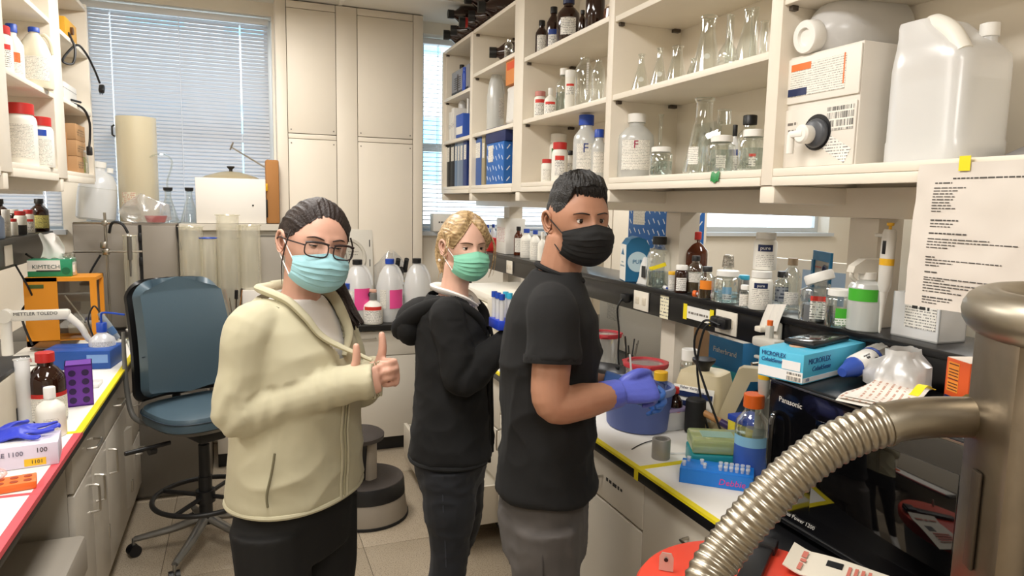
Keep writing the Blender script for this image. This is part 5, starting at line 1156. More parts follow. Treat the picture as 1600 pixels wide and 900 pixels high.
p = onx(789, 377, 1.66); t = BX('tall_carton', 'tall white carton with pink print on the far ledge', 'box', (1.70, p[1], LZ), (.14, .18, .235), WHITE); mk('label', bx(-.0715, -.07, -.07, .07, .08, .18), printed('pink_print', 'efe8e4', 'c98a80', .01, .4, 160), t); flap(t, (.14, .18, .235), WHITE)
p = onx(762, 370, 1.64); t = BX('slide_box', 'small red box on the far ledge', 'box', (1.64, p[1]-.05, LZ), (.08, .14, .085), C_['red']); mk('lid', rbox(.082, .142, .02, .003), C_['red'], t, (0, 0, .085))
p = onx(752, 352, 1.72); t = thing('tube_rack', 'dark rack with blue-capped tubes at the window end of the ledge', 'rack', (1.74, p[1]-.1, LZ)); mk('rack', J(bx(-.05, .05, -.18, .18, .0, .012), bx(-.05, .05, -.18, .18, .07, .08), bx(-.05, .05, -.18, -.17, 0, .08), bx(-.05, .05, .17, .18, 0, .08)), BLKP, t)
for i in range(7): q = mk('tube', cyl(.010, .10, 12, .013), MILK, t, (-.02+.03*(i % 2), -.15+.05*i, 0)); mk('tube_cap', cyl(.012, .02, 12, .112), C_['blue'], q)
# carton with triangle
p = onx(985, 410, 1.63); ct = thing('milk_style_carton', 'white and blue gable-top carton with a blue triangle on the ledge', 'carton', (1.65, p[1]-.0, LZ), (0, 0, math.radians(-18)))
tq = mat('teal_blue', '17658f', .5); cw = .105
mk('carton', loft([[(-cw/2, -cw/2-.01, z), (cw/2, -cw/2-.01, z), (cw/2, cw/2, z), (-cw/2, cw/2, z)] for z in (.001, .16)]+[[(-cw/2+.02, -cw/2-.01, .19), (cw/2-.02, -cw/2-.01, .19), (cw/2-.02, cw/2, .19), (-cw/2+.02, cw/2, .19)], [(-.003, -cw/2-.01, .20), (.003, -cw/2-.01, .20), (.003, cw/2, .20), (-.003, cw/2, .20)]]), tq, ct, smooth=False)
mk('front_panel', bx(-cw/2-.001, -cw/2, -cw/2-.01, cw/2, .004, .165), WHITE, ct); mk('triangle', T(prism([(-.03, 0), (.03, 0), (.0, .028)], .0008, 'x'), (-cw/2-.0016, 0, .118)), tq, ct)
scribble(ct, .04, .008, mat('grey_blue_ink', '7f93a0', .6), (-cw/2-.0014, 0, .085), FACE_NX, 7); scribble(ct, .08, .011, MATS['grey_blue_ink'], (-cw/2-.0014, 0, .068), FACE_NX, 8)
mk('side_oval', T(lathe([(0, 0), (.045, 0), (.045, .001)], 28), (0, -cw/2-.0105, .09), (PI/2, 0, 0)), mat('oval_pale', 'bcd3da', .5), ct); text('PUR', .026, tq, ct, (0, -cw/2-.0125, .09), FACE_CAM)
t = thing('foil_pouch', 'crumpled white pouch with dark print beside the gable carton', 'pouch', onx(1003, 408, 1.60)); t.location.z = LZ; mk('pouch', thick_sheet(lambda a, b: (.012*math.sin(a*PI)*(1-b)+.03*b+.003*math.sin(a*11+b*7), (.5-a)*.075, .115*b), 10, 10, .012), mat('pouch_white', 'd9d8d4', .35, bump=.3, bscale=40), t); mk('print', bx(-.0, .0008, -.015, .015, .03, .08), INK, t, (.008, -.002, 0))
def tapeband(m, z0, z1, s=None, sm=None, ha=.9, a0=0): return lambda t, R, H: (mk('tape', lathe([(R*1.03, z0*H), (R*1.03, z1*H)], 16, False, a0-ha, a0+ha), m, t), s and text(s, (z1-z0)*H*.6, sm or INK, t, (0, 0, (z0+z1)/2*H), cyl_r=R*1.05))
B('media', (1011, 336, 1047, 414), 'clear media bottle with slanting yellow tape on the ledge', LZ, X=LX, cap=C_['black'], liq=(.3, WATER), name='media_bottle', extra=lambda t, R, H: mk('tape', T(lathe([(R*1.03, -.008), (R*1.03, .008)], 14, False, -.9, .7), (0, 0, .42*H), (.35, 0, 0)), YEL, t))
lying('tiny vial with blue cap lying on the ledge', (1.60, onx(1040, 412, 1.60)[1], LZ+.009), (-.3, -1, 0), .035, .0085, MILK, C_['blue'], name='sample_vial')
B('tubular', (1045, 389, 1057, 419), 'small tube with yellow cap on the ledge', LZ, X=1.61, body=MILK, cap=C_['yellow'], lab=(.1, .6, .9, LABW2))
B('wide', (1055, 377, 1076, 420), 'dark brown bottle with white cap and paper label', LZ, X=1.61, body=AMBER, cap=C_['white'], lab=(.08, .55, .8, LABW))
B('reagent', (1062, 324, 1105, 400), 'large amber bottle with red cap at the back of the ledge', LZ, X=1.76, body=AMBERL, cap=C_['red'], lab=(.0, .3, .9, LABW2), Hs=1.15)
B('media', (1048, 362, 1066, 408), 'clear bottle with black cap behind the dark brown one', LZ, X=1.72, cap=C_['black'], name='media_bottle')
B('reagent', (1074, 360, 1100, 418), 'clear bottle with black cap and white label on the ledge', LZ, X=1.66, cap=C_['black'], liq=(.35, mat('tea_liquid', '6a5a44', .3)), lab=(.3, .55, .8, LABW2))
B('media', (1093, 369, 1118, 419), 'square bottle with black cap and orange label', LZ, X=1.60, body=GLASS, cap=C_['black'], liq=(.38, mat('dark_liquid', '54402a', .3)), extra=tapeband(mat('orange_tape', 'f08a24', .5), .30, .58))
t = lying('conical tube with orange cap lying at the ledge edge', (1.615, onx(1118, 421, 1.61)[1], LZ+.014), (-.55, 1, 0), .085, .013, MILK, C_['orange'], name='conical_tube'); t.children[1].scale = (1, 2.0, 2.0)
B('flask', (1119, 350, 1157, 412), 'glass flask with foil-covered neck on the ledge', LZ, X=1.72, name='erlenmeyer_flask', cat='flask', extra=lambda t, R, H: mk('foil_cap', lathe([(R*.5, H*.74), (R*.46, H*.88), (R*.42, H*1.02), (R*.3, H*1.05), (0, H*1.05)], 14, cap=False), mat('foil', 'b9b3a8', .35, .7, bump=.6, bscale=120), t))
B('wide', (1117, 385, 1157, 434), 'clear square jar with white cap and blue-topped label', LZ, X=LX-.01, cap=C_['white'], liq=(.3, WATER), lab=(.1, .5, .42, printed('label_bluetop', 'eef2f4', '4a5a6a', .0075, .42, 240, accent='8fc3e8', acc_frac=.55)), sq=1)
B('tubular', (1155, 370, 1172, 410), 'grey tube with bright cyan cap behind the jars', LZ, X=1.70, body=mat('tube_grey', '9a9c9c', .4), cap=C_['cyan'])
B('vial', (1157, 403, 1173, 437), 'small clear vial with white cap on the ledge', LZ, X=1.60, cap=C_['white'], lab=(.05, .6, 1.2, LABW2))
bb = B('wide', (1172, 380, 1207, 440), 'lower of the two stacked white bottles printed pure', LZ, X=LX-.015, body=HDPE, cap=C_['white'], lab=[(.12, .55, .8, LABW2), (.56, .70, .6, C_['navy'])], txt=('pure', .1, WHITE, .63))
zt2 = LZ+bb.children[0].dimensions.z/.88+.002
B('wide', (1179, 324, 1214, 382), 'upper of the two stacked white bottles printed pure', zt2, X=LX+.012, body=HDPE, cap=C_['white'], lab=[(.10, .42, .8, LABW2), (.50, .68, .65, C_['navy'])], txt=('pure', .14, WHITE, .59))
B('media', (1210, 372, 1236, 430), 'clear bottle with dark label right of the stacked bottles', LZ, X=1.70, cap=C_['black'], lab=(.2, .6, .8, printed('label_dark', '9aa0a8', '22304a', .012, .5, 120)), name='media_bottle')
B('reagent', (1223, 345, 1253, 425), 'clear bottle with tan stopper behind the blue pouch', LZ, X=1.72, cap=C_['tan'], lab=(.1, .35, .8, LABW2))
t = thing('folded_wipe', 'folded white paper wipe hanging over the ledge edge', 'wipe', (1.578, onx(1211, 432, 1.58)[1], LZ)); mk('wipe', thick_sheet(lambda a, b: (-.012*math.sin(b*1.7)-.006*abs(math.sin(a*9))+.02*(1-b), (.5-a)*.085, .025-.085*b+.012*a), 16, 10, .0012), mat('wipe_white', 'e2ddd4', .85), t)
t = thing('zip_pouch', 'standing clear pouch with blue border and zip on the ledge', 'pouch', (1.70, onx(1275, 440, 1.68)[1], LZ), (0, 0, math.radians(-25)))
pw, ph = .145, .205; bl_ = mat('pouch_blue', '1b6f9c', .4)
mk('film', thick_sheet(lambda a, b: (.022*math.sin(a*PI)*(1-b), (.5-a)*pw*.86, .02+(ph-.04)*b), 12, 10, .003), mat('pouch_grey', 'aaa79f', .3), t)
mk('border', J(bx(-.004, .004, -pw/2, pw/2, ph-.03, ph), bx(-.006, .006, pw/2-.014, pw/2+.004, 0, ph-.03), bx(-.016, .016, -pw/2, pw/2, 0, .028), bx(-.004, .004, -pw/2, -pw/2+.01, .05, ph-.03)), bl_, t); mk('logo', T(lathe([(.012, 0), (.012, .001), (.016, .001), (.016, 0)], 20), (-.006, -.035, .15), (0, -PI/2, 0)), C_['navy'], t); scribble(t, .05, .008, mat('red_ink', '9a5048', .6), (-.005, .02, .155), FACE_NX, 9)
B('wide', (1256, 392, 1302, 458), 'clear jar with white labelled side and red corner mark', LZ, X=LX-.01, cap=None, liq=(.4, mat('grey_liquid', '6f7274', .3)), lab=(.08, .62, .6, LABR), sq=1, extra=lambda t, R, H: mk('tilted_lid', T(lathe([(0, 0), (R*.92, 0), (R*.95, .004), (R*.95, .024), (R*.9, .028), (0, .028)], 28, cap=False), (0, .004, H*.93), (.35, -.15, 0)), C_['white'], t))
B('wide', (1292, 402, 1332, 461), 'clear jar with white cap and bright green tape', LZ, X=1.605, cap=C_['white'], liq=(.3, WATER), extra=lambda t, R, H: (mk('tape', lathe([(R*1.03, .26*H), (R*1.03, .52*H)], 14, False, -.2, 1.2), mat('green_tape', '45b32d', .5), t), mk('label', lathe([(R*1.035, .06*H), (R*1.035, .26*H)], 14, False, -.2, 1.2), printed('label_greenprint', 'eef2e8', '3a7a2a', .007, .45, 200), t)))
B('tubular', (1327, 385, 1378, 465), 'translucent spray bottle with green tape at the right end of the ledge', LZ, X=LX, body=MILKD, cap=None, Hs=.98, name='spray_bottle', extra=lambda t, R, H: (mk('shoulder', lathe([(R, H*.86), (R*.9, H*.93), (R*.45, H*.99), (R*.42, H*1.10), (0, H*1.10)], 24, cap=False), MILKD, t), mk('tape', lathe([(R*1.02, .60*H), (R*1.02, .84*H)], 16, False, -1.2, .7), MATS['green_tape'], t), mk('collar', cyl(R*.5, H*.14, 20, H*1.02), WHITE, t), mk('spray_head', J(T(prism([(-.055, -.012), (.03, -.02), (.045, .0), (.04, .026), (-.02, .026), (-.05, .006)], .03, 'y'), (0, -.015, H*1.24))), mat('spray_ivory', 'd9d3c6', .4), t, rot=(0, 0, 2.2)), mk('trigger', tube([(-.045, 0, H*1.2), (-.05, 0, H*1.08), (-.035, 0, H*.98)], .006, 8, 4), MATS['spray_ivory'], t, rot=(0, 0, 2.2))))
B('media', (1368, 342, 1395, 400), 'small bottle with black and yellow cap behind the pipette', LZ, X=1.74, body=MILK, cap=C_['black'], extra=lambda t, R, H: mk('cap_ring', cyl(R*.64, H*.06, 20, H*.82), C_['yellow'], t))
p = onx(1410, 455, 1.62); t = thing('pipette_tip_box', 'clear plastic tub with paper label behind the hanging sheet', 'container', (1.70, p[1]-.02, LZ)); mk('tub', J(*[bx(a, b, c, d, 0, .12) for a, b, c, d in ((-.05, -.047, -.07, .07), (.047, .05, -.07, .07), (-.05, .05, -.07, -.067), (-.05, .05, .067, .07))], bx(-.05, .05, -.07, .07, 0, .004)), MILK, t); mk('label', bx(-.0515, -.05, -.06, .03, .03, .10), LABW, t); scribble(t, .05, .012, INK, (-.052, -.015, .085), FACE_NX, 11)
# micropipette hanging from the ledge
pa, pb = onx(1392, 348, 1.575), onx(1374, 520, 1.575)
def micropipette(label, pa, pb, s=1, grey='d8d5cd'):
    t = thing('micropipette', label, 'pipette', tuple(pb)); ax = Vector(pa)-Vector(pb); L = ax.length; e = Vector((0, 0, 1)).rotation_difference(ax.normalized()).to_euler(); m = mat('pip_'+grey, grey, .35)
    mk('tip_cone', lathe([(.002, 0), (.0035, .01), (.006, L*.25), (.0095, L*.35), (.0095, L*.38)], 14), m, t, (0, 0, 0), e); mk('barrel', lathe([(.010, L*.38), (.014, L*.44), (.0155, L*.6), (.0155, L*.9), (.012, L*.94), (0, L*.94)], 16, cap=False, sy=1.25), m, t, (0, 0, 0), e)
    mk('plunger', lathe([(.004, L*.94), (.004, L*.97), (.009, L*.975), (.009, L), (0, L)], 14, cap=False), C_['yellow'], t, (0, 0, 0), e); mk('finger_hook', T(rbox(.012, .05, .010, .004), (0, .018, L*.88)), m, t, (0, 0, 0), e); mk('grip_band', ncap([(.0158, L*.62), (.0158, L*.68)], 16, sy=1.25), C_['yellow'], t, (0, 0, 0), e); mk('display', T(rbox(.004, .010, .035, .001), (-.0145, 0, L*.78)), BLKP, t, (0, 0, 0), e)
    return t
micropipette('white micropipette with yellow band hanging from the ledge edge', pa, pb)
# ledge fittings: plugs, cords, clip
def plug(label, px, py, cord, col=BLKP):
    yy, zz = on_ledge(px, py); t = thing('power_plug', label, 'plug', (XG-.001, yy+2.6, GZ-.068))
    mk('plug_body', rbox(.035, .045, .04, .008), col, t, (-.012, 0, 0)); mk('cord', tube([(-.03, 0, -.005)]+cord, .0042, 8, 6), col, t); return t
plug('black adapter plug in the outlet behind the man', 985, 432, [(-.05, .0, -.05), (-.02, .03, -.16), (.0, .06, -.30), (.02, .03, -.44), (.04, .05, -.478)])
plug('black plug with two cords beside the labelled outlet', 1130, 464, [(-.05, .02, -.03), (-.05, .05, -.16), (-.03, .04, -.30), (.0, .02, -.42), (.03, .0, -.44)])
plug('second black plug in the labelled outlet', 1142, 461, [(-.055, .06, -.0), (-.06, .10, -.10), (-.05, .02, -.26), (-.03, -.06, -.40), (.0, -.08, -.44)])
plug('black plug in the outlet nearest the pipette', 1300, 500, [(-.05, .02, -.03), (-.04, .04, -.09), (.0, .06, -.14), (.05, .05, -.3), (.06, .05, -.44)])
plug('black round plug beside the green marked outlet', 1318, 505, [(-.05, -.02, -.01), (-.055, .0, -.06), (.0, .03, -.15), (.06, .03, -.3)])
yy, zz = on_ledge(1217, 477); t = thing('pipette_hook', 'cream plastic pipette hook clipped to the ledge', 'hook', (XG+.009, yy+2.6, GZ-.06)); mk('hook_plate', rbox(.02, .055, .075, .008), OUT, t, (-.012, 0, 0)); mk('arm', rbox(.05, .03, .018, .004), OUT, t, (-.03, .03, .01))
# ================================================================== on and above the right bench
BT = BZ+.0018
# chrome stand, pipette stand and chemicals at the back of the bench
t = thing('lab_stand', 'chrome rod stand at the back of the bench', 'stand', (1.77, 1.97, BT-.001)); mk('rod', cyl(.009, .44, 14), CHROME, t); mk('base', rbox(.12, .16, .014, .003), mat('stand_base', '33353a', .5), t, (.0, 0, .007)); mk('clamp', J(T(cyl(.006, .12, 10), (-.06, 0, .26), (0, PI/2, 0)), rbox(.03, .03, .03, .005, (0, 0, .26))), STEEL, t)
pp = onx(1190, 585, 1.48); ps_ = thing('pipette_stand', 'grey-white pipette carousel stand beside the glove box', 'stand', (1.50, pp[1], BT)); mk('base', lathe([(.06, 0), (.06, .02), (.045, .03), (.03, .14), (.03, .24), (0, .245)], 20, cap=False, sy=.8), mat('stand_grey', 'c9c5bb', .45), ps_); mk('column', cyl(.011, .2, 14, .24), MATS['stand_grey'], ps_); mk('head', J(rbox(.05, .10, .03, .008, (0, 0, .41)), rbox(.02, .02, .05, .004, (0, .0, .44))), MATS['stand_grey'], ps_); mk('button', cyl(.009, .02, 12, .46), C_['orange'], ps_); mk('feet', J(*[box(.01, .006, .012, (-.05, -.03+.015*i, .07)) for i in range(5)]), BLKP, ps_)
micropipette('grey micropipette resting on the carousel stand', (1.46, pp[1]-.03, 1.30), (1.465, pp[1]-.035, 1.06), grey='b7b4ab')
t = BX('tissue_box', 'blue and white tissue carton in a plastic bag under the ledge', 'box', (2.12, 2.56, .901), (.11, .24, .22), mat('sky_card', '2b84c4', .5)); mk('band', bx(-.0565, -.055, -.12, .12, .0, .08), mat('band_teal', '35b6c9', .5), t); text('Fisherbrand', .035, WHITE, t, (-.058, 0, .16), FACE_NX); flap(t, (.11, .24, .22), WHITE)
def bag(label, loc, R, H, seed=0, m=None, name='plastic_bag', sx=1, sy=1, collapse=.5):
    t = thing(name, label, 'bag', loc); V, F = lathe([(R*.7, 0), (R, H*.12), (R*1.02, H*.4), (R*.85, H*.65), (R*.5, H*.85), (R*collapse*.4, H)], 40, cap=False, sx=sx, sy=sy)
    def cr(v): n_ = mnoise.noise(Vector((v[0]*22+seed, v[1]*22, v[2]*16)))+.6*abs(mnoise.noise(Vector((v[0]*50+seed, v[1]*50, v[2]*40)))); k = 1+.30*n_; return (v[0]*k, v[1]*k, max(.0012, v[2]*(1+.12*n_)))
    V2, F2 = [], []
    mk('film', ([cr(v) for v in V], F), m or FILM, t, ang=60); return t
bag('clear bag bunched over the blue tissue carton', (2.12, 2.56, .901+.222), .10, .12, 3, sy=1.3)
t = BX('reagent_kit', 'yellow box with blue lid under the ledge', 'box', (1.62, 1.83, BT), (.10, .16, .085), mat('kit_yellow', 'd9c93a', .5)); mk('lid', rbox(.104, .164, .022, .004), mat('kit_blue', '2445a8', .45), t, (0, 0, .095))
def redtub(label, loc, R, H, rot=0):
    t = thing('food_tub', label, 'tub', loc, (0, 0, rot)); mk('tub', lathe([(0, 0.002), (R*.78, .002), (R*.82, .006), (R*.94, H*.92), (R*.95, H*.93)], 32, cap=False), thin('tub_clear', 'eef0ee', .08, body=.35, bodyhex='e8e6e0'), t); mk('rim', lathe([(R*.93, H*.92), (R*1.05, H*.91), (R*1.08, H*.97), (R*1.05, H), (R*.88, H), (R*.86, H*.965), (R*.93, H*.955)], 36, cap=False), mat('lid_red', 'b7343c', .4), t); mk('lid', lathe([(0, H*.965), (R*.88, H*.965)], 32, cap=False), thin('lid_film', 'f6e4e4', .08, body=.3, bodyhex='e8cfcf'), t)
    for a in (0, 2.1, 4.2): mk('tab', T(rbox(.018, .03, .008, .003), (R*1.09*math.cos(a), R*1.09*math.sin(a), H*.96), (0, 0, a)), MATS['lid_red'], t)
    return t
redtub('large clear tub with red rimmed lid in the middle of the bench', (1.50, 2.34, BT), .085, .20); redtub('clear tub with red lid further back under the ledge', (1.60, 2.86, BT), .075, .22)
t = thing('pan_lid', 'black non-stick pan behind the blue gloved hand', 'pan', (1.42, 2.60, BT)); mk('pan', lathe([(0, .07), (.105, .07), (.125, .085), (.135, .115), (.14, .115), (.132, .08), (.11, .0), (0, .0)], 40, cap=False), mat('pan_black', '1b1b1d', .35), t); mk('grip', rbox(.14, .03, .016, .006), BLKP, t, (.19, .04, .10))
t = thing('centrifuge', 'cream bench centrifuge behind the blonde woman', 'centrifuge', (1.44, 3.75, BT)); cm = mat('centrifuge_cream', 'e3dccb', .45)
mk('body', rbox(.44, .60, .27, .02), cm, t, (0, 0, .137)); mk('lid', rbox(.41, .56, .06, .025), mat('centrifuge_lid', 'ece6d8', .4), t, (0, 0, .302)); mk('front_grille', J(*[box(.004, .26, .008, (-.221, -.02, .05+.019*i)) for i in range(8)]), BLKP, t); mk('handle_bar', rbox(.02, .14, .02, .006), WHITE, t, (-.215, 0, .27)); mk('control_panel', rbox(.05, .16, .13, .01), cm, t, (-.20, -.36, .26)); mk('knob', cyl(.012, .03, 14), BLKP, t, (-.2, -.36, .325))
# tubes held by the blonde woman
pt = atd(785, 505, 2.46); t = thing('tube_rack', 'blue rack of capped tubes held by the blonde woman', 'rack', tuple(pt)); mk('rack', rbox(.07, .10, .035, .004), mat('rack_blue', '2a48c8', .4), t)
for i in range(5): q = mk('tube', cyl(.0085, .085, 12, .01), MILK, t, (-.018+.036*(i % 2), -.04+.02*i, 0)); mk('tube_cap', cyl(.0105, .02, 12, .09), C_['blue'] if i % 2 == 0 else C_['cyan'], q)
# stick in the gloved hand
t = thing('white_stick', 'thin white stick held in the blue gloved hand', 'stick', tuple(atd(988, 600, 1.93))); mk('stick', tube([(0, 0, -.03), (-.004, 0, .03), (-.012, .0, .085)], .0028, 8), WHITE, t)
# yellow cap and red cap bottles
B('media', (1013, 553, 1049, 625), 'clear bottle with yellow cap beside the pan', BT, X=1.46, cap=C_['yellow'], liq=(.35, mat('murky', '7d7a66', .4)), name='media_bottle', Hs=1.15)
B('reagent', (1042, 580, 1066, 640), 'small dark bottle with bright red cap by the mixer', BT, X=1.48, body=AMBER, cap=C_['red'], lab=(.1, .5, .8, LABR), Hs=1.1)
B('wide', (1062, 514, 1090, 580), 'clear bottle with white cap behind the red tub', BT, X=1.66, cap=C_['white'], Hs=1.5)
t = thing('sample_box', 'frosted sample box with purple lid beside the bucket', 'box', (1.47, 2.13, BT)); mk('box', rbox(.10, .12, .07, .006), MILK, t, (0, 0, .036)); mk('lid', rbox(.104, .124, .014, .004), mat('lid_lilac', 'a99ac4', .4), t, (0, 0, .078))
# ice bucket
bl, Rb, Hb = spot((945, 598, 1046, 681), BT); bl = (1.365, 2.17, BT); Rb = .115; Hb = .165
t = thing('ice_bucket', 'oval periwinkle blue ice bucket under the gloved hand', 'bucket', bl, (0, 0, .3)); im = mat('bucket_blue', '5566a4', .5, var=.08)
mk('bucket', J(lathe([(0, .003), (Rb*.88, .003), (Rb*.92, .01), (Rb, Hb*.93)], 44, cap=False, sy=1.15), lathe([(Rb*.97, Hb*.95), (Rb*.86, .02), (0, .02)], 44, cap=False, sy=1.15)), im, t); mk('rim', lathe([(Rb, Hb*.86), (Rb*1.06, Hb*.86), (Rb*1.08, Hb*.93), (Rb*1.04, Hb), (Rb*.96, Hb), (Rb*.95, Hb*.94)], 44, cap=False, sy=1.15), mat('bucket_rim', '8a97c2', .45), t)
rr = random.Random(2); mk('blue_wrap', lathe([(Rb*.9, Hb*.8), (Rb*.6, Hb*.9), (Rb*.3, Hb*.8), (0, Hb*.9)], 30, cap=False, sy=1.15), mat('wrap_blue', '2f6fb0', .5, bump=.8, bscale=18), t)
# vortex mixer, steel arm stand, dial, mallet
vm = thing('vortex_mixer', 'beige vortex mixer with black rubber cup and blue panel', 'mixer', (1.645, 2.16, BT), (0, 0, math.radians(30)))
vm.scale = (1.35, 1.25, 1.40)
bg = mat('mixer_beige', 'cbbd9a', .5)
mk('body', loft([ring_pts((0, 0, 0), .075, .085, 36, 6), ring_pts((0, 0, .02), .075, .085, 36, 6), ring_pts((.012, 0, .11), .058, .072, 36, 6), ring_pts((.014, 0, .135), .05, .066, 36, 6), ring_pts((.014, 0, .14), .04, .055, 36, 5)]), bg, vm)
pn = mk('panel', T(rbox(.003, .13, .085, .001), (-.067, 0, .062), (0, .17, 0)), WHITE, vm); mk('panel_band', J(T(box(.0015, .125, .014), (-.068, 0, .083), (0, .17, 0)), T(box(.0015, .07, .04), (-.071, .026, .045), (0, .17, 0))), C_['navy'], vm); text('Fisher Vortex', .011, C_['navy'], vm, (-.0625, .012, .099), (PI/2-.17, .0, -PI/2)); text('Genie 2', .010, C_['navy'], vm, (-.0650, -.028, .092), (PI/2-.17, .0, -PI/2)); mk('cup', lathe([(.018, .138), (.02, .15), (.034, .165), (.035, .172), (.02, .166), (0, .163)], 24, cap=False), BLKP, vm); mk('knob', T(cyl(.011, .012, 16), (-.07, .035, .045), (0, -PI/2, 0)), BLKP, vm)
sa = thing('arm_stand', 'beige angular cast stand with overhanging arm next to the mixer', 'stand', (1.615, 1.995, BT), (0, 0, math.radians(-45)))
sa.scale = (1, 1.1, 1.05)
mk('arm', T(prism([(-.035, 0), (.035, 0), (.035, .04), (.03, .05), (.09, .20), (.20, .215), (.20, .25), (.06, .245), (.045, .235), (-.02, .05)], .045, 'y'), (0, -.022, 0)), bg, sa, smooth=False)
dl = thing('dial_base', 'round beige base with printed dial beside the mallet', 'instrument', (1.64, 1.88, BT)); mk('base', lathe([(.055, 0), (.056, .02), (.05, .04), (.03, .055), (0, .06)], 32, cap=False), mat('dial_beige', 'd8cdb8', .5), dl); mk('knob', lathe([(.012, .05), (.012, .075), (0, .078)], 16, cap=False), BLKP, dl); scribble(dl, .035, .006, INK, (-.053, -.018, .03), (PI/2-.3, 0, -PI/2+.3), 12)
ml = thing('rubber_mallet', 'black rubber mallet with wooden handle standing on its head', 'mallet', (1.525, 2.035, BT), (0, 0, math.radians(-60)))
mk('head', lathe([(0, 0), (.030, 0), (.036, .005), (.037, .055), (.037, .075), (.036, .122), (.030, .128), (0, .128)], 28, cap=False), RUB, ml); mk('handle', tube([(.02, 0, .085), (.10, 0, .06), (.20, 0, .026), (.245, 0, .013)], [.012, .0125, .0135, .0125], 14, 4), mat('handle_wood', 'c08a52', .5, var=.2, vscale=40), ml); mk('handle_label', tube([(.095, 0, .0615), (.155, 0, .041)], .0132, 14, capped=False), mat('handle_label', '3a2a5a', .5), ml)
# bottle with blue label and orange cap
B('media', (1146, 600, 1198, 724), 'clear media bottle with orange cap and blue label in front of the microwave', BT, X=1.44, cap=C_['orange'], liq=(.55, WATER), name='media_bottle', lab=[(.06, .40, 1.3, mat('label_deepblue', '3c63b8', .5)), (.40, .52, 1.3, mat('label_skyblue', '8fc6e4', .5))], Hs=1.06)
# mini things
t = thing('metal_cup', 'grey metal cup standing on the white bench paper', 'cup', onz(1028, 722, BT)); t.location.x += .03; t.location.y += .03; t.location.z = BT; mk('cup', lathe([(0, .004), (.018, .004), (.02, .065), (.0285, .066), (.030, .063), (.030, .002), (.029, 0), (0, 0)], 32, cap=False), mat('cup_grey', '9d9992', .45, .3), t)
t = thing('black_wire', 'thin black wire lying on the bench paper', 'wire', (1.26, 1.98, BT)); mk('wire', tube([(-.05, -.03, .002), (0, .0, .002), (.06, .02, .003), (.13, .02, .002)], .0018, 6, 6), BLKP, t)
t = thing('plastic_strip', 'clear plastic cable tie behind the grey cup', 'strip', (1.33, 1.88, BT)); mk('strip', tube([(-.05, -.0, .003), (.02, -.02, .003), (.09, -.05, .004)], .003, 6, 6), MILK, t); mk('end', rbox(.012, .012, .012, .003), MILK, t, (.09, -.05, .007))
for i in range(2):
    t = thing('bottle_closure', ['left', 'right'][i]+' one of two ribbed white screw tops lying on the bench', 'bottle top', onz(1090, 688, BT)); t.location.z = BT; mk('shell', T(lathe([(.012, 0), (.017, .002), (.017, .022), (.014, .025), (0, .025)], 20, cap=False), (.02*i, -.032*i, .018), (PI/2, 0, .6)), WHITE, t)
t = thing('blue_forceps', 'pair of dark blue plastic forceps by the bucket', 'forceps', onz(1040, 668, BT)); t.location.z = BT; mk('prong', tube([(-.05, .05, .006), (-.02, .02, .007), (.02, -.03, .004)], [.004, .004, .002], 6, 5), C_['navy'], t); mk('prong', tube([(-.05, .05, .006), (-.03, .01, .007), (.0, -.04, .004)], [.004, .004, .002], 6, 5), C_['navy'], t)
# pipette tip box and tube rack
tp = thing('tip_box', 'teal pipette tip box with translucent green lid', 'box', (1.392, 1.742, BT), (0, 0, math.radians(63)))
mk('base', rbox(.13, .17, .055, .006), mat('tip_teal', '1e8f98', .4), tp, (0, 0, .028)); mk('lid', rbox(.128, .168, .045, .008), thin('tip_lid', 'e6eed0', .06, body=.7, bodyhex='d3dfa6'), tp, (0, 0, .080)); mk('lid_label', bx(-.03, .03, -.05, .05, .1028, .1034), mat('lid_print', '8fb0a0', .5), tp)
tr = thing('tube_rack', 'bright blue microtube rack labelled in pink in front of the tip box', 'rack', (1.312, 1.632, BT), (0, 0, math.radians(49)))
rm = mat('rack_bright', '1d7fe0', .35); mk('deck', rbox(.09, .21, .006, .002), rm, tr, (0, 0, .042)); mk('skirt', J(bx(-.046, -.043, -.105, .105, 0, .042), bx(.043, .046, -.105, .105, 0, .042), bx(-.046, .046, -.105, -.102, 0, .042), bx(-.046, .046, .102, .105, 0, .042)), rm, tr); mk('shelf', box(.088, .205, .003, (0, 0, .012)), rm, tr)
mt = lathe([(.0015, 0), (.004, .016), (.005, .034), (.0062, .036)], 12, cap=False); lidg = lathe([(0, .041), (.0062, .041), (.0062, .036), (.0048, .035)], 12, cap=False); mtm, mlm = mesh_of('microtube', mt, MILK), mesh_of('lid', lidg, MILK)
for i, (a, b) in enumerate([(-.022, .095), (.020, .085), (-.022, .035), (.008, .045)]+[(x_, -.010-.0155*k) for k in range(6) for x_ in (-.022, .008)]):
    q = mk('microtube', mtm, None, tr, (a, b, .018)); mk('lid', mlm, None, q, (0, 0, .001))
text('Debbie', .026, mat('pink_ink', 'e0409a', .5), tr, (-.0465, -.045, .018), FACE_NX, shear=.2)
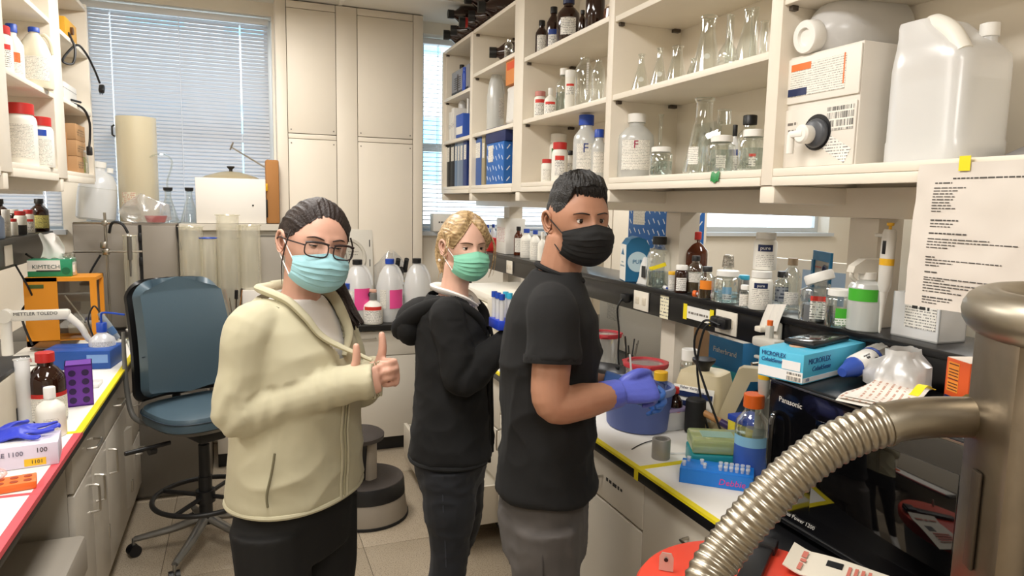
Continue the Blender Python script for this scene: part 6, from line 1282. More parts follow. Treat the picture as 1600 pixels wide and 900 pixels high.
# clutter between bench and ledge on the far side of the island
FZ = .9005
t = BX('shipping_carton', 'peach cardboard carton standing beyond the ledge posts', 'box', (2.20, 2.78, FZ), (.2, .34, .36), mat('card_peach', 'd2ab84', .8)); flap(t, (.2, .34, .36), MATS['card_peach'])
t = BX('shipping_carton', 'white cardboard carton further down the far bench', 'box', (2.25, 3.68, FZ), (.25, .40, .34), WHITE); mk('label', bx(-.1265, -.125, -.1, .1, .12, .26), LABW, t)
dash_box('blue carton with white dashes standing beyond the ledge', (2.12, 3.18, FZ+.60), (.2, .42, .22)); BX('shelf_riser', 'white box under the far blue carton', 'box', (2.12, 3.18, FZ), (.24, .46, .598), WHITE)
t = BX('display_panel', 'tall white display board on the far bench', 'board', (2.3, 2.35, FZ), (.03, .5, .60), WHITE, .2); mk('blue_patch', bx(-.017, -.0155, -.22, .0, .42, .56), mat('patch_blue', 'a9c4e4', .5), t); mk('foot', bx(-.05, .05, -.24, .24, 0, .02), WHITE, t)
t = BX('incubator', 'white cabinet with round blue badge on the far bench', 'cabinet', (2.35, 1.62, FZ), (.5, .5, .80), WHITE, 0, .02); mk('badge', T(lathe([(0, 0), (.06, 0), (.06, .002)], 28), (-.251, -.05, .68), (0, -PI/2, 0)), mat('badge_blue', '7da6e0', .5), t); mk('door_line', bx(-.2515, -.25, -.24, .24, .30, .304), INK, t)
t = BX('shipping_carton', 'tan box with blue oval mark at the right of the far bench', 'box', (2.25, 1.15, FZ), (.3, .36, .82), mat('card_tan', 'b79c7c', .8)); mk('oval', T(lathe([(0, 0), (.03, 0), (.03, .001)], 20, sx=.5), (-.1505, .1, .70), (0, -PI/2, 0)), mat('oval_blue', '3a6fc0', .5), t)
t = thing('utensil_pot', 'pot of forceps and metal tools beneath the ledge', 'pot', (1.62, 2.66, BT)); mk('pot', lathe([(0, .003), (.035, .003), (.04, .10), (.037, .10), (.033, .01)], 24, cap=False), STEEL, t)
for i in range(8): mk('tool', tube([(.01*math.cos(i), .01*math.sin(i), .02), (.035*math.cos(i*1.7), .035*math.sin(i*1.7), .20+.02*(i % 3))], .003, 6), STEEL if i % 2 else BLKP, t)
t = thing('weighing_tray', 'pale grey tray of papers behind the pan', 'tray', (1.55, 2.72, BT)); t.location = (1.74, 2.62, BT); mk('tray', rbox(.12, .2, .05, .006), mat('tray_grey', 'a8b0b4', .5), t, (0, 0, .026)); mk('note', bx(-.05, .03, -.06, .0, .052, .053), YEL, t)
# ================================================================== microwave, cryo tanks
mwv = thing('microwave_oven', 'large black microwave oven at the near end of the right bench', 'microwave', (1.28, 1.125, BZ))
GB = mat('gloss_black', '08080a', .12, coat=.5); MH = .372
mk('case', rbox(.29, .55, MH, .006), mat('case_black', '111113', .4), mwv, (.157, 0, .012+MH/2)); mk('door', rbox(.016, .545, MH-.012, .005), GB, mwv, (.004, 0, .012+MH/2))
mk('window', rbox(.002, .36, MH-.13, .012), mat('door_glass', '050506', .05, coat=1), mwv, (-.0045, -.07, .012+MH/2)); mk('trim', bx(-.005, .30, .2735, .276, .012+MH-.004, .012+MH+.001), STEEL, mwv); mk('trim', bx(-.0055, -.0035, -.27, .27, .012+MH-.006, .012+MH-.002), STEEL, mwv); mk('lower_trim', bx(-.006, -.0035, -.27, .27, .030, .032), mat('trim_dark', '5a5a5c', .4, .6), mwv)
text('Panasonic', .020, mat('silver_ink', 'c9c7c2', .5), mwv, (-.0055, .195, MH-.035), FACE_NX); text('Genius Power 1200', .015, MATS['silver_ink'], mwv, (-.0055, .15, .052), FACE_NX, shear=.3)
mk('handle', tube([(0, .235, .30), (-.022, .235, .285), (-.024, .235, .19), (-.022, .235, .10), (0, .235, .085)], .007, 8, 5), GB, mwv)
for a in (-.22, .22): mk('foot', cyl(.015, .012, 12), BLKP, mwv, (.05, a, 0)); mk('foot', cyl(.015, .012, 12), BLKP, mwv, (.26, a, 0))
MT = BZ+.012+MH+.001
# on the microwave
gbx = thing('glove_box', 'light blue carton of nitrile gloves on top of the microwave', 'box', (1.435, 1.41, MT), (0, 0, math.radians(16)))
gb_ = mat('glove_blue', '57bfe2', .45); mk('carton', rbox(.33, .125, .075, .002), gb_, gbx, (0, 0, .038)); mk('white_band', J(bx(-.166, -.165, -.062, .062, .004, .030), bx(-.164, .164, -.0634, -.0624, .004, .016)), mat('band_white', 'eef0f0', .5), gbx)
mk('opening', lathe([(0, 0), (.03, 0), (.03, .001)], 24, sx=2.2), mat('skin_print', 'e0b79a', .6), gbx, (-.03, .01, .0758)); mk('panel', bx(-.1668, -.166, -.055, -.005, .032, .055), mat('panel_white2', 'f0f0f0', .5), gbx); mk('barcode', bx(-.1669, -.1662, -.058, -.02, .006, .026), MATS['barcode'], gbx)
nv = mat('print_navy', '2c4f8a', .5); text('MICROFLEX', .016, nv, gbx, (-.1665, .02, .064), FACE_NX, sx=.8); text('CobaltSense', .015, nv, gbx, (-.1665, .025, .048), FACE_NX, shear=.3, sx=.8); text('MICROFLEX', .02, nv, gbx, (-.09, -.0634, .055), FACE_CAM); text('CobaltSense', .018, nv, gbx, (-.08, -.0634, .035), FACE_CAM, shear=.3); text('100', .012, nv, gbx, (-.145, -.0636, .010), FACE_CAM)
t = thing('tablet', 'black phone lying on the blue glove carton', 'phone', (1.455, 1.425, MT+.0765), (0, 0, math.radians(18))); mk('body', rbox(.20, .085, .014, .005), BLKP, t, (0, 0, .008)); mk('screen', rbox(.185, .075, .001, .0004), GB, t, (0, 0, .0156))
pc = thing('pipette_controller', 'white and blue motorised pipette controller lying on the papers', 'pipette', (1.385, 1.27, MT+.034), (0, math.radians(-6), math.radians(17)))
pw_ = mat('controller_white', 'dfdcd6', .4); pb_ = mat('controller_blue', '2f4fa8', .4)
mk('nose', T(lathe([(0, 0), (.011, 0), (.014, .004), (.022, .05), (.026, .055), (.026, .062)], 20, cap=False), (0, 0, 0), (0, PI/2, 0)), pb_, pc); mk('body', T(lathe([(.026, .062), (.029, .07), (.030, .14), (.028, .145)], 20, cap=False), (0, 0, 0), (0, PI/2, 0)), pw_, pc); mk('ring', T(lathe([(.0305, .142), (.0315, .15), (.0305, .156)], 20, cap=False), (0, 0, 0), (0, PI/2, 0)), pb_, pc)
gg = lathe([(.030, .156), (.031, .17), (.028, .25), (.022, .27), (0, .272)], 40, cap=False); mk('grip', T(([(x*(1+.05*math.cos(10*math.atan2(y, x))), y*(1+.05*math.cos(10*math.atan2(y, x))), z) for x, y, z in gg[0]], gg[1]), (0, 0, 0), (0, PI/2, 0)), mat('grip_grey', 'a5a29b', .5), pc)
mk('button', T(cyl(.010, .003, 16, .0292), (.122, 0, 0), (PI/2.4, 0, 0)), mat('button_dark', '3a3030', .4), pc); mk('button', T(rbox(.014, .006, .003, .001), (.095, -.02, .0215), (PI/4, 0, 0)), BLKP, pc); scribble(pc, .03, .005, INK, (.095, -.0155, .0265), (PI/4, 0, 0), 13)
pp_ = thing('paper_stack', 'stack of curled papers on the front of the microwave top', 'paper', (1.40, 1.16, MT), (0, 0, math.radians(20)))
for i in range(4): mk('sheet', thick_sheet(lambda a, b: (-.13+.26*a, -.055+.11*b+.01*math.sin(a*3+i), .003+.0035*i+.010*math.sin(a*PI)*(.4+.3*i)*(b)+.004*math.sin(a*8+i)), 14, 8, .0005), [mat('sheet_a', 'ece8e0', .7), printed('sheet_b', 'e9e2d8', 'b9836a', .014, .35, 110, axis=1)][i % 2], pp_, (.01*i, -.004*i, 0), (0, 0, .05*i))
t = thing('yellow_tape_strip', 'curled strip of yellow tape on the papers', 'tape', (1.43, 1.085, MT+.028), (0, 0, .3)); mk('strip', thick_sheet(lambda a, b: (-.05+.10*a, -.01+.02*b, .002+.016*math.sin(a*PI)**2), 14, 3, .0008), YEL, t)
bag('crumpled clear plastic bag on the microwave beside the orange carton', (1.51, 1.21, MT), .072, .095, 12, sx=1.1, sy=1.0, collapse=1.2, m=thin('bag_white', 'fafafa', .07, body=.66, bodyhex='f2f2f0', rough=.3))
ob_ = thing('orange_carton', 'small orange carton with ingredient panel on the microwave', 'box', (1.525, 1.045, MT), (0, 0, math.radians(-18))); om = mat('carton_orange', 'd9571f', .5)
mk('carton', rbox(.062, .075, .105, .0015), om, ob_, (0, 0, .053)); mk('yellow_panel', J(bx(-.0318, -.031, -.006, .030, .060, .098), bx(-.0318, -.031, -.006, .030, .030, .056)), mat('carton_yellow', 'e58a2a', .5), ob_); mk('print', J(*[bx(-.0324, -.0316, -.004, .026, z_, z_+.0022) for z_ in (.034, .041, .048, .058, .066, .073, .080, .092)]), mat('print_brown', '5a2410', .6), ob_); mk('blue_strip', bx(-.0322, -.0312, -.03, .034, .012, .019), C_['navy'], ob_); mk('flap', bx(-.03, .03, -.036, .036, .1052, .1065), mat('carton_top', 'f0e3d4', .6), ob_); mk('logo', T(lathe([(0, 0), (.018, 0), (.018, .0008)], 20), (0, -.0378, .062), (PI/2, 0, 0)), MATS['carton_yellow'], ob_)
t = thing('grey_case', 'grey plastic lid at the back of the microwave top', 'lid', (1.53, .93, MT)); mk('lid', rbox(.10, .20, .02, .006), mat('lid_grey', '9a9a9a', .5), t, (0, 0, .012)); mk('rim', rbox(.104, .204, .005, .002), MATS['lid_grey'], t, (0, 0, .003))
t = thing('label_printer', 'white label printer under the ledge behind the sheet', 'printer', (1.80, 1.19, MT-.02)); t.location = (1.79, 1.20, BZ+.0005); mk('column', rbox(.10, .16, .34, .01), WHITE, t, (0, 0, .171)); mk('body', rbox(.12, .14, .08, .01), mat('printer_white', 'e4dfd6', .45), t, (-.01, 0, .382)); scribble(t, .05, .01, INK, (-.0715, 0, .38), FACE_NX, 14)
# red-lidded cryo tank
ct = thing('cryo_tank', 'grey storage tank with a round red lid in the foreground', 'tank', (.885, .975, 0))
mk('body', lathe([(0, .06), (.19, .06), (.20, .08), (.20, .90), (.19, .94), (.16, .955), (0, .955)], 44, cap=False), mat('tank_grey', '8d9094', .4, .4), ct); rl = mat('lid_signal_red', 'd9452f', .45)
mk('lid', lathe([(.0, .955), (.216, .955), (.222, .962), (.222, .984), (.215, .994), (.20, .998), (0, 1.0)], 56, cap=False), rl, ct)
mk('strap', J(T(rbox(.042, .24, .014, .004), (.060, .067, 1.008), (0, 0, math.radians(-52)))), BLKP, ct); mk('strap_mount', T(rbox(.05, .04, .022, .004), (.135, .125, 1.010), (0, 0, math.radians(-52))), BLKP, ct)
hs = prism([(-.014, 0), (.014, 0), (.014, .028), (.009, .037), (-.009, .037), (-.014, .028)], .003, 'x'); mk('hasp', T(hs, (-.115, .12, 1.0), (0, 0, .9)), mat('hasp_plate', 'cbc6bb', .35, .5), ct); mk('hasp_hole', T(lathe([(0, 0), (.0042, 0), (.0042, .0006)], 14), (-.1168, .1185, 1.024), (0, -PI/2, .9)), BLKP, ct)
for a in range(4): mk('caster', T(cyl(.03, .025, 16), (.14*math.cos(a*PI/2+.4), .14*math.sin(a*PI/2+.4), .031), (PI/2, 0, 0)), BLKP, ct)
ic = thing('instruction_card', 'cream instruction card with red print lying on the red lid', 'card', (1.085, .972, 1.004), (0, 0, math.radians(-55)))
mk('card', thick_sheet(lambda a, b: (-.09+.18*a, -.055+.11*b, .004*math.sin(a*4)+(.014*(1-a*6) if a < 1/6 else 0)), 16, 8, .002), mat('card_cream', 'e9e2d2', .6), ic); scribble(ic, .085, .014, mat('print_red', 'd07a6c', .6), (-.062, .0, .0065), (0, 0, PI/2), 15); mk('picture', bx(-.02, .01, .008, .034, .0035, .0048), BLKP, ic); mk('print', J(*[bx(.02+.012*i, .026+.012*i, -.03, .03, .0035, .0045) for i in range(4)]), MATS['print_red'], ic)
# liquid nitrogen cylinder with halo ring and hose
dw = thing('nitrogen_cylinder', 'stainless liquid nitrogen cylinder with ring guard in the right foreground', 'gas cylinder', (.80, .36, 0))
sm_ = mat('stainless', 'a39b8c', .36, 1, bump=.02, bscale=20); sw = mat('stainless_worn', '94897a', .34, 1, var=.35, vscale=14, bump=.05, bscale=40)
mk('vessel', lathe([(0, .04), (.17, .04), (.19, .07), (.19, 1.16), (.175, 1.24), (.13, 1.30), (.06, 1.335), (0, 1.34)], 56, cap=False), mat('vessel_steel', 'c3c6c8', .3, .9), dw)
ZR = 1.622
mk('ring_guard', tube([(.146*math.cos(a), .146*math.sin(a), ZR) for a in np.linspace(0, 2*PI, 65)], .024, 18, capped=False), sm_, dw)
for a in (math.radians(150), math.radians(30), math.radians(270)):
    c, s_ = math.cos(a), math.sin(a)
    mk('post', T(rbox(.030, .084, ZR-1.20, .008), (.140*c, .140*s_, 1.20+(ZR-1.20)/2), (0, 0, a)), sw, dw)
mk('bolt', T(lathe([(0, 0), (.007, 0), (.007, .004), (.003, .005), (0, .005)], 12, cap=False), (.178*math.cos(math.radians(200))*.98, .178*math.sin(math.radians(200))*.98, 1.38), (0, -PI/2, math.radians(200))), STEEL, dw)
mk('slot', T(rbox(.004, .016, .10, .006), (.157*math.cos(math.radians(150)), .157*math.sin(math.radians(150)), 1.42), (0, 0, math.radians(150))), mat('slot_dark', '5a5146', .5, .8), dw)
mk('valve', J(cyl(.03, .12, 20, 1.33), T(cyl(.02, .1, 16), (0, 0, 1.42), (PI/2, 0, 0)), lathe([(.045, 1.46), (.05, 1.465), (.05, 1.475), (0, 1.48)], 20)), mat('brass', 'b08a4a', .3, 1), dw)
# hose
HP = [atd(1530, 652, .70), atd(1452, 652, .695), atd(1385, 662, .69), atd(1310, 690, .69), atd(1245, 735, .69), atd(1190, 790, .69), atd(1140, 850, .69), atd(1105, 905, .68), atd(1080, 990, .66), atd(1070, 1120, .64)]
HP = [np.array(p) for p in HP]; path = smooth_path(HP, 14); cum = np.concatenate([[0], np.cumsum([np.linalg.norm(path[i+1]-path[i]) for i in range(len(path)-1)])])
n_ = int(cum[-1]/.0016); dd = np.linspace(0, cum[-1], n_); fine = [np.array([np.interp(x, cum, [q[k] for q in path]) for k in range(3)]) for x in dd]
hs_ = thing('metal_hose', 'corrugated stainless transfer hose curving from the ring-guarded cylinder', 'hose', tuple(HP[0])); L0 = Vector(HP[0])
rad = [.0205 if x < .105 else .0208+.0010*math.sin(x*2*PI/.0086) for x in dd]
mk('hose', tube([tuple(Vector(p)-L0) for p in fine], rad, 26), sm_, hs_, ang=80)
mk('coupling', tube([tuple(Vector(p)-L0) for p in fine[:6]], .0235, 24), mat('coupling_brass', 'a39468', .3, 1), hs_); mk('coupling', tube([tuple(Vector(p)-L0) for p in fine[62:66]], .0222, 24), sm_, hs_)
# ================================================================== drafting chair
ch = thing('drafting_chair', 'blue-grey drafting chair with foot ring behind the woman in the olive jacket', 'chair', (-.20, 3.56, 0), (0, 0, math.radians(-60)))
vin = mat('vinyl_slate', '495d69', .4, bump=.03, bscale=160); shell = mat('chair_shell', '6b6a66', .45); cb = mat('chair_black', '141415', .45); al = mat('chair_alloy', '8f8d88', .35, .8)
# local +x faces forward; seat
SZ = .70
def seat_fn(a, b):
    x, y = (a-.5)*2, (b-.5)*2
    return x, y
mk('seat', loft([ring_pts((0, 0, z), rx, ry, 44, 3.2) for z, rx, ry in ((SZ-.035, .21, .22), (SZ-.03, .228, .238), (SZ+.01, .232, .242), (SZ+.03, .222, .232), (SZ+.04, .19, .20), (SZ+.042, .10, .11))]), vin, ch)
mk('seat_shell', loft([ring_pts((0, 0, z), rx, ry, 44, 3.0) for z, rx, ry in ((SZ-.075, .12, .14), (SZ-.06, .19, .20), (SZ-.034, .226, .236))]), shell, ch)
mk('seat_piping', tube([(p[0], p[1], SZ+.012) for p in ring_pts((0, 0, 0), .234, .244, 60, 3.2)+[ring_pts((0, 0, 0), .234, .244, 60, 3.2)[0]]], .003, 6), mat('piping', '2c3a46', .5), ch)
def back(off, w_, z0, z1, th, m, nm):   # contoured pad with rounded corners
    def fn(a, b):
        b = .5-.5*math.cos(PI*b); y = (a-.5)*2; z = z0+(z1-z0)*b
        e = (1-abs(y)**5)**.2 if False else 1
        bulge = .035*math.sin(min(1, b*1.15)*PI*.9)
        cr = .035*y*y; wv = w_*(1-.07*b*b)*(1-.10*max(0, b-.86)/.14*abs(y)**2)
        zz = z-(.045*abs(y)**6 if b > .9 else 0)*((b-.9)/.1 if b > .9 else 0)
        t0 = max(0, (b-.87)/.13, (.10-b)/.10); wv -= .075*(1-math.sqrt(max(0, 1-t0*t0))) if b > .5 else .05*(1-math.sqrt(max(0, 1-t0*t0)))
        return (-.20-.10*b+cr+bulge+off, y*wv, z)
    return mk(nm, thick_sheet(fn, 36, 60, th), m, ch, ang=60)
back(.03, .225, SZ+.075, 1.325, -.055, vin, 'backrest'); back(-.045, .232, SZ+.04, 1.32, -.018, cb, 'back_shell')
mk('stitch_line', tube([(-.136+.035*((i-8)/8)**2, .226*(i-8)/8, SZ+.28) for i in range(17)], .0028, 6), MATS['piping'], ch)
mk('back_bracket', tube([(-.06, 0, SZ-.085), (-.20, 0, SZ-.07), (-.262, 0, SZ+.02), (-.262, 0, SZ+.20)], .022, 10, 6, flat=.5), cb, ch)
for s_ in (-1, 1): mk('side_frame', tube([(-.10, s_*.20, SZ-.05), (-.21, s_*.232, SZ-.02), (-.255, s_*.238, SZ+.12), (-.265, s_*.238, SZ+.38)], [.010, .013, .012, .008], 10, 6), shell, ch)
mk('mechanism', J(rbox(.20, .13, .06, .012, (0, 0, SZ-.105)), T(cyl(.010, .20, 10), (0, -.16, SZ-.12), (PI/2, 0, 0)), T(cyl(.022, .03, 14), (-.02, -.22, SZ-.14), (PI/2, 0, 0)), T(rbox(.14, .02, .012, .004), (.02, .15, SZ-.11), (0, 0, .4))), cb, ch)
mk('gas_column', J(cyl(.014, .22, 16, .40), cyl(.026, .17, 18, .36), cyl(.031, .24, 18, .13)), cb, ch)
mk('foot_ring', tube([(.235*math.cos(a), .235*math.sin(a), .27) for a in np.linspace(0, 2*PI, 49)], .012, 10), cb, ch)
mk('ring_hub', J(cyl(.045, .06, 20, .24), *[tube([(.03*math.cos(a), .03*math.sin(a), .27), (.23*math.cos(a), .23*math.sin(a), .27)], .011, 8) for a in (.5, 2.07, 3.64, 5.21)]), cb, ch)
for k in range(5):
    a = k*2*PI/5+.35; c, s_ = math.cos(a), math.sin(a)
    mk('leg', tube([(.03*c, .03*s_, .155), (.16*c, .16*s_, .115), (.32*c, .32*s_, .085)], [.026, .022, .016], 10, 4, flat=.8), al, ch)
    cs = mk('caster', J(T(cyl(.028, .018, 18), (.0, .022, .0), (PI/2, 0, 0)), T(cyl(.028, .018, 18), (0, -.006, 0), (PI/2, 0, 0))), BLKP, ch, (.325*c, .325*s_, .029), (0, 0, a+.6)); mk('caster_stem', cyl(.008, .05, 10), al, cs, (0, 0, .01))
# step stool
ss = thing('step_stool', 'round rolling step stool in taupe and dark brown on the floor', 'stool', (.605, 3.68, 0), (0, 0, math.radians(-20))); tp_ = mat('stool_taupe', '8f8577', .5); dk = mat('stool_dark', '3b3430', .7, bump=.2, bscale=120)
mk('skirt', lathe([(.218, .008), (.222, .012), (.205, .13), (.20, .135)], 48, cap=False), tp_, ss); mk('bumper', lathe([(.214, 0), (.226, .002), (.226, .016), (.218, .018)], 48, cap=False), RUB, ss); mk('band', lathe([(.199, .128), (.207, .13), (.203, .20), (.196, .215)], 48, cap=False), BLKP, ss)
mk('lower_tread', lathe([(0, .208), (.19, .208), (.199, .214), (.196, .218), (0, .212)], 48, cap=False), dk, ss)
mk('column', loft([ring_pts((-.075, .02, z), rx, rx*1.1, 36, 3) for z, rx in ((.21, .085), (.42, .098))]), BLKP, ss)
for a in (-.6, .9): mk('side_post', T(loft([ring_pts((0, 0, z), .034, .05, 20, 4) for z in (.21, .43)]), (-.075+.085*math.cos(a-1.2), .02+.085*math.sin(a-1.2), 0), (0, 0, a)), tp_, ss)
mk('upper_tread', lathe([(.125, .425), (.15, .43), (.152, .452), (.14, .462), (0, .464)], 48, cap=False), dk, ss, (-.06, .015, 0))
# ================================================================== left bench
ins = thing('beige_instrument', 'beige instrument housing with black top at the left edge', 'instrument', (-.905, 2.72, BT)); mk('housing', rbox(.30, .62, .20, .012), mat('instrument_beige', 'c9c0ae', .5), ins, (0, 0, .101)); mk('top_cover', rbox(.30, .62, .016, .004), BLKP, ins, (0, 0, .210)); mk('slot', bx(.1495, .152, .10, .26, .01, .07), BLKP, ins)
B('cylinder', (26, 552, 54, 658), 'clear plastic graduated cylinder beside the beige instrument', BT, X=-.735, body=MILK, name='graduated_cylinder', cat='cylinder')
B('reagent', (50, 546, 102, 655), 'amber bottle with red cap and white label on the left bench', BT, X=-.675, body=AMBER, cap=C_['red'], lab=[(.06, .38, 1.5, LABW2), (.38, .44, 1.5, C_['red'])])
B('squeeze', (60, 588, 101, 665), 'small white plastic bottle in front of the amber one', BT, X=-.625, body=HDPE, cap=C_['white'], lab=(.12, .4, .5, LABW2))
pr = thing('tube_rack', 'purple four-way tube rack on the left bench', 'rack', (-.615, 3.10, BT), (0, 0, math.radians(10))); pm_ = mat('rack_purple', '6a2fa0', .4)
mk('block', J(bx(-.046, -.043, -.05, .05, 0, .165), bx(.043, .046, -.05, .05, 0, .165), bx(-.046, .046, -.05, -.047, 0, .165), bx(-.046, .046, .047, .05, 0, .165), bx(-.046, .046, -.05, .05, .0, .006), bx(-.046, .046, -.05, .05, .159, .165)), pm_, pr)
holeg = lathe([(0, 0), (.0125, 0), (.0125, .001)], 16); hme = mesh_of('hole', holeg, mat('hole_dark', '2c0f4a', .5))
for i in range(4):
    for j in range(2): mk('hole', hme, None, pr, (-.022+.044*j, -.0502, .025+.036*i), (PI/2, 0, 0))
glb = thing('glove_box', 'white and lilac carton of gloves at the left bench edge', 'box', (-.665, 2.44, BT), (0, 0, math.radians(8))); lil = mat('glove_lilac', 'd9d2e4', .5)
mk('carton', rbox(.235, .125, .07, .002), lil, glb, (0, 0, .036)); mk('yellow_label', bx(.03, .085, -.0634, -.0624, .006, .028), mat('label_yellow_flat', 'e8b820', .5), glb); text('1101', .016, INK, glb, (.062, -.064, .0175), FACE_CAM); text('100', .020, INK, glb, (.075, -.0636, .052), FACE_CAM); text('STYLE 1100', .020, mat('print_slate', '5a5a70', .5), glb, (-.02, -.0636, .047), FACE_CAM); mk('opening', lathe([(0, 0), (.03, 0), (.03, .001)], 24, sx=2.2), WHITE, glb, (0, 0, .0712))
bg_ = thing('nitrile_glove', 'royal blue nitrile glove draped over the glove carton', 'glove', (-.685, 2.47, BT+.073)); gmb = mat('glove_royal', '2f3fc4', .42, bump=.25, bscale=50)
gh = hand((-.06, .02, .012), (1, .05, .0), (0, 0, -1), (0, 1, 0), 1.0, (.0, .0, .0), [(.5, .85, 0), (.7, .7, 0), (.8, .6, 0)], spread=.12); me = remesh(J(gh, limb([(-.075, .02, .012), (-.12, .015, .012)], [.034, .042])), .004, 3)
V, N = mesh_np(me); V[:, 1] = (V[:, 1]-.02)*1.35; V[:, 0] *= 1.12; V[:, 2] = .004+V[:, 2]*.8+.005*np.sin(V[:, 0]*60)+.005*np.cos(V[:, 1]*75+V[:, 0]*20)
edge = V[:, 0] > .10-.0; V[:, 2] -= np.clip(V[:, 0]-.125, 0, 1)*1.1; V[:, 2] = np.maximum(V[:, 2], -.066); me.vertices.foreach_set('co', V.ravel()); me.update(); part(me, 'glove', gmb, bg_)
orr = thing('tube_rack', 'orange tube rack lying at the near edge of the left bench', 'rack', (-.66, 2.22, BT), (0, 0, math.radians(12))); om_ = mat('rack_orange', 'e8702a', .45); mk('plate', rbox(.20, .075, .022, .003), om_, orr, (0, 0, .012))
hm2 = mesh_of('hole', lathe([(0, 0), (.010, 0), (.010, .001)], 14), mat('hole_orange', '9a3a0a', .5))
for i in range(6): mk('hole', hm2, None, orr, (-.08+.032*i, .015, .0232)); mk('hole', hm2, None, orr, (-.08+.032*i, -.018, .0232))
t = thing('plastic_dish', 'clear pinkish plastic dish resting on the orange rack', 'dish', (-.70, 2.27, BT+.0245)); mk('wall', lathe([(0, .012), (.05, .012), (.056, .008), (.058, 0)], 30, cap=False), thin('lid_pink', 'fbe9e6', .08, body=.35, bodyhex='f2dcd6'), t); mk('rim', tube([(.058*math.cos(a), .058*math.sin(a), .002) for a in np.linspace(0, 2*PI, 33)], .002, 6), MATS['lid_pink'], t)
t = BX('pipette_tip_carton', 'dark blue carton in front of the wash bottle', 'box', (-.735, 3.81, BT), (.30, .20, .085), mat('carton_blue', '1c4fa0', .5), math.radians(-8)); mk('label', bx(.05, .14, -.1012, -.1, .03, .07), mat('carton_label', '7aa0d8', .5), t); flap(t, (.30, .20, .085), MATS['carton_blue'])
t = thing('glass_slides', 'shallow clear plastic dish with small white tube on the bench paper', 'dish', (-.66, 3.38, BT)); mk('dish', J(bx(-.07, .07, -.05, .05, 0, .002), bx(-.07, .07, -.05, -.048, 0, .014), bx(-.07, .07, .048, .05, 0, .014), bx(-.07, -.068, -.05, .05, 0, .014), bx(.068, .07, -.05, .05, 0, .014)), MILK, t); mk('tube', T(cyl(.009, .07, 12), (-.03, -.02, .012), (PI/2, 0, 1.2)), WHITE, t)
# wash bottle
B('squeeze', (143, 500, 180, 563), 'wash bottle with blue cap and bent spout on the left bench', BT, X=-.655, body=MILK, cap=C_['blue'], name='wash_bottle', lab=[(.15, .35, .8, mat('wash_label', '6fb4d4', .5)), (.42, .56, .8, LABW2)], extra=lambda t, R, H: mk('spout', tube([(0, 0, H*.95), (0, 0, H*1.18), (.01, .01, H*1.25), (.03, .05, H*1.24), (.05, .10, H*1.20)], .005, 8, 6), C_['blue'], t))
# pH meter with electrode arm
ph = thing('ph_meter', 'white pH meter with jointed electrode arm on the left bench', 'meter', (-.96, 3.98, BT)); wm_ = mat('meter_white', 'e0dcd2', .45)
mk('base', rbox(.30, .26, .045, .012), wm_, ph, (.06, 0, .024)); mk('balance_pan', rbox(.18, .18, .008, .003), mat('pan_steel', '6a625a', .3, .8), ph, (.06, .08, .06)); mk('post', cyl(.024, .20, 20, .045), wm_, ph, (-.11, -.05, 0)); mk('upper_arm', J(rbox(.28, .05, .05, .014, (.02, -.05, .235)), T(cyl(.032, .056, 24, -.028), (-.11, -.05, .235), (PI/2, 0, 0))), wm_, ph)
mk('lower_arm', tube([(.14, -.05, .235), (.20, -.05, .17), (.25, -.05, .09), (.40, -.05, .085)], [.024, .02, .016, .015], 12, 4, flat=.8), wm_, ph); mk('electrode_head', tube([(.36, -.05, .10), (.32, -.05, .17), (.285, -.05, .235)], [.014, .017, .012], 12, 3), mat('electrode_grey', '8f979f', .4), ph); mk('electrode_band', tube([(.345, -.05, .125), (.325, -.05, .16)], .0176, 12), mat('electrode_blue', '4d6f9a', .4), ph)
mk('electrode', tube([(.40, -.06, .10), (.43, -.09, .02), (.45, -.11, -.0)], [.008, .0075, .005], 10, 4), GLASS, ph); mk('cable', tube([(.285, -.05, .24), (.26, -.05, .27), (.235, -.06, .20), (.26, -.08, .10), (.24, -.1, .055)], .0042, 8, 6), BLKP, ph)
text('METTLER TOLEDO', .022, INK, ph, (.02, -.0765, .245), FACE_CAM); text('OHAUS', .022, mat('ink_red', 'b8322a', .5), ph, (-.03, -.132, .028), FACE_CAM)
t = thing('balance', 'white flat balance with crinkled grey edge before the blue carton', 'balance', (-.70, 4.14, BT)); mk('body', rbox(.26, .12, .05, .01), wm_, t, (-.06, .015, .026)); mk('gasket', rbox(.262, .122, .012, .004), BLKP, t, (-.06, .015, .02))
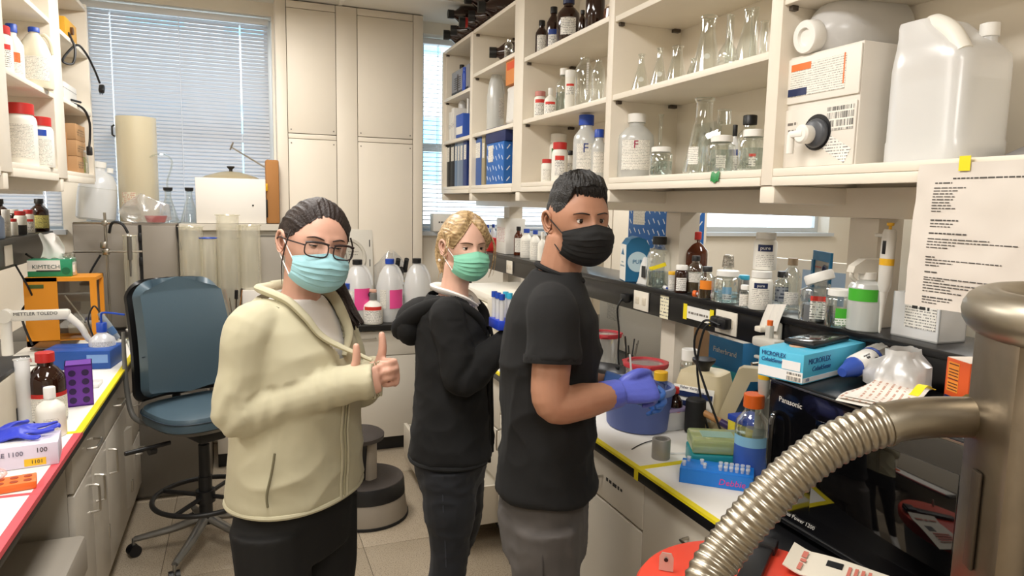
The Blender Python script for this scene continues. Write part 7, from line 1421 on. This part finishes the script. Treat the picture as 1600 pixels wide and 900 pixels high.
# orange draft shield
dsx, dsy = -.905, 4.36
ds = thing('balance_enclosure', 'orange framed balance enclosure with clear windows at the back left', 'enclosure', (dsx, dsy, BZ)); orm = mat('enclosure_orange', 'e8951f', .45); w_, dp_, h_ = .33, .22, .385
mk('side_panel', bx(-w_/2, -w_/2+.15, -dp_/2, -dp_/2+.012, .0, h_), orm, ds); mk('frame', J(bx(-w_/2, w_/2, -dp_/2, dp_/2, h_-.02, h_), bx(w_/2-.03, w_/2, -dp_/2, -dp_/2+.02, 0, h_-.02), bx(-w_/2, w_/2, -dp_/2, dp_/2, 0, .05), bx(w_/2-.02, w_/2, dp_/2-.02, dp_/2, .05, h_), bx(-w_/2, -w_/2+.02, dp_/2-.02, dp_/2, .05, h_)), orm, ds)
mk('pane', bx(-.02, w_/2-.03, -dp_/2+.004, -dp_/2+.007, .05, h_-.02), GLASS, ds); mk('back_pane', bx(-w_/2+.02, w_/2-.02, dp_/2-.01, dp_/2-.006, .05, h_-.02), mat('smoke_back', '6f665c', .4), ds); mk('display', bx(-w_/2+.02, -w_/2+.09, -dp_/2-.002, -dp_/2, h_-.055, h_-.035), mat('display_green', '4a5f2a', .4), ds); mk('tray', rbox(.13, .13, .05, .006), mat('tray_ivory', 'bdb3a2', .5), ds, (.08, 0, .10)); mk('lever', tube([(.0, -.03, .28), (.06, -.03, .18), (.12, -.03, .08)], .005, 8), STEEL, ds)
kt = BX('tissue_box', 'green and white tissue carton on top of the orange enclosure', 'box', (dsx-.055, dsy, BZ+h_+.0005), (.20, .12, .09), mat('kim_green', '1f8f63', .5)); mk('white_panel', bx(-.099, .05, -.0612, -.06, .03, .088), WHITE, kt); text('KIMTECH', .030, mat('kim_ink', '2b4a44', .5), kt, (-.015, -.062, .052), FACE_CAM); mk('strip', bx(-.06, .05, -.0615, -.0605, .028, .035), INK, kt); mk('badge', T(lathe([(0, 0), (.02, 0), (.02, .001)], 18), (.075, -.0605, .03), (PI/2, 0, 0)), mat('badge_green', '0d6a44', .5), kt)
mk('tissue', thick_sheet(lambda a, b: (-.05+.10*a+.012*math.sin(b*4), .02*math.sin(a*8+b*2)*(.4+b)-.005, .095+.135*b*(1-.15*abs(a-.4))+.006*math.sin(a*12)), 20, 14, .0008), mat('tissue_white', 'efece6', .9), kt)
B('wide', (97, 392, 119, 427), 'clear glass jar with label on the orange enclosure', BZ+h_+.0005, Y=4.36, cap=thin('cap_glass', 'f0f2f0', .1), liq=(.6, mat('white_powder', 'e4e2dc', .8)), lab=(.15, .5, .8, LABW2), name='glass_jar')
# bottles on the left ledge
QZ = 1.5005
for b_, k_, lab_, kw in [((51, 316, 76, 366), 'reagent', 'black bottle with yellow label at the end of the left ledge', dict(body=AMBER, cap=C_['black'], lab=(.1, .5, 1.2, LABY))), ((39, 333, 54, 369), 'wide', 'white bottle with red cap next to the black bottle', dict(body=HDPE, cap=C_['red'], lab=(.1, .6, .9, LABR))), ((25, 334, 42, 370), 'wide', 'squat bottle with wide red cap on the left ledge', dict(body=HDPE, cap=C_['red'], lab=(.0, .4, 1.2, C_['black']))), ((16, 346, 28, 372), 'wide', 'small white bottle with red cap at the ledge front', dict(body=HDPE, cap=C_['red'])), ((6, 332, 17, 374), 'tubular', 'tall white bottle on the left ledge', dict(body=HDPE, cap=C_['white'], lab=(.2, .6, .9, LABW2))), ((0, 350, 8, 376), 'wide', 'white pot with red lid at the frame edge', dict(body=HDPE, cap=C_['red'])), ((-14, 306, 14, 360), 'reagent', 'large dark brown bottle at the back of the left ledge', dict(body=AMBER, cap=C_['black'], X=-1.24)), ((14, 316, 30, 352), 'wide', 'dark bottle with white cap behind the red-capped bottles', dict(body=AMBER, cap=C_['white'], X=-1.22)), ((26, 318, 38, 340), 'wide', 'small white-lidded pot standing behind the squat red-capped bottle', dict(body=HDPE, cap=C_['red'], X=-1.24))]:
    B(k_, b_, lab_, QZ, **{'X': -1.13, **kw})
B('reagent', (-16, 325, 6, 372), 'blue-white bottle cut by the left frame edge', QZ, X=-1.12, body=mat('bottle_paleblue', '9fb4d8', .4), cap=C_['blue'])
t = thing('paper_sheet', 'grey-white paper hanging below the left ledge', 'paper', (-1.07, 4.62, 1.16)); mk('sheet', thick_sheet(lambda a, b: (.01*math.sin(a*3)+.004*b, (.5-a)*.30, .08-.20*b-.06*a), 10, 8, .0006), mat('sheet_grey', 'cfccc8', .7), t)
mk('wire_loop', tube([(0, .12+.02*math.cos(a), .03*math.sin(a)+.07) for a in np.linspace(0, 6*PI, 60)], .003, 6), STEEL, t)
t = thing('extension_cord', 'black cables hanging behind the pH meter', 'cable', (-1.085, 4.30, 1.30)); mk('cable', tube([(0, .1, .10), (.05, .25, .0), (.03, .1, -.12), (.0, -.05, -.2), (.05, -.1, -.36)], .006, 8, 8), BLKP, t); mk('cable', tube([(.0, -.1, .06), (.05, -.05, -.1), (.04, .05, -.22), (.06, .0, -.38)], .005, 8, 8), BLKP, t)
# ================================================================== left upper shelf
LS1, LS2, LS3 = 1.8405, 2.186, 2.521
LXS = -.87
B('wide', (16, 167, 58, 262), 'big white bottle with red lid on the bottom left shelf', LS1, X=LXS, body=HDPE, cap=C_['red'], lab=(.12, .66, .8, LABW2))
B('wide', (50, 187, 84, 264), 'white bottle with red lid and blue tag on the bottom left shelf', LS1, X=-.835, body=HDPE, cap=C_['red'], lab=[(.05, .55, .9, LABW2), (.62, .74, .35, C_['blue'], .1)])
B('wide', (-14, 187, 14, 255), 'white bottle with orange mark cut by the left frame edge', LS1, X=LXS, body=HDPE, cap=C_['red'], lab=[(.2, .6, .9, LABW2), (.3, .42, .6, C_['orange'])])
B('media', (17, 196, 32, 254), 'black capped bottle peeking between the white ones', LS1, X=-.98, body=HDPE, cap=C_['black'], lab=(.0, .2, 1.2, C_['black']))
B('jug', (36, 60, 82, 152), 'cream jug with moulded handle on the second left shelf', LS2, X=-.835, body=mat('jug_cream', 'e6dfc8', .45), cap=C_['blue'], lab=(.12, .5, .8, LABW2), name='plastic_jug', cat='jug', extra=lambda t, R, H: mk('handle', tube([(.1*R, .30*R, .88*H), (.2*R, .62*R, .88*H), (.25*R, .9*R, .76*H), (.2*R, .98*R, .58*H)], [.11*R, .12*R, .13*R, .11*R], 8, 5), MATS['jug_cream'], t))
B('reagent', (8, 38, 38, 130), 'white bottle with blue cap and orange hazard label', LS2, X=-.90, body=HDPE, cap=C_['blue'], lab=[(.1, .5, .9, LABW2), (.36, .52, .35, C_['orange'], .3)])
B('wide', (-12, 50, 20, 122), 'white bottle with red print at the second shelf end', LS2, X=-.86, body=HDPE, cap=C_['red'], lab=(.1, .6, .9, LABR))
t = BX('chemical_carton', 'yellow printed carton on the top left shelf', 'box', (-.92, 3.28, LS3), (.14, .16, .22), mat('carton_lemon', 'e0cf3a', .5)); mk('label', bx(.0695, .0712, -.07, .05, .04, .19), LABW2, t); mk('label_front', bx(-.06, .06, -.0812, -.08, .04, .19), LABW2, t)
B('reagent', (4, -40, 30, 8), 'dark bottle at the left end of the top left shelf', LS3, X=-.90, body=AMBER, cap=C_['black'])
t = thing('power_supply', 'yellow power supply with black cord on the second shelf of the left unit', 'instrument', (-.93, 4.36, 2.521)); mk('case', rbox(.24, .26, .10, .006), mat('supply_yellow', 'd9a020', .45), t, (0, 0, .051)); mk('dial', T(cyl(.02, .012, 18), (.02, -.13, .05), (PI/2, 0, 0)), BLKP, t); mk('dial', T(cyl(.02, .012, 18), (.12, -.02, .05), (0, PI/2, 0)), mat('knob_brown', '5a3a20', .5), t)
mk('cord', tube([(.12, -.08, .03), (.15, -.10, -.05), (.14, -.12, -.13), (.10, -.14, -.12), (.14, -.02, -.02), (.16, .10, -.03), (.18, .22, -.10), (.19, .30, -.16)], .006, 8, 7), BLKP, t); mk('plug', T(J(rbox(.03, .03, .05, .008), box(.003, .006, .02, (.006, 0, -.034)), box(.003, .006, .02, (-.006, 0, -.034))), (.195, .325, -.19), (-.7, 0, 0)), BLKP, t)
t = BX('white_case', 'white plastic case on the third shelf of the left unit', 'box', (-.95, 4.36, 2.1965), (.24, .30, .10), mat('case_offwhite', 'dcdad4', .45)); mk('lid_line', bx(-.121, .121, -.151, .151, .07, .072), mat('line_grey', '9a9894', .5), t)
t = thing('extension_cord', 'black power cord hanging off the left shelf above the boxes', 'cable', (-.82, 4.34, 2.20)); mk('cord', tube([(-.06, -.1, .0), (.0, -.02, -.0), (.04, .06, -.02), (.05, .14, -.08), (.045, .16, -.16), (.04, .155, -.21)], .0065, 8, 7), BLKP, t); mk('plug', rbox(.028, .028, .05, .007), BLKP, t, (.04, .155, -.235)); mk('cord_end', tube([(-.06, -.1, .0), (-.02, -.0, .02), (.02, .1, .02)], .006, 8, 5), BLKP, t)
for i in range(3):
    t = BX('cardboard_box', ['bottom', 'middle', 'top'][i]+' brown cardboard box of the stack on the left shelf', 'box', (-.92, 4.50, LS1+.002+.087*i), (.20, .24, .085), CARD, r=.001); mk('label', bx(.1, .1012, -.09, .09, .025, .06), printed('box_print', 'b08a60', '5f432a', .013, .5, 120), t); mk('tape', bx(-.02, .02, -.1205, .1205, .0852, .0862), CARDD, t)
t = BX('cardboard_box', 'darker cardboard box behind the liquid bottle', 'box', (-.92, 4.20, LS1+.001), (.16, .14, .20), CARDD, r=.001); flap(t, (.16, .14, .20), CARD)
B('media', (106, 217, 134, 268), 'square bottle of yellow-green liquid with black cap', LS1, X=-.86, cap=C_['black'], liq=(.5, thin('yellow_liquid', 'd8dca0', .08, body=.5, bodyhex='b9c060')), lab=(.3, .6, .6, LABW2), sq=1)
# ================================================================== on the grey cabinets at the window
TZ = BZ+.656
t = thing('plastic_carboy', 'translucent carboy tilted against the window on the grey cabinet', 'carboy', (-.845, 4.95, TZ+.012), (0, .10, 0))
t.scale = (.92, .92, 1); 
mk('body', lathe([(0, .002), (.105, .002), (.118, .015), (.118, .16), (.11, .23), (.085, .28), (.04, .305), (.034, .33)], 36, cap=False), MILK, t); mk('cap', cyl(.042, .035, 24, .325), mat('cap_soft_white', 'f0eee8', .5), t); mk('liquid', lathe([(0, .006), (.112, .006), (.114, .20), (0, .20)], 36, cap=False), MILKD, t); mk('cap', cyl(.02, .03, 16, .30), MATS['cap_soft_white'], t, (.065, 0, 0))
t = thing('tall_cylinder', 'tall yellowed plastic cylinder with black clip before the window', 'cylinder', (-.606, 5.0, TZ))
t.scale = (.95, .95, 1); yp = thin('yellowed_plastic', 'f0ead0', .05, body=.9, bodyhex='f3ead0', rough=.3); mk('wall', lathe([(0, .004), (.118, .004), (.12, .01), (.12, .655), (.117, .655), (.117, .02)], 40, cap=False), yp, t); mk('clip', tube([(-.122, -.03, .60), (-.135, -.035, .59), (-.135, -.035, .54), (-.122, -.03, .53)], .006, 8), BLKP, t); mk('label', lathe([(.1212, .10), (.1212, .19)], 14, False, -2.4, -1.6), printed('red_print', 'e4dcc4', 'c0604a', .012, .4, 120), t)
bag('clear bag of red and blue plastic parts at the foot of the tall cylinder', (-.56, 4.845, TZ), .10, .17, 21, sx=1.35, sy=.28)
t = thing('red_dish', 'red plastic dish inside the clear bag', 'dish', (-.50, 4.852, TZ+.001)); mk('dish', lathe([(0, .004), (.05, .004), (.065, .045), (.062, .045), (.045, .008)], 28, cap=False, sy=.4), C_['red'], t)
def stoppered(b, lab_, extra=None): return B('flask', b, lab_, TZ, Y=4.93, name='erlenmeyer_flask', cat='flask', extra=lambda t, R, H: (mk('stopper', lathe([(.2*R*1.2, H*.97), (.32*R*1.3, H*1.0), (.34*R*1.3, H*1.09), (0, H*1.09)], 16, cap=False), BLKP, t), extra and extra(t, R, H)))
stoppered((249, 302, 280, 352), 'stoppered filter flask with tubing left of the pair on the cabinet', lambda t, R, H: mk('tubing', tube([(0, 0, H*1.05), (0, 0, H*1.3), (-.01, .03, H*1.9), (0, -.03, H*2.1), (0, -.12, H*1.9), (0, -.15, H*1.3), (0, -.15, H*1.02)], .006, 8, 8), GLASS, t))
stoppered((283, 302, 312, 352), 'stoppered filter flask right of the pair on the cabinet')
t = thing('brush_wand', 'black handled bottle brush leaning down the cabinet front', 'brush', (-.36, 4.80, 1.27)); mk('handle', tube([(-.02, .0, .28), (-.015, -.005, .20), (.0, -.01, .12)], .007, 8, 4), BLKP, t); mk('stem', tube([(0, -.01, .12), (.02, -.01, .0), (.03, -.005, -.08)], .003, 8, 4), STEEL, t); mk('pan', lathe([(0, 0), (.03, .0), (.035, .01)], 18, cap=False), STEEL, t, (.03, -.005, -.095))
t = thing('white_box', 'large white box with domed lid in front of the window', 'box', (-.06, 4.97, TZ)); mk('box', rbox(.42, .26, .29, .004), mat('box_matt_white', 'ebe6de', .6), t, (0, 0, .146)); mk('lid', lathe([(.18, .291), (.16, .305), (.06, .335), (0, .34)], 28, cap=False, sy=.7), mat('lid_khaki', '9a8c6c', .5), t); mk('knob', lathe([(.012, .335), (.010, .35), (.024, .365), (.024, .372), (0, .374)], 16, cap=False), BLKP, t); mk('dot', T(cyl(.006, .002, 10), (.13, -.131, .12), (PI/2, 0, 0)), INK, t)
wr_ = thing('wire_rack', 'small bent wire rack lying on the white box', 'rack', (.05, 4.96, TZ+.375)); mk('wire', J(tube([(-.10, -.03, .12), (.10, -.03, .0), (.12, -.03, .05)], .0035, 6), tube([(-.10, .05, .12), (.10, .05, .0), (.12, .05, .05)], .0035, 6), tube([(-.10, -.03, .12), (-.10, .05, .12)], .0035, 6), tube([(.10, -.03, 0), (.10, .05, 0)], .0035, 6), tube([(-.09, -.03, .15), (-.11, -.03, .10)], .006, 6)), STEEL, wr_)
t = thing('wood_block', 'brown cardboard tube standing at the pillar edge', 'block', (.195, 4.93, TZ)); mk('tube', rbox(.085, .085, .42, .012), CARDD, t, (0, 0, .211)); mk('yellow_tie', rbox(.02, .09, .05, .006), C_['yellow'], t, (-.04, -.01, .24)); mk('black_tie', rbox(.02, .09, .12, .006), BLKP, t, (-.042, -.005, .10))
# on the back counter
CZ = BZ+.0005
rs = thing('ring_stand', 'steel ring stand with clamps and a dropping burette behind the enclosure', 'stand', (-.755, 4.70, CZ)); mk('rod', cyl(.008, .72, 12), STEEL, rs); mk('base', rbox(.09, .16, .014, .003), mat('stand_base', '33353a', .5), rs, (-.025, 0, .007))
mk('clamp', J(T(cyl(.006, .30, 8), (-.16, -.012, .66), (0, PI/2, 0)), rbox(.03, .04, .03, .005, (0, -.01, .66)), T(cyl(.006, .36, 8), (-.17, -.012, .49), (0, PI/2, 0)), rbox(.035, .045, .04, .006, (0, -.01, .49)), rbox(.035, .045, .04, .006, (-.01, -.01, .53))), STEEL, rs)
mk('hose', tube([(.02, -.01, .60), (.04, -.02, .66), (.09, -.02, .655), (.12, -.02, .60)], .008, 8, 6), BLKP, rs); mk('burette', J(cyl(.013, .14, 12, .44), cyl(.006, .10, 10, .34)), mat('burette_grey', '5f5b54', .4), rs, (.125, -.02, 0)); mk('hose', tube([(-.03, -.01, .47), (-.08, -.02, .38), (-.12, -.02, .28)], .006, 8, 5), BLKP, rs)
def gcyl(lab_, px, ytop, ybot, wpx, Y, body=GLASS, blue=False):
    (x, y, z), R, H = spot((px-wpx/2, ytop, px+wpx/2, ybot), CZ, Y=Y); t = thing('graduated_cylinder', lab_, 'cylinder', (x, Y, CZ)); hh = ony(px, ytop, Y)[2]-CZ
    mk('wall', lathe([(R*.96, .012), (R*.96, hh)], 24, cap=False), body, t); mk('base', lathe([(0, 0), (R*1.12, 0), (R*1.12, .010), (R*.97, .014), (0, .014)], 24, cap=False), C_['blue'] if blue else WHITE, t); mk('rim', tube([(R*1.02*math.cos(a), R*1.02*math.sin(a), hh) for a in np.linspace(0, 2*PI, 25)], .004, 6), C_['blue'] if blue == 2 else body, t)
CYL = thin('yellow_clear', 'fbfaf2', .05, body=.30, bodyhex='fbf8ec')
gcyl('widest clear cylinder standing in front of the white box', 360, 336, 500, 34, 4.70, CYL, True); gcyl('clear cylinder with blue rim left of the widest one', 329, 372, 498, 24, 4.69, CYL, 2); gcyl('clear cylinder right of the widest one', 393, 352, 470, 32, 4.72, CYL); gcyl('frosted cylinder near the white basket', 302, 354, 470, 36, 4.73, CYL); gcyl('ridged plastic tube beside the ring stand', 207, 368, 470, 20, 4.74, CYL)
t = thing('white_basket', 'white plastic basket on the back counter above the chair', 'basket', (-.385, 4.68, CZ)); wb_ = mat('basket_white', 'e4ded2', .5)
mk('wall', J(loft([[(-.13, -.07, z), (.13, -.07, z), (.13, .07, z), (-.13, .07, z)] for z in (0.001, .15)], False), bx(-.13, .13, -.07, .07, .001, .006)), wb_, t, smooth=False); mk('rim', J(box(.29, .012, .014, (0, -.072, .15)), box(.29, .012, .014, (0, .072, .15)), box(.012, .15, .014, (-.14, 0, .15)), box(.012, .15, .014, (.14, 0, .15))), wb_, t); t.children[0].location.z = .12; t.children[1].location.z = .12; mk('stand', rbox(.22, .12, .12, .004), wb_, t, (0, 0, .06))
t = thing('brush_pot', 'pot of lab brushes and spatulas on the back counter', 'pot', (-.055, 4.66, CZ)); mk('pot', lathe([(0, .003), (.04, .003), (.045, .11), (.042, .11), (.037, .01)], 24, cap=False), thin('pot_clear', 'e8ecec', .1, body=.3, bodyhex='c9c9c4'), t)
for i in range(9):
    a = i*.7; e_ = (.06*math.cos(a), .05*math.sin(a), .20+.025*(i % 3)); q = mk('brush', tube([(.012*math.cos(a), .012*math.sin(a), .02), e_], .0035, 6), [STEEL, BLKP, CARDD][i % 3], t); 
    if i % 3 == 1: mk('bristles', tube([(e_[0]*.9, e_[1]*.9, e_[2]-.03), (e_[0]*1.1, e_[1]*1.1, e_[2]+.025)], .011, 8), BLKP, q)
bx_ = BX('white_carton', 'white carton with small blue squares behind the woman\'s shoulder', 'box', (.11, 4.74, CZ), (.24, .18, .24), mat('carton_matt', 'e2ddd5', .6)); mk('blue_marks', J(*[bx(.0+.03*i, .015+.03*i, -.0912, -.09, .11+.03*j, .125+.03*j) for i, j in ((0, 1), (1, 0), (1, 1), (1, 2), (2, 1))]), mat('mark_blue', '3a4f9a', .5), bx_, (-.04, 0, 0)); flap(bx_, (.24, .18, .24), MATS['carton_matt'])
# jugs
for b_, lab_, cap_, kw in [((536, 406, 582, 503), 'gallon jug with black cap and pink note left of the spray bottle', 'black', dict(note=(.22, .56, .55, 0.35), l=True)), ((588, 407, 630, 503), 'gallon jug with blue cap and big pink note', 'blue', dict(note=(.22, .52, .55, .55), l=True)), ((630, 409, 672, 504), 'plain gallon jug with black cap beside the blonde woman', 'black', dict())]:
    def ex(t, R, H, kw=kw):
        jug_handle(t, R, H)
        if 'note' in kw: z0, z1, ha, a0 = kw['note']; mk('pink_note', lathe([(R*1.03, z0*H), (R*1.03, z1*H)], 12, False, a0-ha, a0+ha), mat('note_pink', 'f04f9a', .6), t)
        if kw.get('l'): mk('label', lathe([(R*1.02, .22*H), (R*1.02, .52*H)], 12, False, -.75, -.25), LABW2, t)
    B('jug', b_, lab_, CZ, Y=4.72, body=MILK, cap=C_[cap_], liq=(.42, MILKD), name='plastic_jug', cat='jug', extra=ex)
B('reagent', (526, 440, 554, 503), 'small square bottle with blue cap beside the jugs', CZ, Y=4.66, body=MILK, cap=C_['blue'], lab=(.2, .55, .7, LABW2))
B('squeeze', (568, 462, 598, 508), 'small spray bottle with red-banded label in front of the jugs', CZ, Y=4.62, body=HDPE, cap=mat('cap_greyish', '7a7a78', .5), lab=(.05, .58, 1.0, LABR), name='spray_bottle', Hs=1.05, extra=lambda t, R, H: (mk('spray_head', J(rbox(.05, .018, .022, .005, (.0, 0, H*1.06)), cyl(.007, .02, 10, H*.97)), mat('spray_pink', 'd8a894', .4), t, rot=(0, 0, 1.2)), mk('trigger', tube([(.02, 0, H*1.03), (.03, 0, H*.95), (.022, 0, H*.86)], .004, 8, 4), BLKP, t, rot=(0, 0, -1.2))))
B('tubular', (538, 440, 556, 500), 'white bottle with blue trigger sprayer between jug and woman', CZ, Y=4.84, body=MILK, cap=None, name='spray_bottle', extra=spray_head('e6e3dc', '1f55c0'))
fm_ = thing('foam_lid', 'square white foam lid with round recess leaning on the pillar', 'lid', (.70, 4.945, CZ), (math.radians(-5), 0, 0)); fo = mat('foam_white', 'd9d4c8', .8, bump=.2, bscale=200)
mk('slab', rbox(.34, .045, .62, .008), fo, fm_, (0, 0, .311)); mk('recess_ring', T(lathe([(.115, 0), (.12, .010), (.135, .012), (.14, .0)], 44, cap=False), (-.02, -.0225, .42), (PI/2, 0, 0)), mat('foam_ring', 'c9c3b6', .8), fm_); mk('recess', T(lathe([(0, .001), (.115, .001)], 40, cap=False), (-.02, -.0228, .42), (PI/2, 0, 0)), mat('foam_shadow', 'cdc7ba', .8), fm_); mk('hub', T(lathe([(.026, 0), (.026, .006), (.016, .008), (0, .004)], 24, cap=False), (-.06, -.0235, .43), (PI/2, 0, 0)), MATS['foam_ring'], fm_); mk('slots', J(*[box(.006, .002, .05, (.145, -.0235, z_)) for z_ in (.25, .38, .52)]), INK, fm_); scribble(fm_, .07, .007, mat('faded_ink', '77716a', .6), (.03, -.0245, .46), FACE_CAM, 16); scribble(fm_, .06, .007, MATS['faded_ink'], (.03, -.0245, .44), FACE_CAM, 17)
bag('clear plastic dust bag over the black microscope behind the jugs', (.985, 4.885, CZ+.14), .13, .32, 33, sx=.95, sy=.5)
mc = thing('microscope', 'black microscope half covered by the plastic bag', 'microscope', (1.04, 4.86, CZ)); mk('base', rbox(.16, .16, .03, .008), BLKP, mc, (0, 0, .016)); mk('arm', tube([(0, .05, .03), (0, .06, .2), (0, .0, .32), (0, -.05, .34)], [.03, .03, .028, .025], 10, 5), BLKP, mc); mk('stage', rbox(.13, .11, .015, .003), BLKP, mc, (0, -.02, .14)); mk('eyepiece', J(tube([(-.03, -.03, .33), (-.03, -.09, .42)], .017, 12), tube([(.03, -.03, .33), (.03, -.09, .42)], .017, 12)), BLKP, mc); mk('ring', tube([(.02*math.cos(a), -.05+.02*math.sin(a), .26) for a in np.linspace(0, 2*PI, 17)], .005, 6), C_['yellow'], mc)
mc2 = thing('microscope', 'black microscope with yellow ring at the end of the right bench', 'microscope', (1.36, 4.40, BT)); mk('base', rbox(.16, .18, .03, .008), BLKP, mc2, (0, 0, .016)); mk('arm', tube([(.05, 0, .03), (.06, 0, .22), (.0, 0, .36), (-.05, 0, .38)], [.03, .03, .028, .025], 10, 5), BLKP, mc2); mk('eyepiece', J(tube([(-.03, -.03, .36), (-.10, -.03, .45)], .017, 12), tube([(-.03, .03, .36), (-.10, .03, .45)], .017, 12)), BLKP, mc2); mk('ring', ncap([(.03, .28), (.033, .30)], 16), C_['yellow'], mc2, (-.05, 0, 0)); mk('stage', rbox(.12, .12, .015, .003), BLKP, mc2, (-.02, 0, .15))
t = BX('small_carton', 'small white carton on the sill of the right window', 'box', (1.42, 5.12, SILL+.002), (.16, .10, .13), WHITE); scribble(t, .08, .014, INK, (0, -.0515, .07), FACE_CAM, 18); flap(t, (.16, .10, .13), WHITE)
t = thing('wipe_stack', 'blue paper wipes inside the open bottom drawer', 'wipes', (1.03, 3.86, .135)); mk('stack', rbox(.16, .30, .17, .01), mat('wipe_blue', '8fc9dc', .8), t, (0, 0, .086)); mk('top_sheet', rbox(.15, .28, .006, .002), mat('wipe_blue2', 'a9d8e4', .8), t, (0, 0, .175))
